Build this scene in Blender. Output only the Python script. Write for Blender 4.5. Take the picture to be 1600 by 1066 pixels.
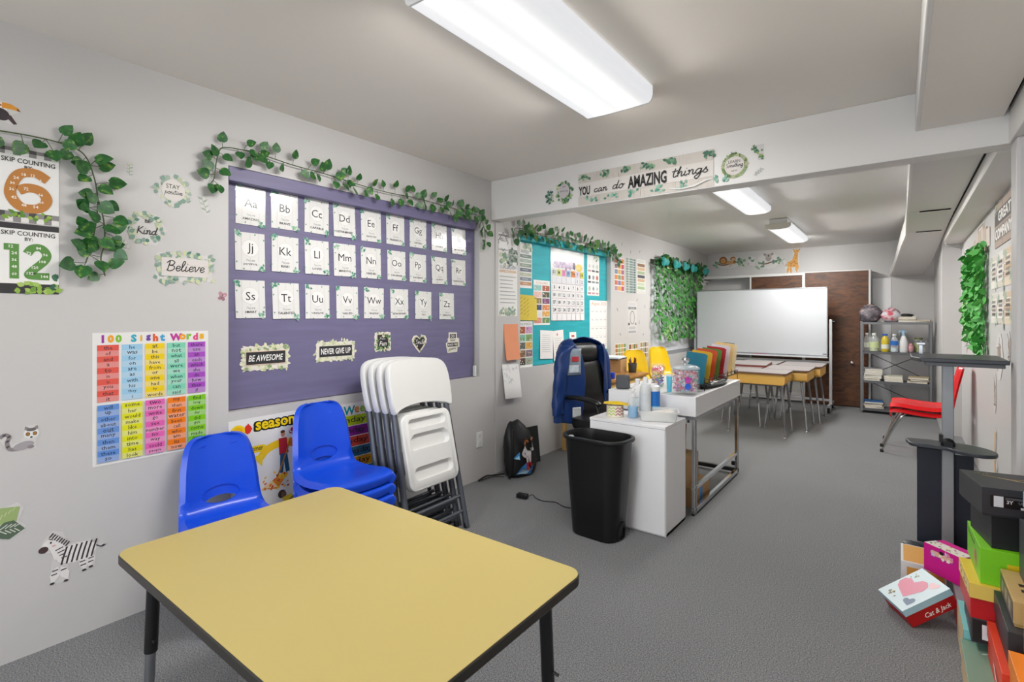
import bpy, bmesh, math, random
from mathutils import Vector, Matrix, Euler
for o in list(bpy.data.objects): bpy.data.objects.remove(o, do_unlink=True)
SC = bpy.context.scene
COL = SC.collection
R = math.radians
PI = math.pi
rnd = random.Random(7)

# ---------------------------------------------------------------- camera
cam_d = bpy.data.cameras.new('camera'); cam = bpy.data.objects.new('camera', cam_d); COL.objects.link(cam)
cam.location = (2.696, 0.0, 1.32)
cam.rotation_euler = (R(90), 0, math.atan2(606, 795))
cam_d.sensor_width = 36.0; cam_d.lens = 36.0 * 795 / 1600
cam_d.shift_y = -(533 - 494) / 1600.0
cam_d.clip_start = 0.02
SC.camera = cam
# ---------------------------------------------------------------- world, exposure
w = bpy.data.worlds.new('world'); SC.world = w; w.use_nodes = True
w.node_tree.nodes['Background'].inputs[0].default_value = (0.9, 0.95, 1.0, 1)
w.node_tree.nodes['Background'].inputs[1].default_value = 6.5
SC.view_settings.view_transform = 'Standard'
SC.view_settings.look = 'None'
SC.view_settings.gamma = 1.0
SC.view_settings.use_curve_mapping = False
SC.view_settings.exposure = -0.14
LAMP_POWER = 26.0      # watts per ceiling fixture
SIDE = .20  # share of it leaving the lens sideways
LAMP_COL = (1.0, 0.975, 0.945)

# ---------------------------------------------------------------- helpers
def lin(h):
    if not isinstance(h, str): return tuple(h)
    h = h.lstrip('#'); o = []
    for i in (0, 2, 4):
        c = int(h[i:i+2], 16) / 255
        o.append(c / 12.92 if c <= .04045 else ((c + .055) / 1.055) ** 2.4)
    return tuple(o)

MATS = {}
def mat(name, col='#cccccc', rough=.5, metal=0, var=.06, vs=8, bump=0, bs=40, coat=0, trans=0, alpha=1, emit=0, ior=1.45, spec=.5, sheen=0):
    if name in MATS: return MATS[name]
    m = bpy.data.materials.new(name); m.use_nodes = True
    nt = m.node_tree; b = nt.nodes['Principled BSDF']
    c = lin(col)
    tc = nt.nodes.new('ShaderNodeTexCoord')
    if var > 0:
        nz = nt.nodes.new('ShaderNodeTexNoise'); nz.inputs['Scale'].default_value = vs; nz.inputs['Detail'].default_value = 3
        nt.links.new(tc.outputs['Object'], nz.inputs['Vector'])
        mx = nt.nodes.new('ShaderNodeMix'); mx.data_type = 'RGBA'
        mx.inputs[6].default_value = (*[x * (1 - var) for x in c], 1)
        mx.inputs[7].default_value = (*[min(1, x * (1 + var)) for x in c], 1)
        nt.links.new(nz.outputs['Fac'], mx.inputs[0]); nt.links.new(mx.outputs[2], b.inputs['Base Color'])
    else:
        b.inputs['Base Color'].default_value = (*c, 1)
    if bump > 0:
        n2 = nt.nodes.new('ShaderNodeTexNoise'); n2.inputs['Scale'].default_value = bs; n2.inputs['Detail'].default_value = 4
        nt.links.new(tc.outputs['Object'], n2.inputs['Vector'])
        bp = nt.nodes.new('ShaderNodeBump'); bp.inputs['Strength'].default_value = bump; bp.inputs['Distance'].default_value = .01
        nt.links.new(n2.outputs['Fac'], bp.inputs['Height']); nt.links.new(bp.outputs['Normal'], b.inputs['Normal'])
    b.inputs['Roughness'].default_value = rough; b.inputs['Metallic'].default_value = metal
    b.inputs['Coat Weight'].default_value = coat; b.inputs['Coat Roughness'].default_value = .1
    b.inputs['Transmission Weight'].default_value = trans; b.inputs['IOR'].default_value = ior
    b.inputs['Alpha'].default_value = alpha; b.inputs['Specular IOR Level'].default_value = spec
    b.inputs['Sheen Weight'].default_value = sheen
    if emit > 0:
        b.inputs['Emission Color'].default_value = (*c, 1); b.inputs['Emission Strength'].default_value = emit
    MATS[name] = m
    return m

def ink(name, rough=.55, coat=0):
    """flat print: the colour of each printed patch is stored on its faces"""
    if name in MATS: return MATS[name]
    m = bpy.data.materials.new(name); m.use_nodes = True
    nt = m.node_tree; b = nt.nodes['Principled BSDF']
    a = nt.nodes.new('ShaderNodeAttribute'); a.attribute_name = 'Col'
    nt.links.new(a.outputs['Color'], b.inputs['Base Color'])
    b.inputs['Roughness'].default_value = rough; b.inputs['Coat Weight'].default_value = coat
    MATS[name] = m
    return m

def rot(rx=0, ry=0, rz=0): return Euler((R(rx), R(ry), R(rz))).to_matrix().to_4x4()
def tr(x, y, z): return Matrix.Translation((x, y, z))
def smooth_path(pts, n=6, closed=False):
    P = [Vector(p) for p in pts]; out = []
    N = len(P)
    rng = range(N) if closed else range(N - 1)
    for i in rng:
        p1, p2 = P[i], P[(i + 1) % N]
        p0 = P[i - 1] if (i > 0 or closed) else p1 * 2 - p2
        p3 = P[(i + 2) % N] if (i + 2 < N or closed) else p2 * 2 - p1
        for k in range(n):
            t = k / n
            out.append(.5 * ((2 * p1) + (p2 - p0) * t + (2 * p0 - 5 * p1 + 4 * p2 - p3) * t * t + (3 * p1 - p0 - 3 * p2 + p3) * t ** 3))
    if not closed: out.append(P[-1])
    return out

class MB:
    def __init__(s): s.v = []; s.f = []; s.c = []
    def add(s, vs, fs, col=None, M=None):
        o = len(s.v)
        for p in vs:
            p = Vector((p[0], p[1], p[2] if len(p) > 2 else 0))
            s.v.append(M @ p if M is not None else p)
        for f in fs: s.f.append(tuple(i + o for i in f)); s.c.append(col)
        return s
    def box(s, c, d, M=None, col=None):
        x, y, z = d[0] / 2, d[1] / 2, d[2] / 2
        vs = [(c[0] + a * x, c[1] + b * y, c[2] + e * z) for a in (-1, 1) for b in (-1, 1) for e in (-1, 1)]
        return s.add(vs, [(0, 1, 3, 2), (4, 6, 7, 5), (0, 4, 5, 1), (2, 3, 7, 6), (0, 2, 6, 4), (1, 5, 7, 3)], col, M)
    def bx(s, a, b, M=None, col=None):
        return s.box([(a[i] + b[i]) / 2 for i in range(3)], [abs(b[i] - a[i]) for i in range(3)], M, col)
    def loft(s, rings, cap0=True, cap1=True, closed=True, col=None, M=None):
        n = len(rings[0]); vs = [p for r in rings for p in r]; fs = []
        for i in range(len(rings) - 1):
            for j in range(n if closed else n - 1):
                k = (j + 1) % n
                fs.append((i * n + j, i * n + k, (i + 1) * n + k, (i + 1) * n + j))
        if cap0 and closed: fs.append(tuple(range(n - 1, -1, -1)))
        if cap1 and closed: fs.append(tuple(range((len(rings) - 1) * n, len(rings) * n)))
        return s.add(vs, fs, col, M)
    def tube(s, pts, r, n=8, M=None, col=None, cap=True, flat=1.0):
        P = [Vector(p) for p in pts]; rings = []
        up = None
        for i, p in enumerate(P):
            t = (P[min(i + 1, len(P) - 1)] - P[max(i - 1, 0)]).normalized()
            if up is None:
                up = Vector((0, 0, 1)) if abs(t.z) < .9 else Vector((1, 0, 0))
            a = t.cross(up)
            if a.length < 1e-5: a = t.cross(Vector((0, 1, 0)))
            a.normalize(); b = a.cross(t).normalized(); up = b
            rr = r[i] if isinstance(r, (list, tuple)) else r
            rings.append([p + (a * math.cos(2 * PI * k / n) + b * math.sin(2 * PI * k / n) * flat) * rr for k in range(n)])
        return s.loft(rings, cap, cap, True, col, M)
    def lathe(s, prof, c=(0, 0, 0), n=20, M=None, col=None, sx=1, sy=1):
        rings = [[(c[0] + r * math.cos(2 * PI * k / n) * sx, c[1] + r * math.sin(2 * PI * k / n) * sy, c[2] + z) for k in range(n)] for r, z in prof]
        return s.loft(rings, prof[0][0] > 1e-4, prof[-1][0] > 1e-4, True, col, M)
    def prism(s, poly, z0, z1, M=None, col=None):
        return s.loft([[(x, y, z0) for x, y in poly], [(x, y, z1) for x, y in poly]], True, True, True, col, M)
    def mesh(s, name, sm=35):
        me = bpy.data.meshes.new(name); me.from_pydata([tuple(p) for p in s.v], [], s.f)
        if any(c is not None for c in s.c):
            at = me.color_attributes.new('Col', 'FLOAT_COLOR', 'CORNER'); k = 0
            buf = []
            for f, c in zip(s.f, s.c):
                q = (*lin(c), 1.0) if c is not None else (1, 1, 1, 1)
                buf.extend(q * len(f))
            at.data.foreach_set('color', buf)
        bm = bmesh.new(); bm.from_mesh(me); bmesh.ops.recalc_face_normals(bm, faces=bm.faces); bm.to_mesh(me); bm.free()
        if sm:
            me.polygons.foreach_set('use_smooth', [True] * len(me.polygons)); me.set_sharp_from_angle(angle=R(sm))
        me.update()
        return me
    def build(s, name, m, parent=None, sm=35, bevel=0, seg=2, M=None, sub=0, solid=0, so=-1):
        o = bpy.data.objects.new(name, s.mesh(name, sm)); COL.objects.link(o)
        o.data.materials.append(m)
        if parent is not None: o.parent = parent
        if M is not None: o.matrix_local = M
        if solid:
            q = o.modifiers.new('solid', 'SOLIDIFY'); q.thickness = solid; q.offset = so
        if sub:
            q = o.modifiers.new('sub', 'SUBSURF'); q.levels = sub; q.render_levels = sub
        if bevel:
            q = o.modifiers.new('bevel', 'BEVEL'); q.width = bevel; q.segments = seg; q.limit_method = 'ANGLE'; q.angle_limit = R(40)
            q.harden_normals = False
        return o

def tag(o, label=None, cat=None, group=None, kind=None):
    if label: o['label'] = label
    if cat: o['category'] = cat
    if group: o['group'] = group
    if kind: o['kind'] = kind
    return o
def thing(name, label, cat, loc=(0, 0, 0), rz=0, group=None, M=None):
    o = bpy.data.objects.new(name, None); COL.objects.link(o); o.empty_display_size = .05
    if M is not None: o.matrix_local = M
    else: o.location = loc; o.rotation_euler = (0, 0, R(rz))
    return tag(o, label, cat, group)
def struct(o): o['kind'] = 'structure'; return o
def copy_tree(o, parent=None):
    c = o.copy(); COL.objects.link(c); c.parent = parent
    for ch in list(o.children): copy_tree(ch, c)
    return c
def rrect(w, h, r, n=4, cx=0, cy=0):
    out = []
    for (sx, sy, a0) in ((1, 1, 0), (-1, 1, 90), (-1, -1, 180), (1, -1, 270)):
        for k in range(n + 1):
            a = R(a0 + 90 * k / n)
            out.append((cx + sx * (w / 2 - r) + r * math.cos(a), cy + sy * (h / 2 - r) + r * math.sin(a)))
    return out
def ell(w, h, n=20, cx=0, cy=0, a0=0):
    return [(cx + w / 2 * math.cos(2 * PI * k / n + a0), cy + h / 2 * math.sin(2 * PI * k / n + a0)) for k in range(n)]

# ---------------------------------------------------------------- flat print
_TX = {}
def text_geo(body, bold=0, shear=0, res=2, sp=1.0):
    key = (body, bold, shear, res, sp)
    if key not in _TX:
        cu = bpy.data.curves.new('lettering', 'FONT'); cu.body = body; cu.size = 1; cu.offset = bold; cu.shear = shear
        cu.resolution_u = res; cu.space_character = sp; cu.fill_mode = 'FRONT' if hasattr(cu, 'fill_mode') else 'BOTH'
        ob = bpy.data.objects.new('lettering', cu); me = ob.to_mesh()
        V = [(p.co.x, p.co.y) for p in me.vertices]; Fc = [tuple(p.vertices) for p in me.polygons]
        ob.to_mesh_clear(); bpy.data.objects.remove(ob); bpy.data.curves.remove(cu)
        xs = [p[0] for p in V] or [0]; ys = [p[1] for p in V] or [0]
        _TX[key] = (V, Fc, min(xs), max(xs), min(ys), max(ys))
    return _TX[key]

SCRIPT = {
 'c': (.75, [[(.62, .78), (.4, 1), (.1, .7), (.08, .3), (.35, 0), (.75, .3)]]),
 'a': (.9, [[(.6, .85), (.35, 1), (.08, .6), (.12, .12), (.35, .05), (.6, .5), (.66, 1), (.62, .3), (.72, .02), (.95, .3)]]),
 'n': (.85, [[(0, .8), (.15, 1), (.18, .5), (.15, 0)], [(.17, .6), (.4, 1), (.58, .85), (.56, .3), (.66, 0), (.9, .3)]]),
 'm': (1.25, [[(0, .8), (.15, 1), (.18, .5), (.15, 0)], [(.17, .6), (.4, 1), (.52, .8), (.52, 0)], [(.52, .6), (.78, 1), (.95, .8), (.92, .3), (1.02, 0), (1.25, .3)]]),
 'd': (.9, [[(.6, .85), (.35, 1), (.08, .6), (.12, .12), (.35, .05), (.6, .5), (.78, 2), (.64, .4), (.72, .02), (.95, .3)]]),
 'o': (.8, [[(.4, 1), (.1, .7), (.12, .15), (.4, 0), (.65, .4), (.6, .9), (.4, 1), (.55, .8), (.9, .85)]]),
 't': (.6, [[(.32, 1.8), (.2, .8), (.22, .15), (.4, 0), (.65, .3)], [(-.05, 1.2), (.65, 1.28)]]),
 'h': (.8, [[(0, .6), (.3, 1.7), (.25, 2), (.15, 1), (.12, 0)], [(.14, .55), (.4, 1), (.55, .8), (.52, .25), (.62, 0), (.85, .3)]]),
 'i': (.45, [[(.15, 1), (.1, .3), (.22, 0), (.48, .3)], [(.2, 1.4), (.26, 1.5)]]),
 'g': (.85, [[(.6, .85), (.35, 1), (.08, .6), (.12, .15), (.35, .05), (.6, .5), (.66, 1), (.6, -.4), (.3, -1), (.05, -.6), (.4, -.15), (.9, .35)]]),
 's': (.7, [[(0, .25), (.35, 1.1), (.3, .75), (.55, .35), (.35, 0), (.05, .12)]]),
 'S': (.9, [[(.8, 1.6), (.5, 1.95), (.18, 1.5), (.6, .9), (.6, .2), (.1, .05)]]),
 'e': (.6, [[(.05, .4), (.5, .6), (.45, .95), (.2, .9), (.08, .4), (.3, 0), (.65, .3)]]),
 'l': (.5, [[(.05, .3), (.42, 1.6), (.3, 2), (.15, 1.5), (.15, .3), (.3, 0), (.55, .3)]]),
 'v': (.75, [[(0, .85), (.15, 1), (.27, .05), (.58, .7), (.6, 1), (.78, .85)]]),
 'B': (1.0, [[(.25, 1.9), (.12, 0)], [(-.1, 1.5), (.3, 2), (.78, 1.7), (.6, 1.15), (.25, 1.05), (.78, .9), (.82, .3), (.4, -.05), (0, .15)]]),
 'K': (1.0, [[(.2, 1.9), (.08, 0)], [(.85, 1.9), (.22, .95), (.5, .6), (1.0, 0)]]),
 'p': (.85, [[(.12, 1), (.08, -.9)], [(.1, .5), (.35, 1), (.62, .7), (.55, .15), (.3, 0), (.12, .2)], [(.5, .1), (.9, .3)]]),
 'u': (.85, [[(.05, 1), (.05, .3), (.25, 0), (.5, .3), (.58, 1), (.55, .2), (.68, 0), (.9, .3)]]),
 'r': (.65, [[(0, .6), (.2, 1.1), (.3, .9), (.5, .85), (.45, .2), (.55, 0), (.7, .3)]]),
 'y': (.85, [[(.05, 1), (.08, .4), (.28, .1), (.55, .6), (.6, 1), (.55, -.4), (.25, -1), (.05, -.6), (.4, -.15), (.9, .35)]]),
 'Y': (.9, [[(.05, 1.9), (.4, 1.0)], [(.85, 1.95), (.4, 1.0), (.25, 0)]]),
 ' ': (.6, [])}

class Print:
    """collects flat printed shapes in a sheet's own plane (u right, v up, metres), each layer a hair above the last"""
    def __init__(s, z=.0012): s.m = MB(); s.z = z; s.step = .00025
    def poly(s, pts, col):
        s.m.add([(x, y, s.z) for x, y in pts], [tuple(range(len(pts)))], col); s.z += s.step / 8; return s
    def rect(s, cx, cy, w, h, col): return s.poly([(cx - w / 2, cy - h / 2), (cx + w / 2, cy - h / 2), (cx + w / 2, cy + h / 2), (cx - w / 2, cy + h / 2)], col)
    def ell(s, cx, cy, w, h, col, n=18, rz=0):
        c, q = math.cos(R(rz)), math.sin(R(rz))
        return s.poly([(cx + x * c - y * q, cy + x * q + y * c) for x, y in ell(w, h, n)], col)
    def ring(s, cx, cy, w, h, t, col, n=24):
        a = ell(w, h, n, cx, cy); b = ell(w - 2 * t, h - 2 * t, n, cx, cy)
        s.m.add([(x, y, s.z) for x, y in a + b], [(i, (i + 1) % n, n + (i + 1) % n, n + i) for i in range(n)], col); s.z += s.step / 8
        return s
    def leaf(s, x, y, l, w, ang, col):
        c, q = math.cos(R(ang)), math.sin(R(ang))
        P = [(0, 0), (.25, .42), (.55, .5), (1, 0), (.55, -.5), (.25, -.42)]
        return s.poly([(x + a * l * c - b * w * q, y + a * l * q + b * w * c) for a, b in P], col)
    def line(s, pts, wd, col, n=0):
        P = [Vector((*p, 0)) for p in pts]
        if n: P = smooth_path(P, n)
        L = []; Rr = []
        for i, p in enumerate(P):
            t = (P[min(i + 1, len(P) - 1)] - P[max(i - 1, 0)])
            if t.length < 1e-9: t = Vector((1, 0, 0))
            t.normalize(); nn = Vector((-t.y, t.x, 0)) * wd / 2
            L.append(p + nn); Rr.append(p - nn)
        k = len(P)
        s.m.add([(p.x, p.y, s.z) for p in L + Rr], [(i, i + 1, k + i + 1, k + i) for i in range(k - 1)], col); s.z += s.step / 8
        return s
    def text(s, body, cx, cy, w=None, h=None, col='#222222', bold=0, shear=0, res=2, al='c', sp=1.0, rz=0):
        V, Fc, x0, x1, y0, y1 = text_geo(body, bold, shear, res, sp)
        tw, th = max(x1 - x0, 1e-6), max(y1 - y0, 1e-6)
        if w and h: sx, sy = w / tw, h / th
        elif w: sx = sy = w / tw
        else: sx = sy = h / th
        ox = cx - (tw * sx / 2 if al == 'c' else 0); c, q = math.cos(R(rz)), math.sin(R(rz))
        vs = []
        for x, y in V:
            X = ox + (x - x0) * sx - cx; Y = (y - (y0 + y1) / 2) * sy
            vs.append((cx + X * c - Y * q, cy + X * q + Y * c, s.z))
        s.m.add(vs, Fc, col); s.z += s.step / 8
        return s
    def word(s, body, cx, cy, w, xh, col='#222222', wd=None, slant=.25):
        tot = sum(SCRIPT[ch][0] for ch in body); sx = w / tot; x = cx - w / 2; wd = wd or xh * .14
        for ch in body:
            adv, st = SCRIPT[ch]
            for p in st: s.line([(x + (a + slant * b * .5) * sx, cy - xh / 2 + b * xh) for a, b in p], wd, col, 4)
            x += adv * sx
        return s
    def foliage(s, cx, cy, w, h, n, cols, size=.02, seed=1, ring=None):
        q = random.Random(seed)
        for i in range(n):
            if ring:   # scatter along the border of the w x h box or ellipse
                a = q.random() * 2 * PI
                if ring == 'e': x, y = cx + w / 2 * math.cos(a) * q.uniform(.88, 1.06), cy + h / 2 * math.sin(a) * q.uniform(.88, 1.06)
                else:
                    t = q.random() * 2 * (w + h)
                    if t < w: x, y = cx - w / 2 + t, cy + h / 2
                    elif t < 2 * w: x, y = cx - w / 2 + t - w, cy - h / 2
                    elif t < 2 * w + h: x, y = cx - w / 2, cy - h / 2 + t - 2 * w
                    else: x, y = cx + w / 2, cy - h / 2 + t - 2 * w - h
                    x += q.uniform(-.3, .3) * size; y += q.uniform(-.3, .3) * size
            else: x, y = cx + q.uniform(-.5, .5) * w, cy + q.uniform(-.5, .5) * h
            s.leaf(x, y, size * q.uniform(.6, 1.1), size * q.uniform(.45, .8), q.uniform(0, 360), q.choice(cols))
        return s
    def build(s, parent, name='print', m=None):
        if parent.name in CURL:      # follow the bow of a curling sheet
            h, cu, t = CURL[parent.name]; z0 = min((v.z for v in s.m.v), default=0)
            for v in s.m.v:
                f = (v.y + h / 2) / h; v.z = v.z - z0 + t + .0007 + cu * (1 - f)
        return s.m.build(name, m or ink('printed_ink'), parent, sm=0)

def MWALL(side, a, z, off=0, rz=0):
    """frame of a sheet on a wall: local x to the right as seen, y up, z out of the wall"""
    if side == 'left': B = Matrix(((0, 0, 1, off), (1, 0, 0, a), (0, 1, 0, z), (0, 0, 0, 1)))
    elif side == 'right': B = Matrix(((0, 0, -1, off), (-1, 0, 0, a), (0, 1, 0, z), (0, 0, 0, 1)))
    else: B = Matrix(((1, 0, 0, a), (0, 0, -1, off), (0, 1, 0, z), (0, 0, 0, 1)))
    return B @ rot(0, 0, rz)
PAPER = lambda: mat('poster_paper', '#eeedeb', .55, var=.02)
GLOSSY = lambda: mat('laminated_paper', '#e9e8e6', .16, var=.02, coat=.4)
def sheet(name, label, cat, w, h, M, poly=None, m=None, curl=0, t=.0016, group=None, nseg=8, bow=False):
    """a sheet of paper or card: thin slab, slightly bowed along its bottom when curl > 0"""
    b = MB()
    if poly: b.prism(poly, 0, t)
    elif curl:
        rings = []
        for k in range(nseg + 1):
            f = k / nseg; y = -h / 2 + h * f; z = curl * ((1 - f) ** 2 if bow else 1 - f)
            rings.append([(-w / 2, y, z), (w / 2, y, z), (w / 2, y, z + t), (-w / 2, y, z + t)])
        b.loft(rings)
    else: b.box((0, 0, t / 2), (w, h, t))
    o = b.build(name, m or PAPER(), sm=30); o.matrix_local = M
    tag(o, label, cat, group)
    CURL[o.name] = (h, curl, t)
    return o
CURL = {}
GREENS = ['#3f6f52', '#5d8a5c', '#7fa07a', '#2f5f4c', '#8ea86a']
PALEG = ['#a3b5a6', '#87a396', '#b6c2a0', '#ccd2b0', '#7d9c8c']

# ---------------------------------------------------------------- surface materials
def m_wall(name='wall_paint', col='#c9c7c6', rough=.42):
    if name in MATS: return MATS[name]
    m = mat(name, col, rough, var=.015, vs=2.5, bump=.12, bs=14, spec=.4)
    return m
def m_carpet():
    m = bpy.data.materials.new('carpet'); m.use_nodes = True; nt = m.node_tree; b = nt.nodes['Principled BSDF']
    tc = nt.nodes.new('ShaderNodeTexCoord')
    def noise(sc, det=2):
        n = nt.nodes.new('ShaderNodeTexNoise'); n.inputs['Scale'].default_value = sc; n.inputs['Detail'].default_value = det
        nt.links.new(tc.outputs['Object'], n.inputs['Vector']); return n
    n1 = noise(210, 3); cr = nt.nodes.new('ShaderNodeValToRGB')
    e = cr.color_ramp.elements; e[0].position = .36; e[0].color = (*lin('#3a3b3c'), 1); e[1].position = .66; e[1].color = (*lin('#a9abad'), 1)
    nt.links.new(n1.outputs['Fac'], cr.inputs['Fac'])
    n2 = noise(150, 2); c2 = nt.nodes.new('ShaderNodeValToRGB'); e = c2.color_ramp.elements
    e[0].position = .36; e[0].color = (*lin('#586470'), 1); e[1].position = .64; e[1].color = (*lin('#877f78'), 1)
    nt.links.new(n2.outputs['Fac'], c2.inputs['Fac'])
    mx = nt.nodes.new('ShaderNodeMix'); mx.data_type = 'RGBA'; mx.inputs[0].default_value = .45
    nt.links.new(cr.outputs[0], mx.inputs[6]); nt.links.new(c2.outputs[0], mx.inputs[7])
    n3 = noise(1.3, 4); m3 = nt.nodes.new('ShaderNodeMix'); m3.data_type = 'RGBA'; m3.blend_type = 'MULTIPLY'; m3.inputs[0].default_value = 1
    c3 = nt.nodes.new('ShaderNodeValToRGB'); c3.color_ramp.elements[0].color = (.86, .86, .86, 1); c3.color_ramp.elements[1].color = (1.08, 1.08, 1.08, 1)
    nt.links.new(n3.outputs['Fac'], c3.inputs['Fac']); nt.links.new(mx.outputs[2], m3.inputs[6]); nt.links.new(c3.outputs[0], m3.inputs[7])
    nt.links.new(m3.outputs[2], b.inputs['Base Color'])
    bp = nt.nodes.new('ShaderNodeBump'); bp.inputs['Strength'].default_value = .6; bp.inputs['Distance'].default_value = .004
    nt.links.new(n1.outputs['Fac'], bp.inputs['Height']); nt.links.new(bp.outputs[0], b.inputs['Normal'])
    b.inputs['Roughness'].default_value = .95; b.inputs['Specular IOR Level'].default_value = .15; b.inputs['Sheen Weight'].default_value = .15
    MATS['carpet'] = m; return m
def m_wood(name, c0, c1, rough=.4, axis=2, sc=(7, 7, 1.2), dist=5):
    if name in MATS: return MATS[name]
    m = bpy.data.materials.new(name); m.use_nodes = True; nt = m.node_tree; b = nt.nodes['Principled BSDF']
    tc = nt.nodes.new('ShaderNodeTexCoord'); mp = nt.nodes.new('ShaderNodeMapping'); mp.inputs['Scale'].default_value = sc
    nt.links.new(tc.outputs['Object'], mp.inputs['Vector'])
    n = nt.nodes.new('ShaderNodeTexNoise'); n.inputs['Scale'].default_value = 2.2; n.inputs['Detail'].default_value = 6; n.inputs['Distortion'].default_value = dist * .25
    nt.links.new(mp.outputs[0], n.inputs['Vector'])
    cr = nt.nodes.new('ShaderNodeValToRGB'); e = cr.color_ramp.elements; e[0].position = .33; e[0].color = (*lin(c0), 1); e[1].position = .68; e[1].color = (*lin(c1), 1)
    nt.links.new(n.outputs['Fac'], cr.inputs['Fac']); nt.links.new(cr.outputs[0], b.inputs['Base Color'])
    b.inputs['Roughness'].default_value = rough
    bp = nt.nodes.new('ShaderNodeBump'); bp.inputs['Strength'].default_value = .15; bp.inputs['Distance'].default_value = .003
    nt.links.new(n.outputs['Fac'], bp.inputs['Height']); nt.links.new(bp.outputs[0], b.inputs['Normal'])
    MATS[name] = m; return m
CHROME = lambda: mat('chrome', '#d8d9dc', .12, 1.0, var=.02)
STEEL = lambda: mat('satin_steel', '#a9abb0', .3, 1.0, var=.04)
BLACKP = lambda: mat('black_plastic', '#141416', .38, var=.1)
WHITEP = lambda: mat('white_plastic', '#e6e6e6', .32, var=.02)
CLEAR = lambda: mat('clear_plastic', '#f4f8fa', .05, trans=.0, alpha=.28, var=0, spec=.8)

# ================================================================ the room
WALL = m_wall(); WALL2 = m_wall('ceiling_paint', '#efe9e0', .5); BEAMP = m_wall('beam_paint', '#e4e2df', .45)
BACKC = mat('gloss_ceiling_paint', '#e0dfdd', .42, var=.03, vs=2, bump=.35, bs=3.2)
fl = MB(); fl.bx((-.12, -3.1, -.1), (3.5, 9.5, 0)); struct(fl.build('floor', m_carpet()))
def wall_cells(us, vs, holes, thick, place, name, m):
    b = MB()
    for i in range(len(us) - 1):
        for j in range(len(vs) - 1):
            cu, cv = (us[i] + us[i + 1]) / 2, (vs[j] + vs[j + 1]) / 2
            if any(h[0] < cu < h[1] and h[2] < cv < h[3] for h in holes): continue
            place(b, us[i], us[i + 1], vs[j], vs[j + 1])
    return struct(b.build(name, m, sm=0))
NP = (1.175, 3.105, .832, 2.082); NT = (3.655, 5.45, .85, 2.075); NW = (6.64, 8.70, .75, 2.1)
us = sorted({-3.1, 9.3, *NP[:2], *NT[:2], *NW[:2]}); vs = sorted({0, 2.5, *NP[2:], *NT[2:], *NW[2:]})
wl = wall_cells(us, vs, [NP, NT, NW], .12, lambda b, a, c, d, e: b.bx((-.12, a, d), (0, c, e)), 'wall_left', WALL)
b = MB(); b.bx((-.2, -3.1, 0), (-.12, 9.3, 2.5)); struct(b.build('wall_left_backing', WALL))
b = MB(); b.bx((0, 3.30, 0), (.009, 3.335, 2.1)); struct(b.build('trim_1', WALL, bevel=.003))
b = MB(); b.bx((-.2, 9.2, 0), (3.4, 9.32, 2.5)); b.bx((2.6, 9.1, 0), (3.07, 9.2, 2.4)); struct(b.build('wall_back', WALL, sm=0))
b = MB(); b.bx((3.235, 3.2, 0), (3.35, 7.4, 2.5)); b.bx((3.07, 7.4, 0), (3.35, 9.3, 2.5)); struct(b.build('wall_right', WALL, sm=0))
b = MB(); b.bx((3.33, -3.1, 0), (3.45, 3.2, 2.5)); struct(b.build('wall_right_front', WALL, sm=0))
b = MB()
for a_, c_ in (((-.2, -3.2, 0), (.4, -3.1, 2.5)), ((3.0, -3.2, 0), (3.5, -3.1, 2.5)), ((.4, -3.2, 0), (3.0, -3.1, .3)), ((.4, -3.2, 2.2), (3.0, -3.1, 2.5))): b.bx(a_, c_)
struct(b.build('wall_front', WALL, sm=0))
wf = struct(bpy.data.objects.new('added_window', None)); COL.objects.link(wf); wf.location = (1.7, -3.15, .3)  # added window in the unseen wall, brightens ceiling and beam
b = MB()
for a_, c_ in (((-1.3, -.03, 0), (-1.25, .03, 1.9)), ((1.25, -.03, 0), (1.3, .03, 1.9)), ((-1.3, -.03, 0), (1.3, .03, .05)), ((-1.3, -.03, 1.85), (1.3, .03, 1.9)), ((-.025, -.03, 0), (.025, .03, 1.9))): b.bx(a_, c_)
b.build('window_frame', mat('added_window_white', '#e0e0e0', .4), wf)  # frame of the added window
_d = bpy.data.lights.new('added_daylight_portal', 'AREA'); _d.shape = 'RECTANGLE'; _d.size = 2.6; _d.size_y = 1.9; _d.cycles.is_portal = True
_o = bpy.data.objects.new('added_daylight_portal', _d); COL.objects.link(_o); _o.parent = wf; _o.location = (0, 0, .95); _o.rotation_euler = (R(90), 0, 0)  # portal for the fill daylight of the added window
b = MB(); b.bx((-.2, -3.2, 2.436), (3.5, 3.3, 2.55)); struct(b.build('ceiling', WALL2, sm=0))
b = MB(); b.bx((-.2, 3.3, 2.40), (3.5, 9.4, 2.55)); struct(b.build('ceiling_back_room', BACKC, sm=0))
b = MB(); b.bx((0, 3.25, 2.115), (3.33, 3.385, 2.436)); struct(b.build('trim_beam', BEAMP, sm=0, bevel=.004))
b = MB(); b.bx((3.095, -3.1, 2.112), (3.34, 3.25, 2.436)); b.bx((3.07, 3.385, 2.112), (3.236, 7.4, 2.40)); struct(b.build('trim_header', BEAMP, sm=0, bevel=.003))
b = MB(); b.bx((3.105, 3.13, 0), (3.33, 3.28, 2.113)); struct(b.build('trim_post', WALL, sm=0, bevel=.012, seg=3))
# white crown bead where the back wall meets the ceiling
b = MB(); b.bx((0, 9.185, 2.385), (2.75, 9.2, 2.4)); struct(b.build('trim_crown', WALL, sm=0))

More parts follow.
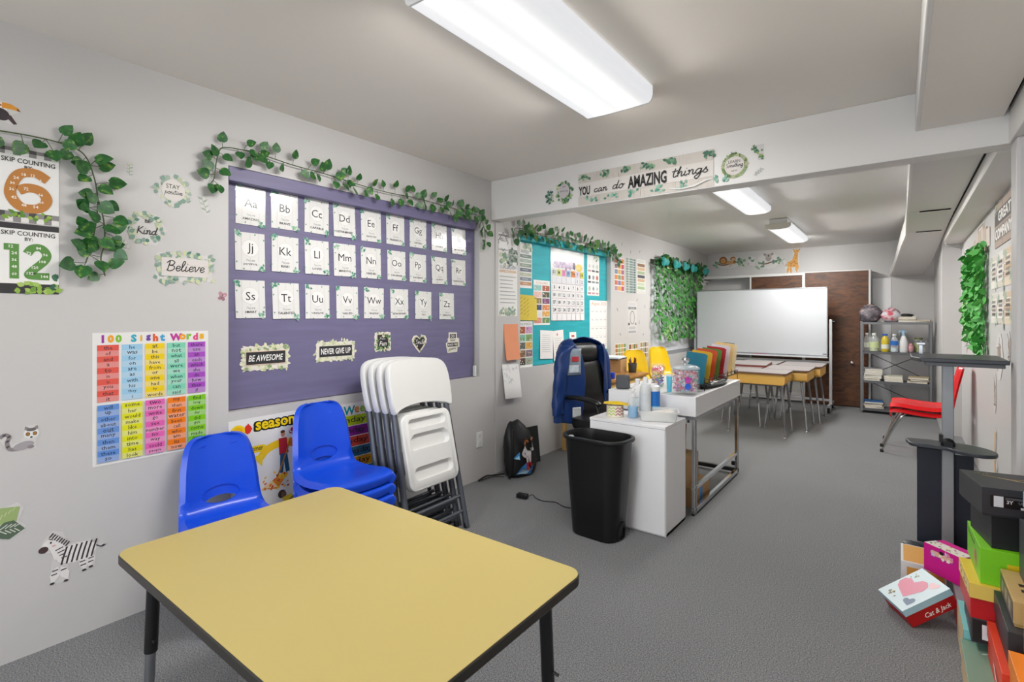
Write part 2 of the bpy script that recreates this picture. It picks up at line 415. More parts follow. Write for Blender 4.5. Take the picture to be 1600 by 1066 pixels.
# boxed duct along the right side, front room
duct = thing('boxed_duct', 'beige boxed duct panel under the ceiling beside the right header', 'duct', (2.93, 0, 2.3))
b = MB(); b.bx((-.155, -3.0, -.055), (.148, 3.249, .13)); b.build('panel', WALL2, duct, sm=0)
b = MB(); b.bx((-.172, -3.0, -.058), (-.155, 3.249, .136)); b.build('edge_strip', m_wall('strip_paint', '#e4e2df'), duct, sm=0, bevel=.004)
b = MB(); b.bx((.148, -3.0, -.03), (.163, 3.2, .0)); b.build('gap', mat('gap_shade', '#151312', .9), duct, sm=0)  # near-black strip painting the shade inside the gap
# boxed duct, back room: four panels, the last one sagging down to the back wall
duct2 = thing('sagging_boxed_duct', 'long white boxed duct in back room whose last panel sags to the wall', 'duct', (2.757, 0, 2.2))
def sag(y):
    t = max(0, min(1, (y - 6.75) / 2.34)); return -.285 * (t * t * (3 - 2 * t)) - .02 * max(0, min(1, (y - 6) / .8))
def duct_panel(y0, y1, n):
    m = MB(); rings = []
    for k in range(n + 1):
        y = y0 + (y1 - y0) * k / n; z = sag(y); t = max(0, min(1, (y - 6.9) / 2.2))
        xl, xr = -.165 * t, .303 - .12 * t ** 1.5
        rings.append([(xl, y, z), (xr, y, z), (xr, y, z + .012), (xl, y, z + .012)])
    m.loft(rings); m.build('panel', m_wall('duct_paint', '#d9d7d5'), duct2, sm=50)
duct_panel(3.45, 5.47, 4); duct_panel(5.478, 6.65, 4); duct_panel(6.658, 9.095, 24)
m = MB(); rings = []
for k in range(31):
    y = 3.386 + (9.095 - 3.386) * k / 30; t = max(0, min(1, (y - 6.75) / 2.2)); x = -.165 * max(0, min(1, (y - 6.9) / 2.2))
    zt = .2 if y < 6.9 else sag(y) + .2 - .1 * min(1, t * 1.5)
    rings.append([(x - .014, y, sag(y) - .004), (x, y, sag(y) - .004), (x, y, zt), (x - .014, y, zt)])
m.loft(rings); m.build('side_board', m_wall('strip_paint', '#e4e2df'), duct2, sm=50)
m = MB(); m.bx((.301, 3.40, .0), (.312, 7.3, .02)); m.build('gap', MATS['gap_shade'], duct2, sm=0)  # dark strip painting the shade inside the gap
m = MB(); m.bx((.0, 3.386, .004), (.30, 3.45, .02)); m.build('gap', MATS['gap_shade'], duct2, sm=0)  # dark strip painting the shade inside the gap
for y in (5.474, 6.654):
    m = MB(); m.bx((.07, y - .004, sag(y) - .009), (.27, y + .004, sag(y) + .012)); m.build('gap', MATS['gap_shade'], duct2, sm=0)  # dark strips draw the crack shadow at the panel joints
# white cable hanging at the end of the header
m = MB(); m.tube(smooth_path([(3.085, 7.15, 2.10), (3.09, 7.2, 2.09), (3.10, 7.30, 2.09), (3.15, 7.38, 2.075), (3.22, 7.39, 2.05)], 5), .007, 6)
tag(m.build('cable', WHITEP()), 'short white cable hanging at the far end of the right header', 'cable')

# ---------------------------------------------------------------- ceiling lamps
def lens_mat(name, hw, warm):
    m = bpy.data.materials.new(name); m.use_nodes = True; nt = m.node_tree; b = nt.nodes['Principled BSDF']
    tc = nt.nodes.new('ShaderNodeTexCoord'); sx = nt.nodes.new('ShaderNodeSeparateXYZ'); nt.links.new(tc.outputs['Object'], sx.inputs[0])
    mr = nt.nodes.new('ShaderNodeMapRange'); mr.inputs[1].default_value = -hw; mr.inputs[2].default_value = hw
    nt.links.new(sx.outputs[0], mr.inputs[0])
    cr = nt.nodes.new('ShaderNodeValToRGB'); e = cr.color_ramp.elements
    e[0].position = 0; e[0].color = (.74, .75, .79, 1); e[1].position = 1; e[1].color = (.66, .67, .70, 1)
    for p, v in ((.16, .80), (.3, 1.25), (.42, .95), (.52, .84), (.62, .95), (.72, 1.25), (.88, .76)):
        q = e.new(p); q.color = (v * .985, v * .99, v, 1)
    nt.links.new(mr.outputs[0], cr.inputs['Fac']); nt.links.new(cr.outputs[0], b.inputs['Emission Color'])
    b.inputs['Emission Strength'].default_value = warm; b.inputs['Base Color'].default_value = (.25, .25, .25, 1); b.inputs['Roughness'].default_value = .3
    return m
def fixture(label, cx, y0, y1, z, w, h, round_=.05, drop=0, power=1.0, strength=1.08, far=0):
    t = thing('ceiling_light', label, 'ceiling light', (cx, (y0 + y1) / 2, z), group='fluorescent ceiling lights')
    L = y1 - y0; hw = w / 2
    sec = [(-hw, h), (-hw, h * .45), (-hw + round_ * .35, h * .15), (-hw + round_, 0)] + [(-hw + round_ + (w - 2 * round_) * k / 6, -.004 * math.sin(PI * k / 6)) for k in range(1, 6)] + [(hw - round_, 0), (hw - round_ * .35, h * .15), (hw, h * .45), (hw, h)]
    m = MB(); m.loft([[(x, y, zz) for x, zz in sec] for y in (-L / 2 + .008, L / 2 - .008)], False, False, False)
    m.build('lens', lens_mat('lamp_lens', hw, strength), t, sm=60)
    for sgn in (-1, 1):
        m = MB(); P = [(x * 1.01, zz - .002 if zz < h * .5 else zz) for x, zz in sec]
        m.loft([[(x, sgn * L / 2 - .008 * sgn, zz) for x, zz in P], [(x, sgn * L / 2, zz) for x, zz in P]])
        m.build('end_cap', WHITEP() if sgn > 0 or not drop else mat('beige_metal', '#cfc9bd', .4), t, sm=30)
    m = MB(); m.bx((-hw * .72, -L / 2 + .01, h * .7), (hw * .72, L / 2 - .01, h + drop))
    m.build('housing', mat('lamp_housing', '#d8d6d2', .4), t, sm=0)
    d = bpy.data.lights.new('lamp_light', 'AREA'); d.shape = 'RECTANGLE'; d.size = w * .9; d.size_y = L * .95
    d.energy = LAMP_POWER * power; d.color = LAMP_COL
    lo = bpy.data.objects.new('lamp_light', d); COL.objects.link(lo); lo.parent = t; lo.location = (0, 0, -.012)
    for k, (px, py, rx, ry, sw, sl, f) in enumerate(((-hw - .012, 0, 0, 62, h * .7, L * .95, SIDE), (hw + .012, 0, 0, -62, h * .7, L * .95, SIDE), (0, -L / 2 - .012, -64, 0, w * .9, h * .7, 0), (0, L / 2 + .012, 64, 0, w * .9, h * .7, far))):
        if not f: continue
        d2 = bpy.data.lights.new('lamp_side_end_light', 'AREA'); d2.shape = 'RECTANGLE'; d2.size = sw; d2.size_y = sl   # lens sides glow outwards; far-end light is added, lifting beam and back wall
        d2.energy = LAMP_POWER * power * f; d2.color = LAMP_COL; d2.spread = R(105)
        l2 = bpy.data.objects.new('lamp_side_end_light', d2); COL.objects.link(l2); l2.parent = t
        l2.location = (px, py, h * .35); l2.rotation_euler = (R(rx), R(ry), 0)
    return t
fixture('wide fluorescent ceiling light with ribbed lens in the front room', 1.565, 1.135, 2.36, 2.352, .372, .075, round_=.02, far=.05)
fixture('white fluorescent ceiling light just behind the lettered beam', 1.59, 4.17, 5.40, 2.315, .245, .06, drop=.02, power=1.2)
fixture('white fluorescent ceiling light nearest the back wall, its beige end facing', 1.625, 6.25, 7.58, 2.285, .25, .06, drop=.05, power=1.7, far=.16)
fixture('added fluorescent ceiling light, unseen behind the camera, brightening the front room', 1.565, -1.9, -.68, 2.352, .372, .075, round_=.02)  # added fixture out of view, lifts front ceiling and beam

# ---------------------------------------------------------------- recessed boards on the left wall
PURPLE = m_wood('purple_painted_plywood', '#6e698a', '#767195', .45, sc=(2, 1.2, 14), dist=2)
TEAL = m_wood('teal_painted_plywood', '#12a0ad', '#1fb0bb', .5, sc=(2, 1.2, 10), dist=2)
def board(name, label, N, m, hh):
    y0, y1, z0, z1 = N; t = thing(name, label, 'board', (-.05, (y0 + y1) / 2, z0)); W = y1 - y0; H = z1 - z0
    b = MB(); b.bx((-.03, -W / 2 + .004, .004), (0, W / 2 - .012, H - .004)); b.build('panel', m, t, sm=0)
    b = MB(); b.bx((0, -W / 2 + .002, H - hh), (.052, W / 2 - .05, H - .002)); b.build('header_board', m, t, sm=0, bevel=.003)
    return t
board('purple_board', 'purple painted plywood board recessed in the white wall', NP, PURPLE, .074)
board('teal_board', 'teal painted board recessed in the wall behind the office chair', NT, TEAL, .068)
b = MB(); b.bx((-.044, 3.07, .835), (-.018, 3.092, .92))
tag(b.build('window_sensor', mat('sensor_white', '#dfe3e0', .4), bevel=.004), 'small white plastic sensor in the lower right corner of the purple board', 'sensor')
# window behind the ivy curtain
wn = struct(bpy.data.objects.new('window_1', None)); COL.objects.link(wn); wn.location = (-.06, 7.67, .75)
b = MB()
for a, c in (((-.03, -1.03, 0), (.02, -.99, 1.35)), ((-.03, .99, 0), (.02, 1.03, 1.35)), ((-.03, -1.03, 0), (.02, 1.03, .04)), ((-.03, -1.03, 1.31), (.02, 1.03, 1.35))): b.bx(a, c)
b.build('window_frame', mat('window_frame_grey', '#8c8e92', .4), wn, bevel=.003)
for i in range(3):
    b = MB(); b.bx((-.02, -.985 + i * .66, .045), (-.012, -.335 + i * .66, 1.305)); b.build('blind_panel', mat('blind_white', '#dfe2e6', .6), wn, bevel=.001)
b = MB(); b.bx((-.012, -.99, .04), (.0, .99, .05)); b.build('window_sill_bead', mat('window_frame_grey'), wn)

# ---------------------------------------------------------------- closet across the back
DOORW = m_wood('dark_brown_veneer', '#3f220d', '#683d1a', .5, sc=(3, 3, 9), dist=4)
FRAME = mat('closet_frame_white', '#d9d8d6', .5, var=.03)
cl = thing('built_in_closet', 'white built-in closet frame with dark brown doors on back wall', 'closet', (0, 8.87, 0))
b = MB()
b.bx((.0, 0, 1.945), (1.55, .33, 1.985)); b.bx((0, 0, .0), (.03, .03, 1.945)); b.bx((.765, 0, 0), (.79, .33, 1.945)); b.bx((1.51, -.01, 0), (1.55, .33, 1.99))
b.bx((2.34, -.005, 0), (2.365, .33, 1.99)); b.bx((1.55, 0, 1.975), (2.34, .33, 1.992))
b.build('frame', FRAME, cl, sm=0, bevel=.002)
b = MB(); b.bx((.03, .02, 1.55), (.765, .3, 1.57)); b.build('shelf', FRAME, cl, sm=0)
b = MB(); b.bx((.03, .02, .0), (.765, .03, .62)); b.build('lower_panel', FRAME, cl, sm=0)
b = MB(); b.bx((.79, .004, 0.32), (1.51, .03, 1.94)); b.build('door', DOORW, cl, sm=0, bevel=.002)
b = MB(); b.bx((.79, .004, 0.02), (1.51, .03, .31)); b.build('lower_panel', FRAME, cl, sm=0, bevel=.002)
d = MB(); d.bx((1.553, -.012, .012), (2.338, .025, 1.972)); dd = d.build('door', DOORW, cl, sm=0, bevel=.002)
b = MB(); b.lathe([(.0, 0), (.012, .001), (.011, .02), (.026, .028), (.029, .042), (.02, .055), (0, .058)], n=16, M=tr(2.143, -.012, .645) @ rot(90)); b.build('knob', CHROME(), dd)
b = MB(); b.bx((0, 8.9, 1.9), (.06, 9.19, 1.92)); b.bx((0, 8.98, 1.86), (.04, 9.0, 1.9)); tag(b.build('wall_shelf_bracket', FRAME), 'short white shelf stub on bracket where left wall meets closet', 'shelf')
b = MB(); b.bx((2.372, 9.12, 0), (2.598, 9.199, 1.87)); tag(b.build('white_divider', m_wall('panel_paint', '#e3e3e4'), bevel=.003), 'plain white panel standing between closet door and back wall', 'panel')

# ================================================================ prints and stickers on the walls
WH = '#eceae6'
def gingham(p, cx, cy, w, h, n=8):
    p.rect(cx, cy, w, h, '#e8e6e3'); c = w / n
    for i in range(n):
        if i % 2 == 0: p.rect(cx - w / 2 + (i + .5) * c, cy, c, h, '#8d8b8b')
    p.rect(cx, cy + h * .25, w, h * .5, '#77757588'[:7])
    for i in range(n):
        p.rect(cx - w / 2 + (i + .5) * c, cy + h * .25, c, h * .5, '#4d4b4c' if i % 2 == 0 else '#8d8b8b')
def thick_digit(p, pts, wd, col): p.line(pts, wd, col, 8)
# --- the two number posters at the left edge
cy_ = .4345
o = sheet('number_poster', 'white skip counting by six poster with orange six', 'poster', .178, .285, MWALL('left', cy_, 1.823))
p = Print(.002); gingham(p, 0, .128, .178, .028); gingham(p, 0, -.122, .178, .04)
p.text('SKIP COUNTING', 0, .095, w=.155, h=.018, bold=.012); p.text('BY:', 0, .072, h=.014, bold=.015)
thick_digit(p, [(.055, .035), (.02, .055), (-.025, .045), (-.048, .0), (-.05, -.045), (-.02, -.083), (.03, -.08), (.052, -.045), (.035, -.012), (.0, -.005), (-.03, -.02)], .034, '#bf7f3c')
for t, x, y in (('6', .034, .03), ('12', .012, .045), ('18', -.014, .044), ('24', -.036, .028), ('30', -.046, .006), ('36', -.048, -.018), ('42', -.042, -.048), ('48', -.014, -.074), ('54', .02, -.076), ('60', .036, -.055), ('66', .034, -.026), ('72', -.008, -.01)):
    p.text(t, x, y, h=.0115, col='#f4ece0', bold=.02, res=1)
p.foliage(0, -.118, .16, .02, 14, ['#7fa63a', '#9dbb4f', '#5c8c35'], .022, 5)
p.build(o)
o = sheet('number_poster', 'white skip counting by twelve poster with green twelve', 'poster', .178, .27, MWALL('left', cy_, 1.542))
p = Print(.002); p.rect(0, .124, .178, .022, '#343335'); p.rect(0, -.116, .178, .038, '#343335')
p.text('SKIP COUNTING', 0, .097, w=.155, h=.017, bold=.012); p.text('BY:', 0, .076, h=.013, bold=.015)
p.poly([(-.07, .055), (-.028, .055), (-.028, -.078), (-.054, -.078), (-.054, .03), (-.07, .03)], '#5c9045')
thick_digit(p, [(-.005, .02), (.01, .042), (.035, .045), (.052, .022), (.045, -.005), (.015, -.04), (.0, -.062), (.02, -.066), (.06, -.066)], .028, '#5c9045')
for t, x, y in (('12', -.05, .045), ('24', -.041, .02), ('36', -.041, -.006), ('48', -.041, -.032), ('60', -.041, -.06), ('72', .0, .022), ('84', .028, .044), ('96', .048, .02), ('108', .04, -.008), ('120', .018, -.032), ('132', .004, -.056), ('144', .046, -.066)):
    p.text(t, x, y, h=.0115, col='#eef2e6', bold=.02, res=1)
p.foliage(.03, -.115, .12, .03, 16, ['#8fb548', '#6f9a3c', '#a9c469'], .03, 8); p.foliage(.075, -.1, .02, .06, 6, GREENS, .022, 9)
p.build(o)

def decal(name, label, cat, w, h, M, draw, poly=None, base=None, group=None, m=None):
    """a vinyl sticker cut to its own outline"""
    o = sheet(name, label, cat, w, h, M, poly=poly, m=m or mat('sticker_vinyl', '#d3d1cf', .5, var=.02), t=.0008, group=group)
    p = Print(.0012); draw(p); p.build(o); return o
blob = lambda w, h, n=22, k=.12, seed=3: [(x * (1 + random.Random(seed + i).uniform(-k, k)), y * (1 + random.Random(seed * 7 + i).uniform(-k, k))) for i, (x, y) in enumerate(ell(w, h, n))]
def scallop(w, h, n, amp, seed=1):
    q = random.Random(seed); out = []
    base = rrect(w, h, .01, 2)
    per = []
    N = len(base)
    for i in range(N):
        a, c = Vector(base[i]), Vector(base[(i + 1) % N]); k = max(1, int((c - a).length / (2 * (w + h)) * n))
        for j in range(k): per.append(a + (c - a) * j / k)
    for i, v in enumerate(per):
        s = 1 + (amp if i % 2 else -amp * .3) * q.uniform(.4, 1.2); d = v.normalized() * amp * min(w, h) * (q.uniform(.3, 1) if i % 2 else 0)
        out.append((v.x + d.x, v.y + d.y))
    return out
# toucan
def d_toucan(p):
    p.ell(-.02, .012, .045, .04, '#f0ede8'); p.ell(-.015, -.012, .05, .045, '#3b3136', rz=-30); p.poly([(.0, -.02), (.02, -.042), (.03, -.038), (.012, -.008)], '#4a3a3e')
    p.poly([(-.012, .034), (.012, .034), (.034, .022), (.04, .012), (.01, .014), (-.012, .012)], '#e0972f'); p.poly([(.028, .024), (.041, .011), (.03, .014)], '#4c3a33')
    p.ell(-.016, .022, .01, .01, '#e8a58c'); p.ell(-.016, .022, .004, .004, '#222222')
decal('toucan_sticker', 'toucan wall sticker with orange beak, above the ivy at left', 'sticker', .08, .08, MWALL('left', .372, 2.094), d_toucan, poly=[(-.045, -.03), (-.02, -.036), (.02, -.045), (.033, -.04), (.015, -.005), (.042, .012), (.03, .03), (.0, .038), (-.045, .038)])
# small leaf sprigs
def d_sprig(w, h, cols, n=7, seed=1):
    def f(p):
        q = random.Random(seed); p.line([(-w * .35, -h * .45), (0, 0), (w * .3, h * .45)], .0025, cols[0], 4)
        for i in range(n):
            t = -.42 + .84 * i / (n - 1); s = 1 if i % 2 else -1
            p.leaf(t * w * .75, t * h, max(w, h) * .3, max(w, h) * .11, 60 + s * 55, q.choice(cols))
    return f
def sprig_poly(w, h): return [(-w * .5, -h * .5), (-w * .1, -h * .5), (w * .5, h * .1), (w * .5, h * .5), (w * .1, h * .5), (-w * .5, -h * .1)]
for (lab, a, z, w, h, rz, cols, sd) in (('tiny pale green leaf sticker above the hexagon sticker', .76, 1.963, .026, .05, 20, PALEG, 2), ('grey green fern sprig sticker left of the purple board', 1.062, 1.861, .05, .085, 40, ['#9aa79b', '#b3bdb0'], 3), ('faint grey sprig sticker below left of hexagon sticker', .741, 1.633, .04, .06, 60, ['#b9bfb8', '#aab3aa'], 4)):
    decal('leaf_sticker', lab, 'sticker', w, h, MWALL('left', a, z, rz=rz), d_sprig(w, h, cols, 7, sd), poly=sprig_poly(w, h), group='leaf stickers')
# stay positive
def d_stay(p):
    p.foliage(0, 0, .125, .13, 34, PALEG, .03, 11, ring='e'); p.ell(0, 0, .098, .1, '#dcd7d2', 24)
    p.text('STAY', -.002, .018, w=.056, h=.02, bold=.004); p.word('positive', 0, -.012, .072, .011, wd=.0022)
decal('quote_sticker', 'round leafy wall sticker reading Stay positive', 'sticker', .13, .14, MWALL('left', .93, 1.905), d_stay, poly=blob(.135, .145))
def d_kind(p):
    p.ring(0, 0, .15, .145, .004, '#cfd2cc', 6); p.foliage(0, 0, .118, .118, 60, PALEG + ['#4f7f6e'], .026, 12, ring='e')
    p.text('BE', .006, .034, h=.015, bold=.01); p.word('Kind', .002, -.016, .078, .018, wd=.0035)
decal('quote_sticker', 'hexagonal leafy wall sticker reading Be Kind', 'sticker', .16, .15, MWALL('left', .822, 1.713), d_kind, poly=ell(.162, .16, 6))
def d_believe(p):
    p.foliage(0, 0, .215, .108, 70, PALEG + ['#4f7f6e', '#c9cf9f'], .03, 13, ring='r'); p.rect(0, 0, .198, .085, '#d9d3cf')
    for y in (-.02, .012): p.line([(-.098, y), (.098, y)], .0012, '#c2bbb6')
    p.word('Believe', 0, -.006, .16, .024, wd=.0045)
decal('quote_sticker', 'wide leafy wall sticker reading Believe', 'sticker', .24, .14, MWALL('left', .98, 1.549), d_believe, poly=scallop(.23, .125, 40, .1))
def d_bfly(p):
    for s in (-1, 1): p.ell(s * .01, .008, .02, .026, '#b98a95', rz=-s * 30); p.ell(s * .008, -.012, .016, .02, '#9c6f7c', rz=s * 30)
    p.ell(0, 0, .003, .03, '#4b3a40'); p.leaf(.004, .0, .014, .006, 40, '#d6b7bd')
decal('butterfly_sticker', 'small dusty pink butterfly sticker beside the purple board', 'sticker', .04, .056, MWALL('left', 1.145, 1.42, rz=-15), d_bfly, poly=[(-.02, .02), (0, .012), (.02, .022), (.021, 0), (.014, -.024), (0, -.014), (-.014, -.024), (-.021, 0)])
def d_lemur(p):
    p.line([(-.005, -.038), (-.03, -.035), (-.038, -.01), (-.032, .012), (-.045, .022), (-.058, .012)], .013, '#8b8487', 8)
    for a in ((-.036, -.025), (-.037, -.004), (-.033, .013), (-.046, .02)): p.ell(*a, .012, .007, '#4a4346', rz=40)
    p.ell(.008, -.028, .06, .03, '#a49ea2', rz=12); p.ell(.028, -.036, .02, .013, '#8b8487')
    p.ell(.03, .016, .046, .04, '#e6e3e0'); p.poly([(.01, .03), (.012, .046), (.026, .036)], '#8b8487'); p.poly([(.034, .036), (.048, .046), (.05, .03)], '#8b8487')
    p.ell(.03, .03, .03, .012, '#6b6468')
    for s in (-1, 1): p.ell(.03 + s * .01, .014, .013, .015, '#4a3a35'); p.ell(.03 + s * .01, .014, .008, .009, '#d99a3d'); p.ell(.03 + s * .01, .014, .004, .005, '#151515')
    p.ell(.03, .001, .008, .006, '#2a2426')
decal('lemur_sticker', 'ring-tailed lemur wall sticker below the left posters', 'sticker', .12, .09, MWALL('left', .412, .847), d_lemur, poly=[(-.064, .012), (-.045, .03), (-.026, .018), (-.024, -.02), (.0, -.012), (.008, .01), (.008, .046), (.05, .048), (.056, .01), (.044, -.012), (.044, -.044), (-.03, -.046), (-.046, -.02)])
def d_monst(p):
    p.leaf(-.045, -.01, .085, .075, 35, '#9db274'); p.leaf(-.045, -.035, .085, .07, -10, '#586b57')
    for k in range(4):
        p.line([(-.03 + k * .013, -.034), (-.01 + k * .012, -.02 - k * .002)], .003, '#d8dad2'); p.line([(-.03 + k * .013, -.04), (-.012 + k * .012, -.055)], .003, '#d8dad2')
        p.line([(-.03 + k * .011, .004 + k * .008), (-.024 + k * .012, .022 + k * .006)], .0025, '#c3d09f')
decal('monstera_sticker', 'two monstera leaves wall sticker at the left edge', 'sticker', .09, .12, MWALL('left', .385, .548), d_monst, poly=[(-.05, -.05), (.0, -.075), (.035, -.06), (.042, -.04), (.02, -.015), (.036, .03), (.02, .055), (-.02, .045), (-.05, .0)])
def d_zebra(p):
    W = '#e9e6e4'; K = '#3c3338'
    for (x, y, l, a) in ((-.045, -.045, .07, -105), (-.035, -.05, .065, -70), (.035, -.035, .06, -85), (.062, -.03, .06, -95)): p.leaf(x, y, l, .03, a, W)
    p.ell(.015, -.01, .13, .075, W, rz=4); p.poly([(-.055, -.02), (-.02, .02), (-.045, .07), (-.075, .055)], W); p.ell(-.065, .055, .06, .04, W, rz=35); p.ell(-.088, .035, .03, .026, '#4a3638')
    for k in range(7):
        x = -.03 + k * .016; p.line([(x - .004, -.044), (x + .004, -.01), (x + .014, .024)], .006, K, 3)
    for k in range(4): p.line([(-.052 + k * .006, .02 - k * .012), (-.028 + k * .004, .028 - k * .014)], .004, K)
    for k in range(8): p.line([(-.07 + k * .007, .078 - k * .007), (-.058 + k * .007, .092 - k * .007)], .005, K)
    for (x, y) in ((-.052, -.06), (-.055, -.075), (-.026, -.065), (.034, -.055), (.036, -.07), (.062, -.05), (.061, -.065)): p.line([(x - .01, y), (x + .008, y + .002)], .004, K)
    p.ell(-.066, .057, .006, .008, '#1a1416'); p.line([(-.06, .066), (-.072, .074)], .003, K); p.ell(-.057, .042, .012, .008, '#e3b7ad')
    p.line([(.078, -.002), (.095, -.014), (.104, -.008)], .004, K, 3); p.leaf(.092, -.014, .02, .008, 10, K)
    for (x, y) in ((-.062, -.108), (-.02, -.112), (.038, -.092), (.06, -.086)): p.ell(x, y, .015, .009, K)
decal('zebra_sticker', 'baby zebra wall sticker near the floor', 'sticker', .21, .2, MWALL('left', .565, .358), d_zebra, poly=[(-.104, .03), (-.085, .075), (-.06, .1), (-.03, .09), (-.008, .03), (.06, .03), (.082, .0), (.106, -.004), (.104, -.018), (.08, -.02), (.074, -.09), (.03, -.1), (.02, -.05), (-.012, -.05), (-.01, -.116), (-.035, -.116), (-.068, -.112), (-.066, -.04), (-.058, .01)])

# --- sight words poster
SW = [('#e0564a', 'the of and a to in is you that it'), ('#9ccbe8', 'he was for on are as with his they I'), ('#eecf10', 'at be this have from or one had by words'), ('#7fd3b4', 'but not what all were we when your can said'), ('#a64bc0', 'there use an each which she do how their if'),
      ('#5f8fd6', 'will up other about out many then them these so'), ('#dfe019', 'some her would make like him into time has look'), ('#e463b4', 'two more write go see number no way could people'), ('#f07c1f', 'my than first water been call who am its now'), ('#7cc81e', 'find long down day did get come made may part')]
o = sheet('sight_words_poster', 'colourful sight words poster with ten columns above blue chair', 'poster', .45, .565, MWALL('left', .8555, .966), m=GLOSSY())
p = Print(.002)
ti = '100 Sight Words'; tc_ = ['#a0349a', '#f0a020', '#7fbf30', '#e05080', '#29a9c0', '#e8b020', '#7040a0', '#e05a30', '#40a0d0', '#909090', '#c03a9a', '#f0a020', '#7fbf30', '#e05080', '#e8b020']
for i, ch in enumerate(ti):
    if ch != ' ': p.text(ch, -.19 + i * .0275, .256, h=.034 if ch in '100SWhdt' else .027, col=tc_[i], bold=.055)
for r in range(2):
    for c in range(5):
        col, words = SW[r * 5 + c]; cx = -.172 + c * .086; y1 = .23 - r * .255; H = .243; rgb = lin(col)
        lt = tuple(min(1, v * .75 + .2) for v in rgb)
        for k, wd in enumerate(words.split()):
            yy = y1 - (k + .5) * H / 10
            p.rect(cx, yy, .075, H / 10, rgb if k % 2 == 0 else lt)
            p.text(wd, cx, yy, h=.0125 if not any(q in wd for q in 'ghjpqytldbfk') else .0165, bold=.008, res=1, col='#2b2b33')
p.build(o, m=ink('glossy_ink', .2, .3))

# --- alphabet cards on the purple board
CARDS = [('Aa', 'AMAZING', 1.309, 1.903), ('Bb', 'BRAVE', 1.497, 1.906), ('Cc', 'CAPABLE', 1.694, 1.908), ('Dd', 'DETERMINED', 1.882, 1.909), ('Ee', 'ENOUGH', 2.083, 1.906), ('Ff', 'FRIENDLY', 2.284, 1.907), ('Gg', 'GIFTED', 2.49, 1.909), ('Hh', 'HONEST', 2.699, 1.906), ('Ii', 'IMPORTANT', 2.912, 1.903),
 ('Jj', 'JOYFUL', 1.306, 1.662), ('Kk', 'KIND', 1.5, 1.666), ('Ll', 'LOVED', 1.695, 1.667), ('Mm', 'MINDFUL', 1.886, 1.667), ('Nn', 'NEEDED', 2.082, 1.665), ('Oo', 'ORIGINAL', 2.294, 1.666), ('Pp', 'PATIENT', 2.489, 1.662), ('Qq', 'QUIRKY', 2.7, 1.66), ('Rr', 'RESPECTFUL', 2.911, 1.659),
 ('Ss', 'SMART', 1.307, 1.41), ('Tt', 'TALENTED', 1.504, 1.405), ('Uu', 'UNIQUE', 1.699, 1.405), ('Vv', 'VALUED', 1.903, 1.405), ('Ww', 'WORTHY', 2.106, 1.405), ('Xx', 'EXTRAORDINARY', 2.32, 1.405), ('Yy', 'YOU', 2.54, 1.398), ('Zz', 'ZEALOUS', 2.779, 1.395)]
qr = random.Random(4)
for i, (L, wd, y, z) in enumerate(CARDS):
    o = sheet('alphabet_card', 'white alphabet card reading %s %s on the purple board' % (L, wd.capitalize()), 'card', .156, .2, MWALL('left', y, z, -.0495, qr.uniform(-1.2, 1.2)), m=GLOSSY(), group='alphabet cards', curl=.004 * qr.random() + .002, t=.001)
    p = Print(.0125)
    for x in (-.045, 0, .045): p.line([(x, -.1), (x, .1)], .0012, '#cfccc8')
    p.ell(0, .018, .092, .092, '#f1f0ee', 24); p.ring(0, .018, .092, .092, .002, '#d9d8d5', 24)
    p.text(L, 0, .016, h=.044 if L[1] not in 'gjpqy' else .058, col='#26262a', bold=.0); p.word('You are', 0, -.048, .045, .006, '#8a8a8a', wd=.001)
    p.text(wd, 0, -.068, w=min(.12, .0125 * len(wd)), h=.0125, col='#2c2c2e', bold=.012, res=1)
    q = random.Random(40 + i)
    for (cx, cy) in ((-.062, .088), (.062, -.088)):
        for k in range(10): p.leaf(cx + q.uniform(-.014, .014) , cy + q.uniform(-.012, .012), .017, .012, q.uniform(0, 360), q.choice(['#6fa58f', '#4f8f7c', '#8fc0a8', '#a8cbb0']))
    for (cx, cy) in ((-.074, -.062), (.073, .06), (.03, .094), (-.03, -.094), (-.074, .04), (.074, -.04)): p.leaf(cx, cy, .012, .008, q.uniform(0, 360), '#7da895')
    ob = p.build(o, m=ink('glossy_ink', .2, .3))
# --- five die-cut signs on the board
def d_awe(p):
    p.foliage(0, 0, .235, .115, 90, ['#dfe0bd', '#c8d0a0', '#e9e6d0', '#8fa877'], .026, 21, ring='r'); p.rect(0, 0, .222, .075, '#e7c9b4'); p.rect(0, 0, .215, .067, '#2b2a2c')
    p.text('BE AWESOME', 0, 0, w=.19, h=.034, col='#f4f2ee', bold=.014, shear=.25)
def d_never(p):
    p.foliage(0, 0, .25, .1, 70, ['#dfe0bd', '#e9e6d0', '#c9cfa8'], .026, 22, ring='r'); p.rect(0, 0, .225, .064, '#2b2a2c'); p.text('NEVER GIVE UP', 0, 0, w=.205, h=.036, col='#f4f2ee', bold=.02)
def d_fun(p):
    p.rect(0, 0, .112, .116, '#ddd2c4'); p.rect(0, 0, .09, .095, '#2b2a2c'); p.foliage(0, 0, .1, .1, 34, ['#6f9a5c', '#8fae6e', '#d9dcb8', '#4c7a4a'], .022, 23, ring='r')
    p.word('Y', -.022, .018, .014, .01, '#f4f2ee', wd=.002); p.text('Have', .002, .02, h=.011, col='#f4f2ee', shear=.3); p.text('Fun', 0, -.012, h=.03, col='#f4f2ee', bold=.01, shear=.25)
HEART = [(0, -.062), (-.03, -.032), (-.056, -.0), (-.062, .028), (-.048, .05), (-.024, .054), (0, .034), (.024, .054), (.048, .05), (.062, .028), (.056, 0), (.03, -.032)]
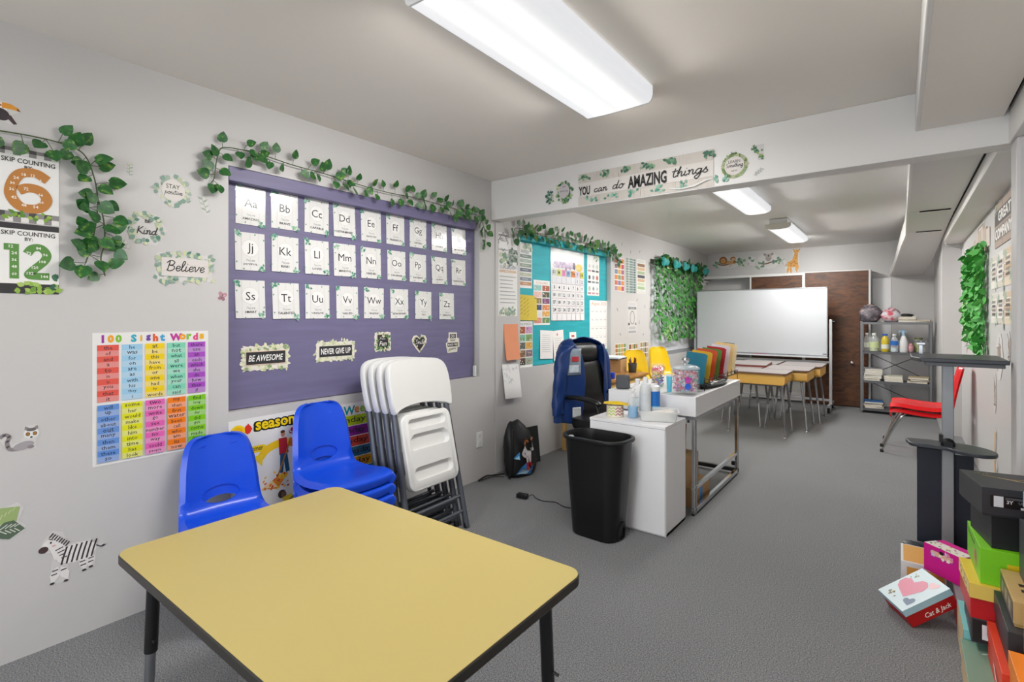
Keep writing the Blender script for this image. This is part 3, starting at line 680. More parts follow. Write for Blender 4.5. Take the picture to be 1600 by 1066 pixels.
def d_smile(p):
    p.poly([(x * .96, y * .96) for x, y in HEART], '#e0cdb4'); p.poly([(x * .84, y * .84) for x, y in HEART], '#2b2a2c')
    for k, (x, y) in enumerate(HEART): p.leaf(x * .88, y * .88, .02, .012, k * 67, ['#7c9a68', '#d9d9b4'][k % 2])
    p.word('Smile', .002, .004, .085, .016, '#f4f2ee', wd=.003)
def d_dowhat(p):
    p.rect(0, .048, .066, .032, '#2b2a2c'); p.text('DO', 0, .048, h=.022, col='#f4f2ee', bold=.015); p.text('WHAT', 0, .016, w=.06, h=.018, bold=.01)
    p.rect(0, -.017, .116, .03, '#2b2a2c'); p.text('MAKES YOU', 0, -.017, w=.104, h=.017, col='#f4f2ee', bold=.012); p.text('HAPPY', 0, -.05, w=.07, h=.018, bold=.006)
    p.foliage(.035, -.03, .02, .04, 5, ['#c9cf8a'], .012, 24); p.foliage(-.045, -.06, .03, .02, 5, ['#8fa877'], .014, 25)
vc = mat('die_cut_card', '#e9e4d8', .5, var=.03)
decal('die_cut_sign', 'black and cream die-cut sign reading Be Awesome', 'sign', .25, .13, MWALL('left', 1.391, 1.094, -.049), d_awe, poly=scallop(.245, .125, 44, .13, 4), m=vc, group='die-cut signs on the board')
decal('die_cut_sign', 'black and cream die-cut sign reading Never Give Up', 'sign', .26, .11, MWALL('left', 1.823, 1.107, -.049), d_never, poly=scallop(.262, .108, 40, .12, 5), m=vc, group='die-cut signs on the board')
decal('die_cut_sign', 'square leafy die-cut sign reading Have Fun', 'sign', .12, .12, MWALL('left', 2.178, 1.149, -.049), d_fun, poly=scallop(.128, .122, 28, .06, 6), m=vc, group='die-cut signs on the board')
decal('die_cut_sign', 'heart shaped die-cut sign reading Smile', 'sign', .13, .12, MWALL('left', 2.504, 1.124, -.049), d_smile, poly=[(x * 1.15, y * 1.1) for x, y in HEART], m=vc, group='die-cut signs on the board')
decal('die_cut_sign', 'stacked word die-cut sign reading Do What Makes You Happy', 'sign', .13, .16, MWALL('left', 2.846, 1.117, -.049), d_dowhat, poly=[(-.055, -.08), (.05, -.075), (.052, -.04), (.075, -.036), (.07, .03), (.045, .034), (.046, .075), (-.045, .078), (-.045, .038), (-.055, .03), (-.055, .004), (-.075, -.002), (-.07, -.036)], m=vc, group='die-cut signs on the board')

# --- seasons and days posters behind the chairs
o = sheet('seasons_poster', 'white seasons poster with raking children behind blue chairs', 'poster', .42, .56, MWALL('left', 1.388, .508, 0, 1.0), m=GLOSSY(), curl=.03)
p = Print(.034); YL = '#f2cf12'
p.ell(-.165, .225, .075, .06, '#f5d21e', 12); p.ell(-.165, .225, .05, .04, '#f0b81a', 12); p.poly([(-.13, .24), (-.112, .255), (-.1, .24), (-.092, .225), (-.105, .205), (-.118, .2), (-.13, .21)], '#e0342c')
for dx, dy in ((.004, -.004), (-.003, .003), (.004, .003), (-.004, -.003), (0, 0)): p.text('seasons', .05 + dx, .232 + dy, w=.265, h=.05, col='#1a1712', bold=.05)
p.text('seasons', .05, .232, w=.25, h=.043, col='#f4d31a', bold=.03)
p.poly([(x, y) for x, y in rrect(.13, .035, .016, 3, -.09, .115)], YL); p.text('summer', -.085, .115, w=.09, h=.018, bold=.01)
p.poly([(x, y) for x, y in rrect(.1, .035, .016, 3, .155, .175)], '#8c1f33'); p.ell(.125, .18, .034, .034, '#f4eee8'); p.ell(.125, .18, .024, .026, '#c02a35', 8)
p.line([(-.07, .05), (-.02, .1), (.05, .12), (.1, .118)], .04, '#f2c61c', 6); p.line([(.1, .118), (.15, .1), (.175, .07)], .045, '#e07a1e', 6); p.poly([(.14, .075), (.2, .075), (.17, .04)], '#8e1b24'); p.poly([(-.1, .08), (-.05, .02), (-.04, .08)], '#f2d021')
p.ell(.07, .165, .024, .032, '#c98d6a'); p.ell(.07, .178, .026, .016, '#5b3522'); p.poly([(.045, .145), (.09, .145), (.098, .06), (.045, .055)], '#c22f38'); p.poly([(.05, .06), (.09, .06), (.1, -.04), (.078, -.045), (.07, .02), (.062, -.045), (.044, -.04)], '#2c5a7c')
p.line([(.11, .12), (.02, -.08)], .008, '#b87a2e'); p.poly([(-.06, -.1), (.06, -.04), (.09, -.05), (.03, -.12)], '#e58a2a'); p.poly([(-.06, -.1), (.0, -.07), (.03, -.11)], '#f2cf9a'); p.ell(.06, -.06, .05, .03, '#f2c030')
for k in range(22): p.leaf(rnd.uniform(-.05, .1), rnd.uniform(-.12, -.03), .018, .01, rnd.uniform(0, 360), rnd.choice(['#e0602a', '#f2c030', '#c23a2a', '#e8a02a']))
p.ell(.05, -.155, .045, .045, '#2a1a14'); p.ell(.06, -.16, .03, .032, '#7a4a32'); p.poly([(.05, -.175), (.1, -.165), (.115, -.2), (.06, -.215)], '#f0cf20'); p.line([(.12, -.18), (.03, -.23)], .006, '#6a4a2a'); p.ell(-.1, -.04, .05, .03, '#1d1a22'); p.ell(-.11, -.02, .03, .03, '#6a4634')
p.poly([(.04, -.24), (.14, -.25), (.12, -.275), (.03, -.27)], '#b23a2e')
p.build(o, m=ink('glossy_ink', .2, .3))
o = sheet('days_poster', 'days of the week poster with coloured bands behind chairs', 'poster', .42, .56, MWALL('left', 1.848, .503, 0), m=GLOSSY())
p = Print(.002)
for ch, x, col in zip('Days', (-.18, -.145, -.11, -.08), ('#c03a9a', '#40a0d0', '#f09a30', '#7fbf30')): p.text(ch, x, .235 if ch != 'y' else .228, h=.05 if ch == 'D' else .04, col=col, bold=.03)
p.text('of', -.03, .25, h=.022, col='#b03a8a', bold=.02); p.text('the', -.03, .222, h=.022, col='#b03a8a', bold=.02)
for ch, x, col in zip('Week', (.035, .09, .13, .17), ('#159aa5', '#e08a40', '#7fbf30', '#c03a9a')): p.text(ch, x, .235, h=.055 if ch in 'Wk' else .04, col=col, bold=.03)
for k, (d, c) in enumerate((('Sunday', '#b9cf1a'), ('Monday', '#8e1f9c'), ('Tuesday', '#e0483c'), ('Wednesday', '#2a6f9c'), ('Thursday', '#e8a21e'), ('Friday', '#3f9a4a'), ('Saturday', '#c0347a'))):
    yy = .172 - k * .0655; p.rect(0, yy, .405, .06, c); p.text(d, .04, yy, h=.045, w=.035 * len(d) + .02, bold=.01, col='#24202a')
p.build(o, m=ink('glossy_ink', .2, .3))
# --- wall outlet
t = thing('wall_outlet', 'white wall outlet beside the wall ridge', 'outlet', M=MWALL('left', 3.1, .325))
b = MB(); b.prism(rrect(.075, .122, .006), 0, .007); b.build('plate', WHITEP(), t, bevel=.002)
for y in (-.03, .03): b = MB(); b.prism(rrect(.034, .03, .01, 4, 0, y), .007, .0095); b.build('socket', mat('outlet_ivory', '#d9d9d6', .4), t)

# --- prints around the teal board
def rows(p, x0, x1, ys, col, wd=.006):
    q = random.Random(int(abs(x0) * 1000))
    for y in ys: p.line([(x0, y), (x0 + (x1 - x0) * q.uniform(.75, 1), y)], wd, col)
o = sheet('classroom_poster', 'tall pale classroom rules poster left of the teal board', 'poster', .268, .68, MWALL('left', 3.478, 1.66))
p = Print(.002); p.foliage(0, .14, .24, .07, 40, PALEG, .05, 31); p.foliage(0, -.3, .22, .05, 30, PALEG + ['#9db274'], .045, 32)
p.text('CLASSROOM', 0, .08, w=.23, h=.028, col='#8d92a0', bold=.0); p.text('EXPECTATIONS', 0, .045, w=.23, h=.022, col='#d9a25a', bold=.01)
rows(p, -.115, .115, [.0 - k * .032 for k in range(8)], '#a9a9ac'); p.build(o)
o = sheet('classroom_poster', 'small black framed hello print at the top of rules poster', 'poster', .128, .15, MWALL('left', 3.407, 1.954, .0022)); p = Print(.002)
p.ring(0, 0, .15, .17, .01, '#77787a', 4); p.rect(0, .055, .12, .016, '#8b8d8f'); p.text('HELLO', 0, .02, w=.1, h=.03, col='#55565a', bold=.01); p.rect(0, -.03, .11, .05, '#f6f6f6'); p.rect(0, -.068, .124, .006, '#77787a'); p.build(o)
o = sheet('classroom_poster', 'small green square leafy print beside rules poster', 'poster', .13, .148, MWALL('left', 3.547, 1.83, .0022)); p = Print(.002)
p.rect(0, 0, .124, .142, '#8d9a94'); p.foliage(0, 0, .11, .13, 50, ['#5d7466', '#76897c', '#a9b5ab', '#4a5c52'], .04, 33); p.text('welcome', 0, .03, w=.1, h=.02, col='#e6e6e0'); p.rect(.02, -.055, .06, .03, '#e6e8e6'); p.build(o)
XB = -.049
o = sheet('days_chart', 'chart of grey green weekday strips on teal board', 'poster', .218, .415, MWALL('left', 3.798, 1.786, XB)); p = Print(.002)
p.foliage(.04, .175, .14, .05, 18, PALEG, .04, 34); p.text('WEEK', 0, .125, w=.13, h=.032, col='#7d8a92')
for k, c in enumerate(('#7f8f88', '#a9b8b0', '#8c9f8e', '#6a7684', '#b6bda6', '#7d8b96', '#c2906a')):
    p.rect(0, .085 - k * .042, .2, .032, c); p.text(('MONDAY', 'TUESDAY', 'WEDNESDAY', 'THURSDAY', 'FRIDAY', 'SATURDAY', 'SUNDAY')[k], .0, .085 - k * .042, h=.013, col='#e6e6e2', res=1)
p.build(o)
o = sheet('paper_sheet', 'yellow handwritten sheet pinned on teal board', 'paper', .29, .235, MWALL('left', 3.835, 1.397, XB, -1), m=mat('yellow_paper', '#d6c04a', .7), curl=.012); p = Print(.0145)
for k in range(5):
    for j in range(3): p.line([(-.12 + j * .05, .08 - k * .035 - j * .01), (-.085 + j * .05, .095 - k * .035 - j * .005)], .006, '#a08b34')
p.build(o)
o = sheet('colours_chart', 'chart of coloured squares on teal board beside the calendar', 'poster', .28, .43, MWALL('left', 4.074, 1.449, XB)); p = Print(.002)
p.text('COLORS', 0, .19, w=.2, h=.02, col='#d08a6a'); cs = ['#8fc7c4', '#b0604a', '#e2b9b4', '#4c5a4a', '#8a7f52', '#7a4a78', '#2f4a6e', '#d98a52', '#dcdcdc', '#dba24a', '#d98f84', '#6a8f5a']
for k in range(12):
    x = -.07 + .14 * (k % 2); y = .14 - .062 * (k // 2); p.rect(x, y, .125, .052, cs[k]); p.foliage(x, y, .1, .035, 5, ['#e8d8b0', '#c9705a', '#f0e8d8'], .02, 60 + k)
p.build(o)
o = sheet('numbers_chart', 'numbers chart of small pictures at bottom left of teal board', 'poster', .228, .425, MWALL('left', 3.804, 1.061, XB)); p = Print(.002)
p.text('NUMBERS', .01, .185, w=.18, h=.024, col='#8a8f96'); cs = ['#a8583a', '#c99ac4', '#7fbfa0', '#7fa86a', '#5a6a62', '#e0b04a', '#8a6a4a', '#8f7a86', '#3c3a38', '#9fb09a']
for k in range(10):
    x = -.055 + .11 * (k % 2); y = .13 - .072 * (k // 2); p.rect(x, y, .1, .062, cs[k]); p.foliage(x, y, .075, .045, 7, ['#e8d8b0', '#c9705a', '#5a4a3a', '#efe6d2'], .018, 80 + k)
p.build(o)
o = sheet('wall_calendar', 'large classroom calendar with coloured weekday tabs on teal board', 'calendar', .665, .735, MWALL('left', 4.561, 1.645, XB), m=GLOSSY(), curl=.006); p = Print(.009)
p.poly([(-.28, .25), (.12, .25), (.14, .17), (-.28, .16)], '#b5a3bb'); p.foliage(-.1, .205, .34, .06, 40, ['#a58fb0', '#c9b9cf', '#8f7a9c'], .05, 41); p.ell(.12, .2, .05, .08, '#5a5560'); p.ell(.22, .19, .14, .08, '#e3c55a'); p.text('2023', .2, .185, h=.03, col='#fbf4d8', shear=.3)
for k, (d, c) in enumerate(zip(('SU', 'M', 'T', 'W', 'TH', 'F', 'SA'), ('#c9ced0', '#c6cf6a', '#e08ab8', '#8fb0d8', '#e89050', '#d9cfe0', '#d8cc5a'))):
    x = -.276 + k * .092; p.rect(x, .115, .075, .065, c); p.text(d, x, .115, h=.036, bold=.02, res=1)
    for r in range(6): p.rect(x, .04 - r * .075, .082, .066, '#e3e3e8' if r < 1 else '#efeff0'); p.line([(x - .04, .004 - r * .075), (x + .04, .004 - r * .075)], .002, '#d8a8b0')
for n in range(1, 31):
    k = n + 4; c, r = k % 7, k // 7
    p.text(str(n), -.276 + c * .092, .04 - r * .075, h=.036, bold=.012, res=1) if r < 6 else None
p.build(o, m=ink('glossy_ink', .2, .3))
o = sheet('paper_sheet', 'white typed list pinned low on teal board, left of two', 'paper', .225, .275, MWALL('left', 4.15, 1.042, XB, -3), curl=.01); p = Print(.0125); rows(p, -.08, .08, [.09 - k * .02 for k in range(9)], '#b9bcc4', .004); p.build(o)
o = sheet('paper_sheet', 'white typed note pinned low on teal board, right of two', 'paper', .2, .3, MWALL('left', 4.372, 1.026, XB, 3), curl=.01); p = Print(.0125); p.ell(-.02, .11, .025, .03, '#d98a84'); rows(p, -.07, .07, [.07 - k * .022 for k in range(9)], '#b9bcc4', .004); p.build(o)
o = sheet('note_card', 'tiny white card pinned on teal board above the office chair', 'card', .14, .12, MWALL('left', 4.655, 1.09, XB), curl=.006); p = Print(.008); p.rect(0, .02, .06, .02, '#c24a5a'); p.build(o)
o = sheet('shapes_chart', 'narrow shapes chart at right of the large calendar', 'poster', .28, .455, MWALL('left', 5.108, 1.777, XB)); p = Print(.002)
p.foliage(.08, .2, .1, .04, 12, PALEG, .04, 43)
for r in range(3):
    for c in range(3):
        x = -.09 + c * .09; y = .1 - r * .125; p.ell(x, y, .055, .055, ['#d9c3c6', '#c3cdd6', '#cfd6c6', '#5a5a62', '#9aa0a8', '#c9706a', '#b9c4b4', '#8f9aa6', '#a8b8a4'][r * 3 + c], [3, 4, 24, 5, 6, 8, 24, 4, 3][r * 3 + c]); p.rect(x, y - .052, .07, .02, ['#c9a6a6', '#555a60', '#555a60', '#4a5058', '#7f8a90', '#7f8a90', '#b97f84', '#c39aa0', '#c3a6a6'][r * 3 + c])
p.build(o)
o = sheet('wall_calendar', 'cream monthly planner sheet with orange heading on teal board', 'calendar', .43, .56, MWALL('left', 5.24, 1.217, XB)); p = Print(.002)
p.text('August 2023', 0, .24, w=.36, h=.05, col='#d9a27a', shear=.2)
for y in (.175, .08, -.02, -.12, -.22):
    p.line([(-.2, y), (.2, y)], .003, '#cfcfd2')
    for x in (-.15, -.05, .05, .15): p.line([(x - .03, y - .02), (x + .03, y - .02)], .006, '#b4b4b8')
p.build(o)
t = sheet('paper_sheet', 'orange paper hanging left of the numbers chart', 'paper', .2, .31, MWALL('left', 3.52, 1.095, .002), m=mat('orange_paper', '#eb9a72', .7), curl=.03, bow=True)
o = sheet('drawing_sheet', 'faint pencil drawing curling off the wall below orange paper', 'paper', .235, .285, MWALL('left', 3.5, .757, .003, -3), curl=.05); p = Print(.053); q = random.Random(5)
for k in range(16):
    x, y = q.uniform(-.09, .09), q.uniform(-.02, .12); p.line([(x, y), (x + q.uniform(-.03, .03), y + q.uniform(-.03, .03)), (x + q.uniform(-.05, .05), y + q.uniform(-.04, .02))], .003, '#b7bac0', 3)
p.build(o)
# right of the teal board
def patch_poster(name, lab, w, h, y, z, cs, cols=2, rws=6, border='#e4e2dd'):
    o = sheet(name, lab, 'poster', w, h, MWALL('left', y, z)); p = Print(.002)
    for k in range(cols * rws):
        p.rect(-w / 2 + w * (k % cols + .5) / cols, h / 2 - h * (k // cols + .5) / rws, w / cols * .88, h / rws * .82, cs[k % len(cs)])
    p.build(o); return o
patch_poster('collage_poster', 'bright orange and purple collage poster right of teal board', .262, .40, 5.675, 1.82, ['#c9705a', '#8f7fa6', '#d98a4a', '#b98fa0', '#e0a23c', '#c4566a', '#7f8fb0', '#d9b05a', '#a86a8a', '#e08a4a', '#8a9a6a', '#c97a6a'], 3, 6)
patch_poster('hundreds_chart', 'grey green hundreds grid poster, middle of three', .285, .44, 6.006, 1.828, ['#7f938a', '#a9b5ac', '#6f8a80', '#8f9aa0', '#5f7a72'], 5, 14)
patch_poster('strip_poster', 'poster with brown and green word strips, rightmost of three', .266, .445, 6.325, 1.835, ['#cfcfca', '#8a6a52', '#c9ab86', '#a3b290', '#4f4f55', '#c9a98a', '#c0c9b0', '#9fb48c'], 1, 9)
o = decal('affirmation_sticker', 'black lettered sticker with empty oval, right of teal board', 'sticker', .27, .41, MWALL('left', 6.05, 1.3), lambda p: (p.ring(0, 0, .14, .17, .01, '#55565a'), p.rect(0, .17, .2, .03, '#c9c9cc'), p.rect(0, .12, .24, .03, '#7a7b80'), p.text('YOU ARE', 0, .12, h=.02, col='#e0e0e0'), p.rect(-.1, -.08, .05, .03, '#55565a'), p.rect(.1, -.08, .05, .03, '#8a8b90'), p.rect(0, -.13, .2, .03, '#b9babd'), p.rect(0, -.18, .22, .03, '#a9aaad')), poly=rrect(.28, .42, .05))
for (lab, y, z, w, h, cs) in (('small orange framed picture low behind the wooden desk', 5.71, .905, .3, .16, ['#a8713a', '#8fa86a', '#c9a05a', '#7f9a5a']), ('small brown picture sheet behind the first yellow chair', 6.08, .86, .26, .22, ['#8a5a3a', '#c9b08a', '#6a7a4a', '#b08a5a']), ('small picture sheet behind the second yellow chair', 6.43, .87, .27, .22, ['#b08a4a', '#9fa88a', '#8a6a5a', '#c0b090'])):
    patch_poster('picture_sheet', lab, w, h, y, z, cs, 4, 3)
q = random.Random(9)
for k, (y, z) in enumerate(((5.75, 2.2), (6.0, 2.13), (6.28, 2.16), (5.62, 1.4), (6.2, 1.53), (6.45, 1.45), (5.7, 1.1), (6.4, 1.08), (6.27, 1.24))):
    decal('leaf_sticker', 'tiny grey feather leaf sticker, ' + ('above the collage poster', 'above the grid poster', 'above the word strip poster', 'left of the oval sticker', 'just above the oval sticker', 'upper right of the oval sticker', 'lower left of the oval sticker', 'lower right of the oval sticker', 'right beside the oval sticker')[k], 'sticker', .025, .07, MWALL('left', y, z, rz=q.uniform(-60, 60)), lambda p: (p.leaf(0, -.03, .06, .02, 90, '#9aa09c'), p.line([(0, -.035), (0, .03)], .002, '#7a807c')), poly=[(-.008, -.035), (.008, -.035), (.012, 0), (.004, .035), (-.004, .035), (-.012, 0)], group='tiny leaf stickers around the oval')
decal('ribbon_sticker', 'small pink ribbon loop sticker above teal board ivy', 'sticker', .03, .08, MWALL('left', 4.78, 2.195), lambda p: (p.ring(0, .02, .03, .045, .006, '#c98a92'), p.line([(-.01, -.035), (.004, .0)], .007, '#c98a92'), p.line([(.01, -.035), (-.004, .0)], .007, '#b97a84')), poly=[(-.016, -.04), (.016, -.04), (.017, .03), (0, .046), (-.017, .03)])

# --- beam banner and stickers
BW = .955
t = thing('lettered_banner', 'long leafy banner reading You Can Do Amazing Things on beam', 'banner', M=MWALL('front', 1.308, 2.2375, 3.248))
segs = [-.4775, -.318, -.16, 0.0, .2385, .4775]
for i in range(5):
    b = MB(); b.bx((segs[i], -.1145, 0), (segs[i + 1] - .001, .1145, .0012)); o = b.build('card', mat('banner_card', '#cfc8bf', .5, var=.03), t, sm=0)
p = Print(.002)
q = random.Random(17)
for k in range(60): x = q.uniform(-.47, .47); y = q.choice([q.uniform(.045, .11), q.uniform(-.11, -.06)]); p.line([(x, y - .02), (x, y + .02)], .0012, '#b9b1a8')
p.rect(.0, -.004, .95, .098, '#dcd7d1')
for k in range(6):
    x = -.46 + k * .16 if k < 4 else (-.46 + .64 + (k - 4) * .24)
    for j in range(13): p.leaf(x + q.uniform(0, .075) ** 1.0, .098 + q.uniform(-.03, .012) * (1 - j / 16), .028, .018, q.uniform(150, 330), q.choice(['#4f7f62', '#6f9a7a', '#3f6f58', '#8fb08a']))
    for j in range(9): p.leaf(x + .1 + q.uniform(-.05, .03), -.095 + q.uniform(-.012, .025), .026, .016, q.uniform(0, 200), q.choice(['#5f9a86', '#8fbfa8', '#4f8f7c', '#7fae9a']))
p.text('YOU', -.425, -.012, w=.09, h=.066, col='#1d1c1e', bold=.03); p.word('can', -.297, -.022, .105, .024, '#1d1c1e', wd=.0055); p.word('do', -.163, -.02, .085, .028, '#1d1c1e', wd=.0055)
p.text('AMAZING', .047, -.008, w=.27, h=.084, col='#1d1c1e', bold=.035); p.word('things', .33, -.008, .235, .03, '#1d1c1e', wd=.0065)
p.build(t, 'lettering')
b = MB(); b.tube([(.2, -.09, .004), (.27, -.105, .012), (.36, -.10, .02), (.43, -.075, .018), (.47, -.07, .004)], .004, 6, flat=.3); b.build('loose_strip', WHITEP(), t)
def d_learn(p):
    p.ell(0, 0, .15, .15, '#a3ad8e', 28); p.foliage(0, 0, .13, .13, 80, ['#6f8a4c', '#8fa86e', '#55703f', '#b5b98a'], .022, 51, ring='e'); p.ell(0, 0, .112, .112, '#dcd6d0', 28)
    p.text('LEARN', 0, .026, w=.066, h=.017, bold=.005); p.word('Something', 0, -.001, .098, .012, wd=.0026); p.text('NEW', 0, -.03, w=.036, h=.009, bold=.005)
decal('quote_sticker', 'round leafy sticker reading Learn Something New on beam', 'sticker', .15, .15, MWALL('front', 1.904, 2.225, 3.249), d_learn, poly=ell(.152, .152, 28))
def d_oval(p):
    p.foliage(0, 0, .12, .135, 60, GREENS + ['#c2c98a'], .03, 52, ring='e'); p.ell(0, .008, .092, .11, '#c9c2c4', 24); p.text('YOU', 0, .04, h=.011); p.word('matter'.replace('a', 'a'), 0, .01, .07, .012, '#8a7f84', wd=.0022) if False else p.text('belong', 0, .008, w=.07, h=.018, col='#6a6266', shear=.3)
    p.foliage(.01, -.05, .06, .03, 10, GREENS, .024, 53)
decal('quote_sticker', 'small oval leafy sticker left of the lettered banner', 'sticker', .14, .15, MWALL('front', .708, 2.242, 3.249), d_oval, poly=blob(.14, .155, 22, .08, 5))
decal('leaf_sticker', 'dark green eucalyptus cluster sticker at left end of beam', 'sticker', .08, .11, MWALL('front', .58, 2.223, 3.249), lambda p: p.foliage(0, 0, .05, .085, 30, ['#3f6f62', '#5d8a74', '#2f5f52', '#8fa86a'], .026, 54), poly=blob(.075, .112, 20, .12, 6))
decal('leaf_sticker', 'dark green leaf sprig sticker right of the round beam sticker', 'sticker', .06, .09, MWALL('front', 2.034, 2.28, 3.249), lambda p: (p.foliage(-.008, .025, .04, .022, 12, ['#3f6f62', '#5d8a5c', '#2f5f42'], .022, 55), p.foliage(.012, -.015, .02, .05, 10, ['#4f7f52', '#9fae5a', '#5d8a5c'], .02, 56)), poly=[(-.034, .045), (-.036, .02), (.0, .01), (.0, -.045), (.02, -.045), (.03, 0), (.032, .045)])
decal('leaf_sticker', 'faint grey fern sprig sticker low on the beam', 'sticker', .035, .05, MWALL('front', 2.036, 2.166, 3.249, -25), d_sprig(.035, .05, ['#b0b5ae', '#9ea49c'], 7, 8), poly=sprig_poly(.035, .05))

# --- animals on the back wall
def branch(p, w, y=0): p.line([(-w / 2, y - .02), (-w * .2, y - .045), (w * .15, y - .02), (w / 2, y + .01)], .02, '#6a4a30', 5)
def d_lion(p):
    branch(p, .38); p.foliage(-.19, -.03, .08, .06, 9, ['#6f8f7a', '#8fa890'], .07, 61); p.foliage(.19, .0, .08, .1, 12, ['#5f8070', '#8fa890', '#7a9a70'], .07, 62)
    p.ell(-.01, -.005, .2, .06, '#c99a62'); p.ell(-.085, .035, .13, .13, '#8f5a32', 16); p.ell(-.085, .03, .085, .085, '#d9a866', 16); p.ell(-.1, .035, .012, .014, '#2a1a14'); p.ell(-.07, .035, .012, .014, '#2a1a14'); p.ell(-.085, .015, .02, .014, '#4a2f22')
    p.ell(.075, .055, .09, .07, '#a06a3c', 14); p.ell(.08, .045, .06, .05, '#d9b488', 14); p.ell(.1, .0, .05, .06, '#a06a3c'); p.line([(.06, -.02), (.02, -.08)], .012, '#c99a62')
decal('lion_sticker', 'lion and monkey on a branch sticker on back wall', 'sticker', .46, .22, MWALL('back', .355, 2.243, 9.199), d_lion, poly=blob(.47, .2, 26, .1, 8))
decal('leaf_sticker', 'round leaf and paw dots sticker between lion and koala', 'sticker', .12, .15, MWALL('back', .725, 2.246, 9.199), lambda p: (p.ell(-.03, .045, .045, .05, '#6f8f7a'), p.leaf(.02, -.02, .05, .03, 70, '#7a9a70'), p.leaf(.02, -.02, .05, .03, 130, '#5f8070'), p.ell(-.05, -.05, .02, .02, '#7a4a52')), poly=blob(.13, .16, 18, .1, 9))
def d_koala(p):
    branch(p, .3); p.foliage(-.12, -.08, .08, .08, 10, ['#8fa890', '#6f8f7a'], .06, 63); p.foliage(.13, .0, .1, .08, 12, ['#5f8070', '#7a9a70'], .06, 64)
    p.ell(.0, .05, .09, .11, '#a39a98', 16); p.ell(.0, .09, .1, .07, '#b3aaa8', 16); p.ell(-.055, .11, .045, .04, '#968d8c'); p.ell(.055, .11, .045, .04, '#968d8c'); p.ell(0, .085, .02, .03, '#3a3234')
decal('koala_sticker', 'grey koala on a leafy branch sticker on back wall', 'sticker', .33, .26, MWALL('back', .98, 2.224, 9.199), d_koala, poly=blob(.34, .27, 24, .1, 10))
decal('leaf_sticker', 'small grey crescent leaf sticker left of the giraffe', 'sticker', .06, .12, MWALL('back', 1.2, 2.2, 9.199), lambda p: (p.line([(.015, .05), (-.02, .01), (0, -.05)], .014, '#a3aab0', 5), p.leaf(.0, .02, .05, .02, 50, '#b9beb8')), poly=blob(.06, .12, 14, .08, 11))
def d_giraffe(p):
    G = '#d9a04e'
    for (x, y, l, a) in ((-.06, -.08, .13, -100), (-.035, -.08, .13, -85), (.045, -.06, .14, -85), (.07, -.05, .12, -95)): p.leaf(x, y, l, .035, a, G)
    p.poly([(-.09, -.08), (-.08, -.02), (-.01, .02), (.03, .14), (.075, .14), (.07, .0), (.08, -.08), (.0, -.1)], G); p.ell(.05, .155, .09, .055, G); p.leaf(.02, .17, .05, .02, 130, '#a06a32'); p.leaf(.08, .17, .05, .02, 45, '#6a4422'); p.ell(.06, .16, .01, .012, '#2a1a14')
    q = random.Random(3)
    for k in range(16): p.ell(q.uniform(-.06, .06), q.uniform(-.08, .0), .018, .016, '#b5732e', 6)
    for k in range(8): p.ell(.035 + q.uniform(-.008, .02), .03 + k * .013, .014, .012, '#b5732e', 6)
    p.line([(-.09, -.04), (-.11, -.08)], .008, '#a06a32')
decal('giraffe_sticker', 'standing giraffe sticker on back wall above the closet', 'sticker', .23, .4, MWALL('back', 1.335, 2.2, 9.199), d_giraffe, poly=[(-.115, -.09), (-.095, -.19), (-.03, -.205), (.03, -.2), (.085, -.17), (.09, .0), (.09, .13), (.115, .2), (.0, .2), (-.005, .15), (.0, .05), (-.09, -.02)])

# --- right wall of the back room
RX = 3.233
def rposter(name, lab, y0, y1, z0, z1, draw, m=None, rz=0, poly=None):
    o = sheet(name, lab, 'poster', abs(y1 - y0), z1 - z0, MWALL('right', (y0 + y1) / 2, (z0 + z1) / 2, RX, rz), m=m, poly=poly); p = Print(.002); draw(p, abs(y1 - y0), z1 - z0); p.build(o); return o
def planks(p, w, h, c=('#cdb9a6', '#b7aca2', '#c9bfb4')):
    n = 5
    for k in range(n): p.rect(0, h / 2 - h * (k + .5) / n, w, h / n - .004, c[k % len(c)])
t = thing('wooden_sign_print', 'weathered plank print with white capital lettering high on right wall', 'sign', M=MWALL('right', 4.56, 1.94, RX))
for i, (x0, x1) in enumerate(((-.365, -.03), (-.022, .365))):
    b = MB(); b.bx((x0, -.148, 0), (x1, .148, .004)); b.build('panel', mat('plank_print', '#a9988c', .6, var=.12), t, sm=0)
p = Print(.005); p.rect(0, .05, .70, .1, '#55504e'); p.rect(0, -.06, .70, .09, '#7a6f68'); p.text('GREAT', .05, .055, w=.5, h=.07, col='#eceae6', bold=.03); p.text('COMPANY', 0, -.06, w=.66, h=.075, col='#eceae6', bold=.03); p.foliage(-.3, .12, .1, .05, 10, PALEG, .05, 71); p.build(t, 'lettering')
for r, (z0, z1) in enumerate(((1.514, 1.751), (1.269, 1.477))):
    for c in range(3):
        y0 = 5.12 - c * .295
        def dr(p, w, h, c=c, r=r):
            planks(p, w, h, (('#cfc8c0', '#dcd7d1', '#c4bcb2'), ('#d9d4ce', '#c9c2ba', '#e0dcd6'), ('#cfb79c', '#d9c8b2', '#c4a888'))[c]); p.foliage(-w * .3, h * .3, .1, .08, 10, PALEG, .05, 72 + c); p.foliage(w * .3, -h * .3, .1, .08, 10, PALEG, .05, 76 + c)
            for k in range(4): p.line([(-w * .28, h * .22 - k * h * .14), (w * .28, h * .22 - k * h * .14)], .018, '#5a5654' if (k + c) % 2 else '#8a8480')
        rposter('quote_print', '%s row plank style quote print, %s of three, on right wall' % (('upper', 'lower')[r], ('farthest', 'middle', 'nearest')[c]), y0, y0 - .28, z0, z1, dr)
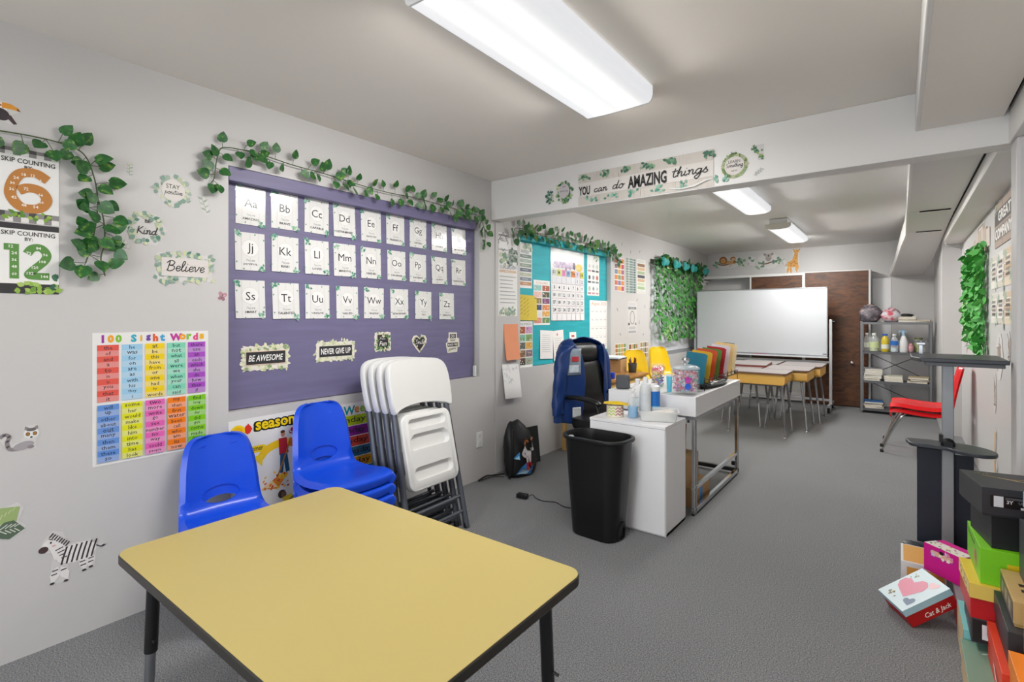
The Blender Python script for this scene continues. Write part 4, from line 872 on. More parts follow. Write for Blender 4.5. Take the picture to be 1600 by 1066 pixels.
rposter('quote_print', 'small brown tag print high on right wall above plank oval', 5.95, 5.52, 2.012, 2.08, lambda p, w, h: (p.rect(0, 0, w * .9, h * .8, '#a9978a'), p.line([(-w * .3, 0), (w * .3, 0)], .02, '#e0dad4')))
t = thing('plank_oval_sign', 'oval sign of pale vertical planks above right wall ivy', 'sign', M=MWALL('right', 5.69, 1.92, RX))
for k in range(6):
    x = -.42 + k * .168; hh = .22 * math.sqrt(max(.15, 1 - (x / .55) ** 2)); b = MB(); b.bx((x - .08, -hh / 2, 0), (x + .08, hh / 2, .006)); b.build('plank', mat('oval_plank_%d' % (k % 2), ('#cbb9ab', '#d6cbc2')[k % 2], .6, var=.1), t, sm=0)
for (lab, y0, y1, z0, z1) in (('narrow grey stripe print at far end of right wall', 7.38, 7.22, 1.52, 1.99), ('pale tall print beside the grey stripe on right wall', 7.15, 6.95, 1.60, 2.0), ('dark lettered narrow print left of right wall ivy', 6.92, 6.72, 1.74, 2.0)):
    rposter('narrow_print', lab, y0, y1, z0, z1, lambda p, w, h: (p.rect(0, 0, w * .5, h * .96, '#8e8c8e'), p.rect(w * .3, 0, w * .2, h * .96, '#cfcdcb')))
decal('giraffe_sticker', 'tall giraffe neck sticker low on right wall behind lectern', 'sticker', .24, .34, MWALL('right', 4.93, .36, RX), lambda p: (p.poly([(-.04, -.15), (.03, -.15), (.02, .08), (.05, .13), (-.02, .15), (-.03, .05)], '#d0a258'), p.ell(.0, .0, .03, .04, '#a8743a', 6), p.ell(-.01, -.08, .03, .04, '#a8743a', 6), p.leaf(.08, -.15, .06, .02, 90, '#4a7a8a')), poly=[(-.06, -.16), (.1, -.16), (.1, -.08), (.03, -.04), (.06, .15), (-.03, .17), (-.05, 0)])
for k, (y, z, w, h, lab) in enumerate(((4.75, 1.05, .3, .3, 'brown climbing animal sticker below the quote prints'), (4.37, 1.12, .12, .2, 'small dark animal sticker at right end under quote prints'), (6.9, 1.1, .2, .35, 'grey vine sticker on right wall left of ivy'), (4.95, .78, .12, .3, 'thin brown twig sticker right wall behind lectern top'))):
    q = random.Random(90 + k)
    decal('animal_sticker', lab, 'sticker', w, h, MWALL('right', y, z, RX), lambda p, w=w, h=h, q=q: ([p.line([(q.uniform(-.4, .4) * w, q.uniform(-.45, .45) * h), (q.uniform(-.3, .3) * w, q.uniform(-.3, .3) * h), (q.uniform(-.4, .4) * w, q.uniform(-.45, .45) * h)], .012, q.choice(['#a39286', '#7a6f68', '#b9ada4']), 4) for _ in range(6)], p.ell(0, h * .1, w * .4, h * .25, '#9c8a7e')), poly=blob(w, h, 16, .12, 20 + k))

# ================================================================ ivy
def leaf_mat(name, c0, c1, c2, rough=.4):
    m = bpy.data.materials.new(name); m.use_nodes = True; nt = m.node_tree; b = nt.nodes['Principled BSDF']
    tc = nt.nodes.new('ShaderNodeTexCoord'); oi = nt.nodes.new('ShaderNodeObjectInfo')
    n = nt.nodes.new('ShaderNodeTexNoise'); n.noise_dimensions = '4D'; n.inputs['Scale'].default_value = 2.6; n.inputs['Detail'].default_value = 2
    nt.links.new(tc.outputs['Object'], n.inputs['Vector']); mu = nt.nodes.new('ShaderNodeMath'); mu.operation = 'MULTIPLY'; mu.inputs[1].default_value = 40
    nt.links.new(oi.outputs['Random'], mu.inputs[0]); nt.links.new(mu.outputs[0], n.inputs['W'])
    cr = nt.nodes.new('ShaderNodeValToRGB'); e = cr.color_ramp.elements; e[0].position = .35; e[0].color = (*lin(c0), 1); e[1].position = .74; e[1].color = (*lin(c2), 1); q = e.new(.58); q.color = (*lin(c1), 1)
    nt.links.new(n.outputs['Fac'], cr.inputs['Fac']); nt.links.new(cr.outputs[0], b.inputs['Base Color']); b.inputs['Roughness'].default_value = rough
    MATS[name] = m; return m
LEAFM = leaf_mat('ivy_leaf', '#1f5226', '#2f6a30', '#8aa545'); VINE = mat('vine_stem', '#4a5a38', .6)
_mx = (0, .12, .28, .45, .62, .8, 1.0); _ey = (.16, .41, .47, .44, .35, .2, .0); _ex = (-.07, .1, .28, .46, .63, .82, 1.0)
LV = [(x, 0, -.04 * math.sin(x * 3) - .06 * x * x) for x in _mx] + [(x, y, .03 - .1 * x * x) for x, y in zip(_ex[:6], _ey[:6])] + [(x, -y, .03 - .1 * x * x) for x, y in zip(_ex[:6], _ey[:6])]
LF = [(k, k + 1, 8 + k, 7 + k) for k in range(5)] + [(5, 6, 12)] + [(k, 13 + k, 14 + k, k + 1) for k in range(5)] + [(5, 18, 6)]
_b = MB(); _b.add(LV, LF); LEAFMESH = _b.mesh('leaf', 60); LEAFMESH.materials.append(LEAFM)
def leaf_matrix(p, ang, size, out, q, side='left'):
    """leaf frame on a wall: ang is the pointing direction in the wall plane, out tips it off the wall"""
    B = MWALL(side, 0, 0); B.translation = (0, 0, 0)
    return tr(*p) @ B @ rot(0, 0, ang) @ rot(q.uniform(-35, 35), -out, 0) @ Matrix.Scale(size, 4)
def garland(label, paths, size, gap, joined=False, seed=1, off=.012, group='ivy garlands'):
    q = random.Random(seed); t = thing('ivy_garland', label, 'garland', (0, paths[0][0][0], paths[0][0][1]), group=group)
    o0 = Vector((0, paths[0][0][0], paths[0][0][1])); vine = MB(); fol = MB(); n = 0
    for path in paths:
        P = smooth_path([(off + q.uniform(0, .008), y, z) for y, z in path], 8); vine.tube([p - o0 for p in P], .0028, 5)
        acc = 0; side = 1
        for i in range(1, len(P)):
            acc += (P[i] - P[i - 1]).length
            if acc < gap: continue
            acc = 0; t_ = (P[i] - P[i - 1]).normalized(); side = -side
            ang = math.degrees(math.atan2(t_.z, t_.y)) + side * q.uniform(55, 100)
            if P[i].y < .45 and math.sin(R(ang)) > 0: continue
            st = Vector((.012 + q.uniform(0, .012), math.cos(R(ang)), math.sin(R(ang))))
            for k in range(2 if q.random() < .45 else 1):
                a2 = ang + (0 if k == 0 else q.choice((-60, 60))); L = size * q.uniform(.35, .85) * (1 if k == 0 else .6)
                e = P[i] + Vector((.012, math.cos(R(a2)) * L, math.sin(R(a2)) * L)); vine.tube([P[i] - o0, e - o0], .0013, 4)
                M = leaf_matrix(e - o0, a2 + q.uniform(-50, 20), size * q.uniform(.8, 1.15), q.uniform(5, 40), q)
                if joined: fol.add(LV, LF, M=M)
                else:
                    lo = bpy.data.objects.new('leaf', LEAFMESH); COL.objects.link(lo); lo.parent = t; lo.matrix_local = M
    vine.build('vine', VINE, t)
    if joined: tag(fol.build('foliage', LEAFM, t, sm=60), kind='stuff')
    return t
garland('ivy garland trailing down beside the number posters at left', [[(.31, 2.012), (.44, 2.018), (.54, 2.012), (.6, 1.985), (.633, 1.9), (.645, 1.8), (.637, 1.7), (.62, 1.6), (.605, 1.54)], [(.645, 1.82), (.665, 1.72), (.668, 1.63), (.655, 1.56), (.67, 1.49)]], .056, .03, seed=14)
garland('long ivy garland draped over the top of the purple board', [[(1.17, 2.165), (1.31, 2.17), (1.5, 2.155), (1.69, 2.15), (1.95, 2.135), (2.15, 2.13), (2.45, 2.14), (2.75, 2.13), (3.0, 2.125), (3.09, 2.09), (3.135, 2.02), (3.15, 1.94), (3.145, 1.87)], [(1.17, 2.165), (1.13, 2.15), (1.11, 2.08), (1.1, 2.0), (1.085, 1.97)]], .055, .031, seed=5, off=.02)
garland('ivy garland along the top of the teal board', [[(3.53, 1.97), (3.535, 2.06), (3.6, 2.095), (3.9, 2.09), (4.3, 2.11), (4.9, 2.1), (5.4, 2.085), (5.55, 2.03), (5.57, 1.95)], [(3.6, 2.08), (4.2, 2.075), (4.9, 2.06), (5.45, 2.05)]], .058, .03, joined=True, seed=7, off=.02)
# ivy curtain over the window
q = random.Random(21); IVYM = leaf_mat('curtain_ivy_leaf', '#2a6a26', '#3f8a34', '#9fc07a', rough=.6); TEALF = mat('teal_ribbon', '#138a86', .5, bump=.3, bs=30)
ct = thing('ivy_curtain', 'curtain of hanging ivy strands with teal ribbon over window', 'ivy curtain', (.03, 7.7, 2.08), group='artificial ivy')
for k in range(24):
    y = -1.02 + k * 2.03 / 23 + q.uniform(-.02, .02); L = q.uniform(.98, 1.12) if k > 1 else q.uniform(.5, 1.0); b = MB(); z = 0
    if k in (22, 23): L = .5 + q.random() * .5
    while z < L:
        b.add(LV, LF, M=leaf_matrix((q.uniform(0, .05), y + q.uniform(-.035, .035), -z), -90 + q.uniform(-75, 75), q.uniform(.04, .062), q.uniform(5, 50), q)); z += .026
    b.tube([(.01, y, 0), (.012, y, -L)], .0025, 4); b.build('strand', IVYM, ct, sm=60)
b = MB()
for k in range(130): b.add(LV, LF, M=leaf_matrix((q.uniform(0, .08), -1.08 + 2.16 * k / 130, q.uniform(-.1, .07) - .0), q.uniform(0, 360), q.uniform(.06, .09), q.uniform(5, 60), q))
b.build('top_foliage', MATS['ivy_leaf'], ct, sm=60)
for (y0, y1) in ((-1.02, -.82), (-.55, -.35), (-.15, 0.02), (.2, .4), (.85, 1.0)):
    b = MB(); rings = []
    for k in range(9):
        y = y0 + (y1 - y0) * k / 8; h = .05 + .025 * math.sin(k * 2.3); x = .115 + .02 * math.sin(k * 1.7)
        rings.append([(x, y, -h - .02), (x + .02, y, -.02), (x + .005, y, h - .02), (x - .012, y, -.02)])
    b.loft(rings); b.build('ribbon', TEALF, ct, sm=60)
# ivy bunch on the right wall
IVY2 = leaf_mat('fresh_ivy_leaf', '#2f8a34', '#58b050', '#b6dca0', rough=.65)
rv = thing('hanging_ivy', 'bright green hanging ivy bunch on the right wall', 'ivy', (3.222, 5.9, 1.86), group='artificial ivy')
for k in range(14):
    y = -.56 + k * 1.12 / 13; L = .86 - .25 * abs(math.sin(k * 1.9)) * (1 if k > 3 else .2); b = MB(); z = -.02
    while z < L:
        b.add(LV, LF, M=leaf_matrix((-q.uniform(.0, .035), y + q.uniform(-.05, .05), -z), -90 + q.uniform(-100, 100), q.uniform(.045, .072), q.uniform(5, 65), q, 'right')); z += .016
    b.tube([(-.01, y, 0), (-.012, y, -L)], .0025, 4); b.build('strand', IVY2, rv, sm=60)

# ================================================================ furniture
def bake(o, name, m=None):
    bpy.context.view_layer.update(); dg = bpy.context.evaluated_depsgraph_get()
    me = bpy.data.meshes.new_from_object(o.evaluated_get(dg)); me.name = name
    bpy.data.objects.remove(o, do_unlink=True); return me
def cut(o, cutters):
    for c in cutters:
        q = o.modifiers.new('cut', 'BOOLEAN'); q.operation = 'DIFFERENCE'; q.object = c; q.solver = 'EXACT'
def put(name, me, m, parent, M=None):
    o = bpy.data.objects.new(name, me); COL.objects.link(o); o.parent = parent
    if m is not None and not me.materials: me.materials.append(m)
    if M is not None: o.matrix_local = M
    return o

# --- yellow activity table
TX0, TX1, TY0, TY1, TZ = .788, 1.99, .498, 1.267, .6
t = thing('activity_table', 'yellow topped classroom table with black edge and adjustable legs', 'table', ((TX0 + TX1) / 2, (TY0 + TY1) / 2, 0))
W, D = TX1 - TX0, TY1 - TY0
b = MB(); b.prism(rrect(W - .006, D - .006, .045, 8), TZ - .02, TZ); b.build('tabletop', mat('yellow_laminate', '#c3b06c', .36, var=.05, vs=1.2), t, sm=30)
b = MB(); b.prism(rrect(W, D, .048, 8), TZ - .029, TZ - .0012); b.build('edge_band', mat('black_edge_band', '#2c2925', .45), t, sm=30, bevel=.004)
for sx in (-1, 1):
    for sy in (-1, 1):
        x, y = sx * (W / 2 - .085), sy * (D / 2 - .08); dx, dy = sx * .012, sy * .01
        b = MB(); b.tube([(x, y, TZ - .03), (x + dx * .7, y + dy * .7, .29)], .0185, 12); l = b.build('leg', mat('black_leg_paint', '#18181a', .3), t)
        b = MB(); b.tube([(x + dx * .65, y + dy * .65, .33), (x + dx * 1.5, y + dy * 1.5, .012)], .0145, 12); b.build('leg_insert', STEEL(), l)
        b = MB(); b.lathe([(.02, 0), (.022, .006), (.014, .016)], (x + dx * 1.5, y + dy * 1.5, 0), 12); b.build('foot', BLACKP(), l)
        b = MB(); b.tube([(x + dx * .7 + .018, y + dy * .7, .33), (x + dx * .7 + .034, y + dy * .7, .328)], .004, 8); b.build('screw', BLACKP(), l)
b = MB(); b.bx((-W / 2 + .07, -D / 2 + .07, TZ - .05), (W / 2 - .07, -D / 2 + .09, TZ - .029)); b.bx((-W / 2 + .07, D / 2 - .09, TZ - .05), (W / 2 - .07, D / 2 - .07, TZ - .029)); b.build('apron_rail', BLACKP(), t, sm=0)

# --- moulded shell chairs
def shell_mesh(name, k=1.0):
    prof = [(.196, -.045, .33), (.206, -.018, .36), (.198, .0, .375), (.13, .004, .395), (.04, -.006, .4), (-.06, -.012, .395), (-.13, -.004, .38), (-.172, .022, .362), (-.192, .065, .35), (-.205, .13, .34), (-.22, .21, .325), (-.236, .28, .295), (-.246, .32, .262), (-.252, .342, .21), (-.254, .352, .13)]
    P = smooth_path(prof, 3); nt = 18; rings = []
    for i, p in enumerate(P):
        s = i / (len(P) - 1); back = max(0, min(1, (s - .42) / .2)); row = []
        for j in range(nt + 1):
            u = -1 + 2 * j / nt; y = u * p[2] / 2; a = abs(u)
            z = p[1] + (1 - back) * (.016 * a ** 3 - (.03 if a > .97 else 0)); x = p[0] + back * (.03 * a ** 2.2 - (.026 if a > .97 else 0))
            row.append((x * k, y * k, z * k))
        rings.append(row)
    b = MB(); b.loft(rings, closed=False); o = b.build(name, BLACKP(), sm=60, solid=.007 * k, so=0)
    c = MB(); c.prism(ell(.165 * k, .078 * k, 28), -.15 * k, .15 * k, M=tr(-.19 * k, 0, .078 * k) @ rot(0, 90, 0) @ rot(0, 0, 90)); co = c.build('cutter', BLACKP())
    cut(o, [co]); me = bake(o, name); bpy.data.objects.remove(co, do_unlink=True); me.materials.clear()
    me.polygons.foreach_set('use_smooth', [True] * len(me.polygons)); me.set_sharp_from_angle(angle=R(50)); return me
SHELL = shell_mesh('chair_shell'); SHELL_L = shell_mesh('large_chair_shell', 1.18)
def shell_chair(label, col, mname, loc, rz, h, group, k=1.0, glide=None, big=False):
    t = thing('shell_chair', label, 'chair', loc, rz, group); me = (SHELL_L if big else SHELL).copy(); me.materials.append(mat(mname, col, .3, var=.03, coat=.25))
    put('shell', me, None, t, tr(0, 0, h)); q = k
    gm = mat(glide, {'blue_glide': '#1f4fb5'}.get(glide, '#222222'), .4) if glide else BLACKP()
    fx, rx = (.26, -.16) if big else (.125, -.2); gr = .8 if big else 1
    for s in (-1, 1):
        y0, y1 = s * .125 * q, s * .165 * q
        b = MB(); b.tube(smooth_path([(.02 * q, y0 * .9, h - .018), (.10 * q, y0, h - .022), (.128 * q, y1 * .97, h - .05), ((.135 + fx) / 2 * q, y1, h * .5), (fx * q, y1 * 1.04, .012)], 5), .0105, 10); l = b.build('leg', CHROME(), t)
        b = MB(); b.lathe([(.015, 0), (.016, .012), (.0125, .03)], (fx * q, y1 * 1.04, 0), 10); b.build('glide', gm, l)
        b = MB(); b.tube(smooth_path([(.0, y0 * .9, h - .018), (-.11 * q, y0, h - .024), (-.135 * q, y1 * .92, h - .06), ((-.14 + rx) / 2 * q, y1, h * .5), (rx * q, y1 * 1.02, .012)], 5), .0105, 10); l = b.build('leg', CHROME(), t)
        b = MB(); b.lathe([(.015, 0), (.016, .012), (.0125, .03)], (rx * q, y1 * 1.02, 0), 10); b.build('glide', gm, l)
    b = MB(); b.tube([(.05 * q, -.12 * q, h - .022), (.05 * q, .12 * q, h - .022)], .008, 8); b.build('cross_bar', CHROME(), t)
    return t
def stack(n, labels, col, mname, x, y, rz, h, step, group, dx=0, dy=0, k=1.0, big=False, glide=None):
    for i in range(n):
        t = shell_chair(labels[i], col, mname, (x + dx * i, y + dy * i, 0 if i == 0 else step * i), rz, h, group, k, glide, big)
BLU = '#0b4cd8'
stack(2, ['lower blue moulded chair under the one by the sight words poster', 'blue moulded chair nearest the sight words poster, top of its pair'], BLU, 'blue_plastic', .315, 1.075, -4, .352, .046, 'blue stacking chairs', glide='blue_glide')
stack(3, ['bottom blue chair of the stack before the days poster', 'middle blue chair of the stack before the days poster', 'top blue chair of the stack before the days poster'], BLU, 'blue_plastic', .35, 1.6, -2, .365, .06, 'blue stacking chairs', glide='blue_glide')
YEL = '#e8c012'
stack(4, ['%s yellow chair in the stack nearest the wooden desk' % n for n in ('lowest', 'second lowest', 'second highest', 'highest')], YEL, 'yellow_plastic', .33, 5.66, -35, .36, .066, 'yellow stacking chairs')
stack(4, ['%s yellow chair in the stack below the ivy curtain' % n for n in ('lowest', 'second lowest', 'second highest', 'highest')], YEL, 'yellow_plastic', .42, 6.25, -28, .36, .07, 'yellow stacking chairs')
stack(2, ['lower red chair of the pair by the right wall', 'upper red chair of the pair by the right wall'], '#d6141c', 'red_plastic', 2.87, 6.3, 178, .415, .052, 'red stacking chairs', k=1.18, big=True)

# --- folding chairs leaning on the wall
def folding_chair(label, M, group):
    t = thing('folding_chair', label, 'folding chair', M=M, group=group); DK = mat('charcoal_tube', '#565a62', .36, .3, var=.05)
    for s in (-1, 1):
        b = MB(); b.tube(smooth_path([(-.01, s * .222, .0), (-.006, s * .216, .3), (.0, s * .208, .62), (.0, s * .2, .86)], 4), .0155, 10, flat=1.25); l = b.build('front_leg', DK, t)
        b = MB(); b.lathe([(.016, -.002), (.018, .004), (.016, .035)], (-.01, s * .222, 0), 10); b.build('foot_cap', BLACKP(), l)
        b = MB(); b.tube([(-.055, s * .19, .025), (-.03, s * .184, .35), (-.018, s * .18, .62)], .012, 10); l = b.build('rear_leg', DK, t)
        b = MB(); b.lathe([(.0145, -.002), (.016, .004), (.0145, .03)], (-.056, s * .19, .02), 10); b.build('foot_cap', BLACKP(), l)
        b = MB(); b.bx((-.014, s * .198 - .004, .40), (.012, s * .198 + .004, .52)); b.build('hinge', DK, t, bevel=.003)
    for x, z, w, r in ((-.008, .10, .21, .0095), (-.008, .185, .21, .0095), (-.05, .07, .18, .009), (-.04, .16, .18, .009)):
        b = MB(); b.tube([(x, -w, z), (x, w, z)], r, 8); b.build('cross_bar', DK, t)
    WP = mat('folding_white_plastic', '#e4e4e2', .36, var=.02)
    put('backrest', FBACK, WP, t); put('seat', FSEAT, WP, t)
    b = MB(); b.bx((.0245, -.06, .335), (.0252, .06, .348)); b.build('label', mat('orange_label', '#c9784a', .5), t)
    return t
def fold_parts():
    top = [(-.225, .72), (-.235, .86), (-.222, .95), (-.18, .99), (-.1, 1.003), (0, 1.006), (.1, 1.003), (.18, .99), (.222, .95), (.235, .86), (.225, .72), (.19, .725), (.12, .742), (0, .752), (-.12, .742), (-.19, .725)]
    rings = []
    outer = [(p.x, p.y) for p in smooth_path([(a, c, 0) for a, c in top], 3, True)]
    b = MB()
    n = len(outer); f = lambda y: -.018 + .03 * (y / .235) ** 2
    for dx, sc in ((-.012, .985), (.0, 1.0), (.018, 1.0), (.026, .975)): rings.append([(f(y) + dx, y * sc, .865 + (z - .865) * sc) for y, z in outer])
    b.loft(rings); back = b.mesh('folding_backrest', 50)
    o_ = rrect(.385, .40, .05, 5, 0, .5)
    b = MB(); b.loft([[(x, y * sc, .5 + (z - .5) * sc) for y, z in o_] for x, sc in ((-.012, .97), (-.006, 1), (.028, 1), (.034, .97))]); so = b.build('seat', BLACKP(), sm=40)
    cs = []
    for (w, h, cz, r) in ((.29, .055, .645, .025), (.31, .085, .535, .042), (.3, .07, .385, .03)):
        c = MB(); P = rrect(w, h, r, 5, 0, cz)
        if cz == .535: P = [(y, z + .03 * (1 - (y / .16) ** 2)) for y, z in P]
        c.loft([[(x, y * s, cz + (z - cz) * s) for y, z in P] for x, s in ((.012, .9), (.05, 1.06))]); cs.append(c.build('cutter', BLACKP()))
    cut(so, cs); seat = bake(so, 'folding_seat')
    for c in cs: bpy.data.objects.remove(c, do_unlink=True)
    seat.materials.clear(); seat.polygons.foreach_set('use_smooth', [True] * len(seat.polygons)); seat.set_sharp_from_angle(angle=R(40))
    return back, seat
FBACK, FSEAT = fold_parts()
for i, n in enumerate(('rearmost, against the wall', 'second from the wall', 'third from the wall', 'frontmost, seat pockets showing')):
    folding_chair('white folding chair with grey legs, %s' % n, tr(.37 + i * .066, 2.105 + i * .004, .004) @ rot(0, -14.0 + i * .3, 0) @ rot(0, 0, 3) @ Matrix.Scale(1.08, 4), 'leaning folding chairs')

# --- trash bin
t = thing('trash_bin', 'tall black plastic trash bin before the white cabinet', 'trash bin', (1.24, 2.775, 0), -2)
def bin_rings(lst): return [[(x, y, z) for x, y in rrect(w, d, r, 6)] for w, d, r, z in lst]
b = MB(); b.loft(bin_rings([(.29, .19, .07, .0), (.305, .205, .075, .008), (.345, .24, .085, .3), (.385, .262, .095, .565), (.39, .266, .1, .575), (.415, .288, .108, .578), (.425, .296, .11, .588), (.42, .292, .11, .598), (.385, .262, .098, .6), (.372, .25, .092, .57), (.30, .2, .07, .02)]), True, True)
bd = b.build('body', mat('bin_black', '#101012', .42, var=.12, vs=6, bump=.05, bs=20), t, sm=40)
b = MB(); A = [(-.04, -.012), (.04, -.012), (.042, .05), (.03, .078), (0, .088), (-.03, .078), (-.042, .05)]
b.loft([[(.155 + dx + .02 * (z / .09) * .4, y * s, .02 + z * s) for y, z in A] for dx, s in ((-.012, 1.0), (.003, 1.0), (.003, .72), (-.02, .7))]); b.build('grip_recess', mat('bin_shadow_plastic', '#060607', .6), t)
b = MB(); b.tube([(-.12, -.135, .6), (-.1, -.14, .606), (-.09, -.135, .6)], .006, 6); b.build('loose_plastic', CLEAR(), t)

# --- white cabinet and white desk
t = thing('white_cabinet', 'low white cabinet standing against the white desk', 'cabinet', (1.085, 2.95, 0))
b = MB(); b.bx((.0, .012, .0), (.505, .36, .642)); b.build('body', mat('white_lacquer', '#ececee', .25, var=.01), t, sm=0, bevel=.0015)
b = MB(); b.bx((0, 0, .643), (.505, .36, .66)); b.build('top_panel', MATS['white_lacquer'], t, sm=0, bevel=.0015)
b = MB(); b.bx((.003, .0, .012), (.502, .0115, .641)); b.build('door', MATS['white_lacquer'], t, sm=0, bevel=.001)
b = MB(); b.bx((.489, .02, .0), (.505, .355, .018)); b.build('plinth', MATS['white_lacquer'], t, sm=0)
t = thing('white_desk', 'white desk with deep apron and chrome frame legs', 'desk', (1.0, 3.39, 0))
b = MB(); b.bx((0, 0, .655), (.63, 1.165, .785)); b.build('desktop', MATS['white_lacquer'], t, sm=0, bevel=.002)
b = MB(); b.bx((.02, .02, .628), (.61, 1.145, .655)); b.build('under_frame', STEEL(), t, sm=0)
for x in (.03, .60):
    for y in (.015, .045, 1.12, 1.15):
        b = MB(); b.bx((x - .0, y - .006, .0), (x + .022, y + .006, .63)); b.build('leg', CHROME(), t, sm=0, bevel=.001)
    b = MB(); b.bx((x, .0, .165), (x + .022, 1.165, .19)); b.build('rail', CHROME(), t, sm=0, bevel=.001)
    b = MB(); b.bx((x, .0, .015), (x + .022, 1.165, .045)); b.build('floor_rail', CHROME(), t, sm=0, bevel=.001)
    b = MB(); b.bx((x + .001, .0, .0), (x + .021, 1.165, .014)); b.build('rubber_strip', BLACKP(), t, sm=0)
b = MB(); b.bx((.03, 1.12, .02), (.622, 1.15, .05)); b.build('back_rail', mat('dark_rail', '#2a2b2e', .4), t, sm=0)
b = MB(); b.lathe([(.018, -.015), (.02, 0), (.018, .015)], n=14, M=tr(.59, 1.12, .09) @ rot(0, 90, 0)); b.build('knob', BLACKP(), t)
# cardboard boxes under the desk
CARD = mat('cardboard', '#b08a5e', .75, var=.08, vs=14)
def carton(label, loc, d, rz, flap=0, mname=None, col=None, group='cardboard boxes', extra=None):
    t = thing('cardboard_box', label, 'box', loc, rz, group); m = CARD if not col else mat(mname, col, .7, var=.06); w, e, h = d
    b = MB()
    for a, c in (((-w / 2, -e / 2, 0), (w / 2, e / 2, .006)), ((-w / 2, -e / 2, .006), (-w / 2 + .005, e / 2, h)), ((w / 2 - .005, -e / 2, .006), (w / 2, e / 2, h)), ((-w / 2 + .005, -e / 2, .006), (w / 2 - .005, -e / 2 + .005, h)), ((-w / 2 + .005, e / 2 - .005, .006), (w / 2 - .005, e / 2, h))): b.bx(a, c)
    b.build('body', m, t, sm=0)
    if flap:
        for s in (-1, 1): b = MB(); b.box((0, e * .2, 0), (w * .98, e * .42, .004), M=tr(0, s * e / 2, h) @ rot(0, 0, 0 if s > 0 else 180) @ rot(flap, 0, 0)); b.build('flap', m, t, sm=0)
    else:
        for s in (-1, 1): b = MB(); b.box((0, s * e / 4, h + .002), (w, e / 2 - .002, .004)); b.build('flap', m, t, sm=0)
        b = MB(); b.box((0, 0, h + .0046), (w + .001, .05, .001)); b.build('tape', mat('packing_tape', '#c3a06c', .25), t, sm=0)
    if extra: extra(t)
    return t
def blue_tape(t):
    b = MB(); b.box((.131, -.02, .06), (.002, .05, .09)); b.build('blue_label', mat('blue_tape', '#2f86d0', .4), t, sm=0)
carton('brown cardboard box with blue label on floor under desk', (1.44, 3.72, 0), (.26, .36, .125), 0, extra=blue_tape)
carton('tan cardboard box stacked on another under the white desk', (1.41, 3.66, .132), (.22, .3, .19), 2)
carton('open cardboard box standing behind others under desk', (1.2, 3.98, 0), (.24, .3, .32), 0, flap=80)

# --- things on the cabinet
ZC = .6605
t = thing('washi_tub', 'round chevron patterned tub on the white cabinet', 'tub', (1.205, 3.075, ZC))
b = MB(); b.lathe([(.052, 0), (.055, .004), (.055, .07), (.05, .074), (.05, .06), (.0, .06)], n=28); b.build('tub', mat('tub_cream', '#e3dcc9', .6), t)
b = MB()
for r in range(3):
    for k in range(24):
        a0 = 2 * PI * k / 24; a1 = 2 * PI * (k + 1) / 24; z = .012 + r * .019; up = .012 if k % 2 else 0; d = .012 - up; rr = .0556
        b.add([(rr * math.cos(a0), rr * math.sin(a0), z + up), (rr * math.cos(a1), rr * math.sin(a1), z + d), (rr * math.cos(a1), rr * math.sin(a1), z + d + .007), (rr * math.cos(a0), rr * math.sin(a0), z + up + .007)], [(0, 1, 2, 3)], ['#a8bf4a', '#b0486a', '#5fa8a0', '#c9a04a'][(k // 4) % 4])
b.build('chevron_print', ink('printed_ink'), t, sm=0)
b = MB(); rings = []
for k in range(9):
    x = -.08 + .16 * k / 8; w = .042 + .008 * math.sin(k * 1.9); h = .013 * math.sin(PI * min(1, max(0.08, k / 8 * .9 + .05))) + .003
    rings.append([(x, -w, h * .2), (x, -w * .4, h), (x, w * .5, h * .9), (x, w, .0), (x, 0, -h * .3)])
b.loft(rings, M=tr(1.215, 3.075, ZC + .083) @ rot(0, 2, 20)); tag(b.build('yellow_wipes_pack', mat('yellow_foil', '#e3bf14', .3, var=.15, vs=30, bump=.4, bs=25), sm=50), 'yellow foil packet lying on the chevron tub', 'packet')
def bottle(name, label, cat, loc, prof, body_m, cap, cap_m, liquid=None, lab=None, n=18, group=None, trigger=None, sx=1):
    t = thing(name, label, cat, loc, group=group)
    b = MB(); b.lathe(prof, n=n, sy=sx); b.build('body', body_m, t, sm=50)
    if cap: b = MB(); b.lathe(cap, n=n); b.build('cap', cap_m, t)
    if liquid: r, h, m = liquid; b = MB(); b.lathe([(r * .9, .003), (r, .008), (r, h)], n=n, sy=sx); b.build('liquid', m, t)
    if lab: r, z0, z1, m = lab; b = MB(); b.lathe([(r, z0), (r, z1)], n=n, sy=sx); b.f = b.f[:n]; b.c = b.c[:n]; b.build('label', m, t)
    return t
BLUEL = mat('blue_gel', '#2a9fd6', .15, var=.02)
bottle('sanitizer_bottle', 'clear pump sanitizer bottle with blue gel on cabinet', 'bottle', (1.318, 3.105, ZC), [(.03, 0), (.034, .004), (.034, .1), (.026, .125), (.012, .135)], CLEAR(), [(.013, .135), (.013, .155), (.006, .157), (.006, .172), (.016, .174), (.014, .186), (0, .187)], WHITEP(), (.031, .075, BLUEL))
bottle('sanitizer_bottle', 'tall clear bottle with white cap behind the blue gel bottle', 'bottle', (1.312, 3.19, ZC), [(.033, 0), (.037, .004), (.037, .17), (.03, .2), (.014, .21)], CLEAR(), [(.016, .205), (.016, .24), (.012, .244)], WHITEP(), None, (.0375, .04, .12, mat('frosted_label', '#d9e2e6', .4)))
bottle('spray_bottle', 'tall frosted white bottle beside the sanitizer bottles', 'bottle', (1.375, 3.17, ZC), [(.032, 0), (.036, .004), (.036, .18), (.03, .21), (.015, .222)], mat('frosted_plastic', '#dfe2e4', .35, alpha=.85), [(.017, .215), (.017, .25), (.013, .262), (0, .263)], WHITEP(), None, (.0365, .03, .16, mat('grey_text_label', '#c6cbd0', .5, var=.15, vs=90)))
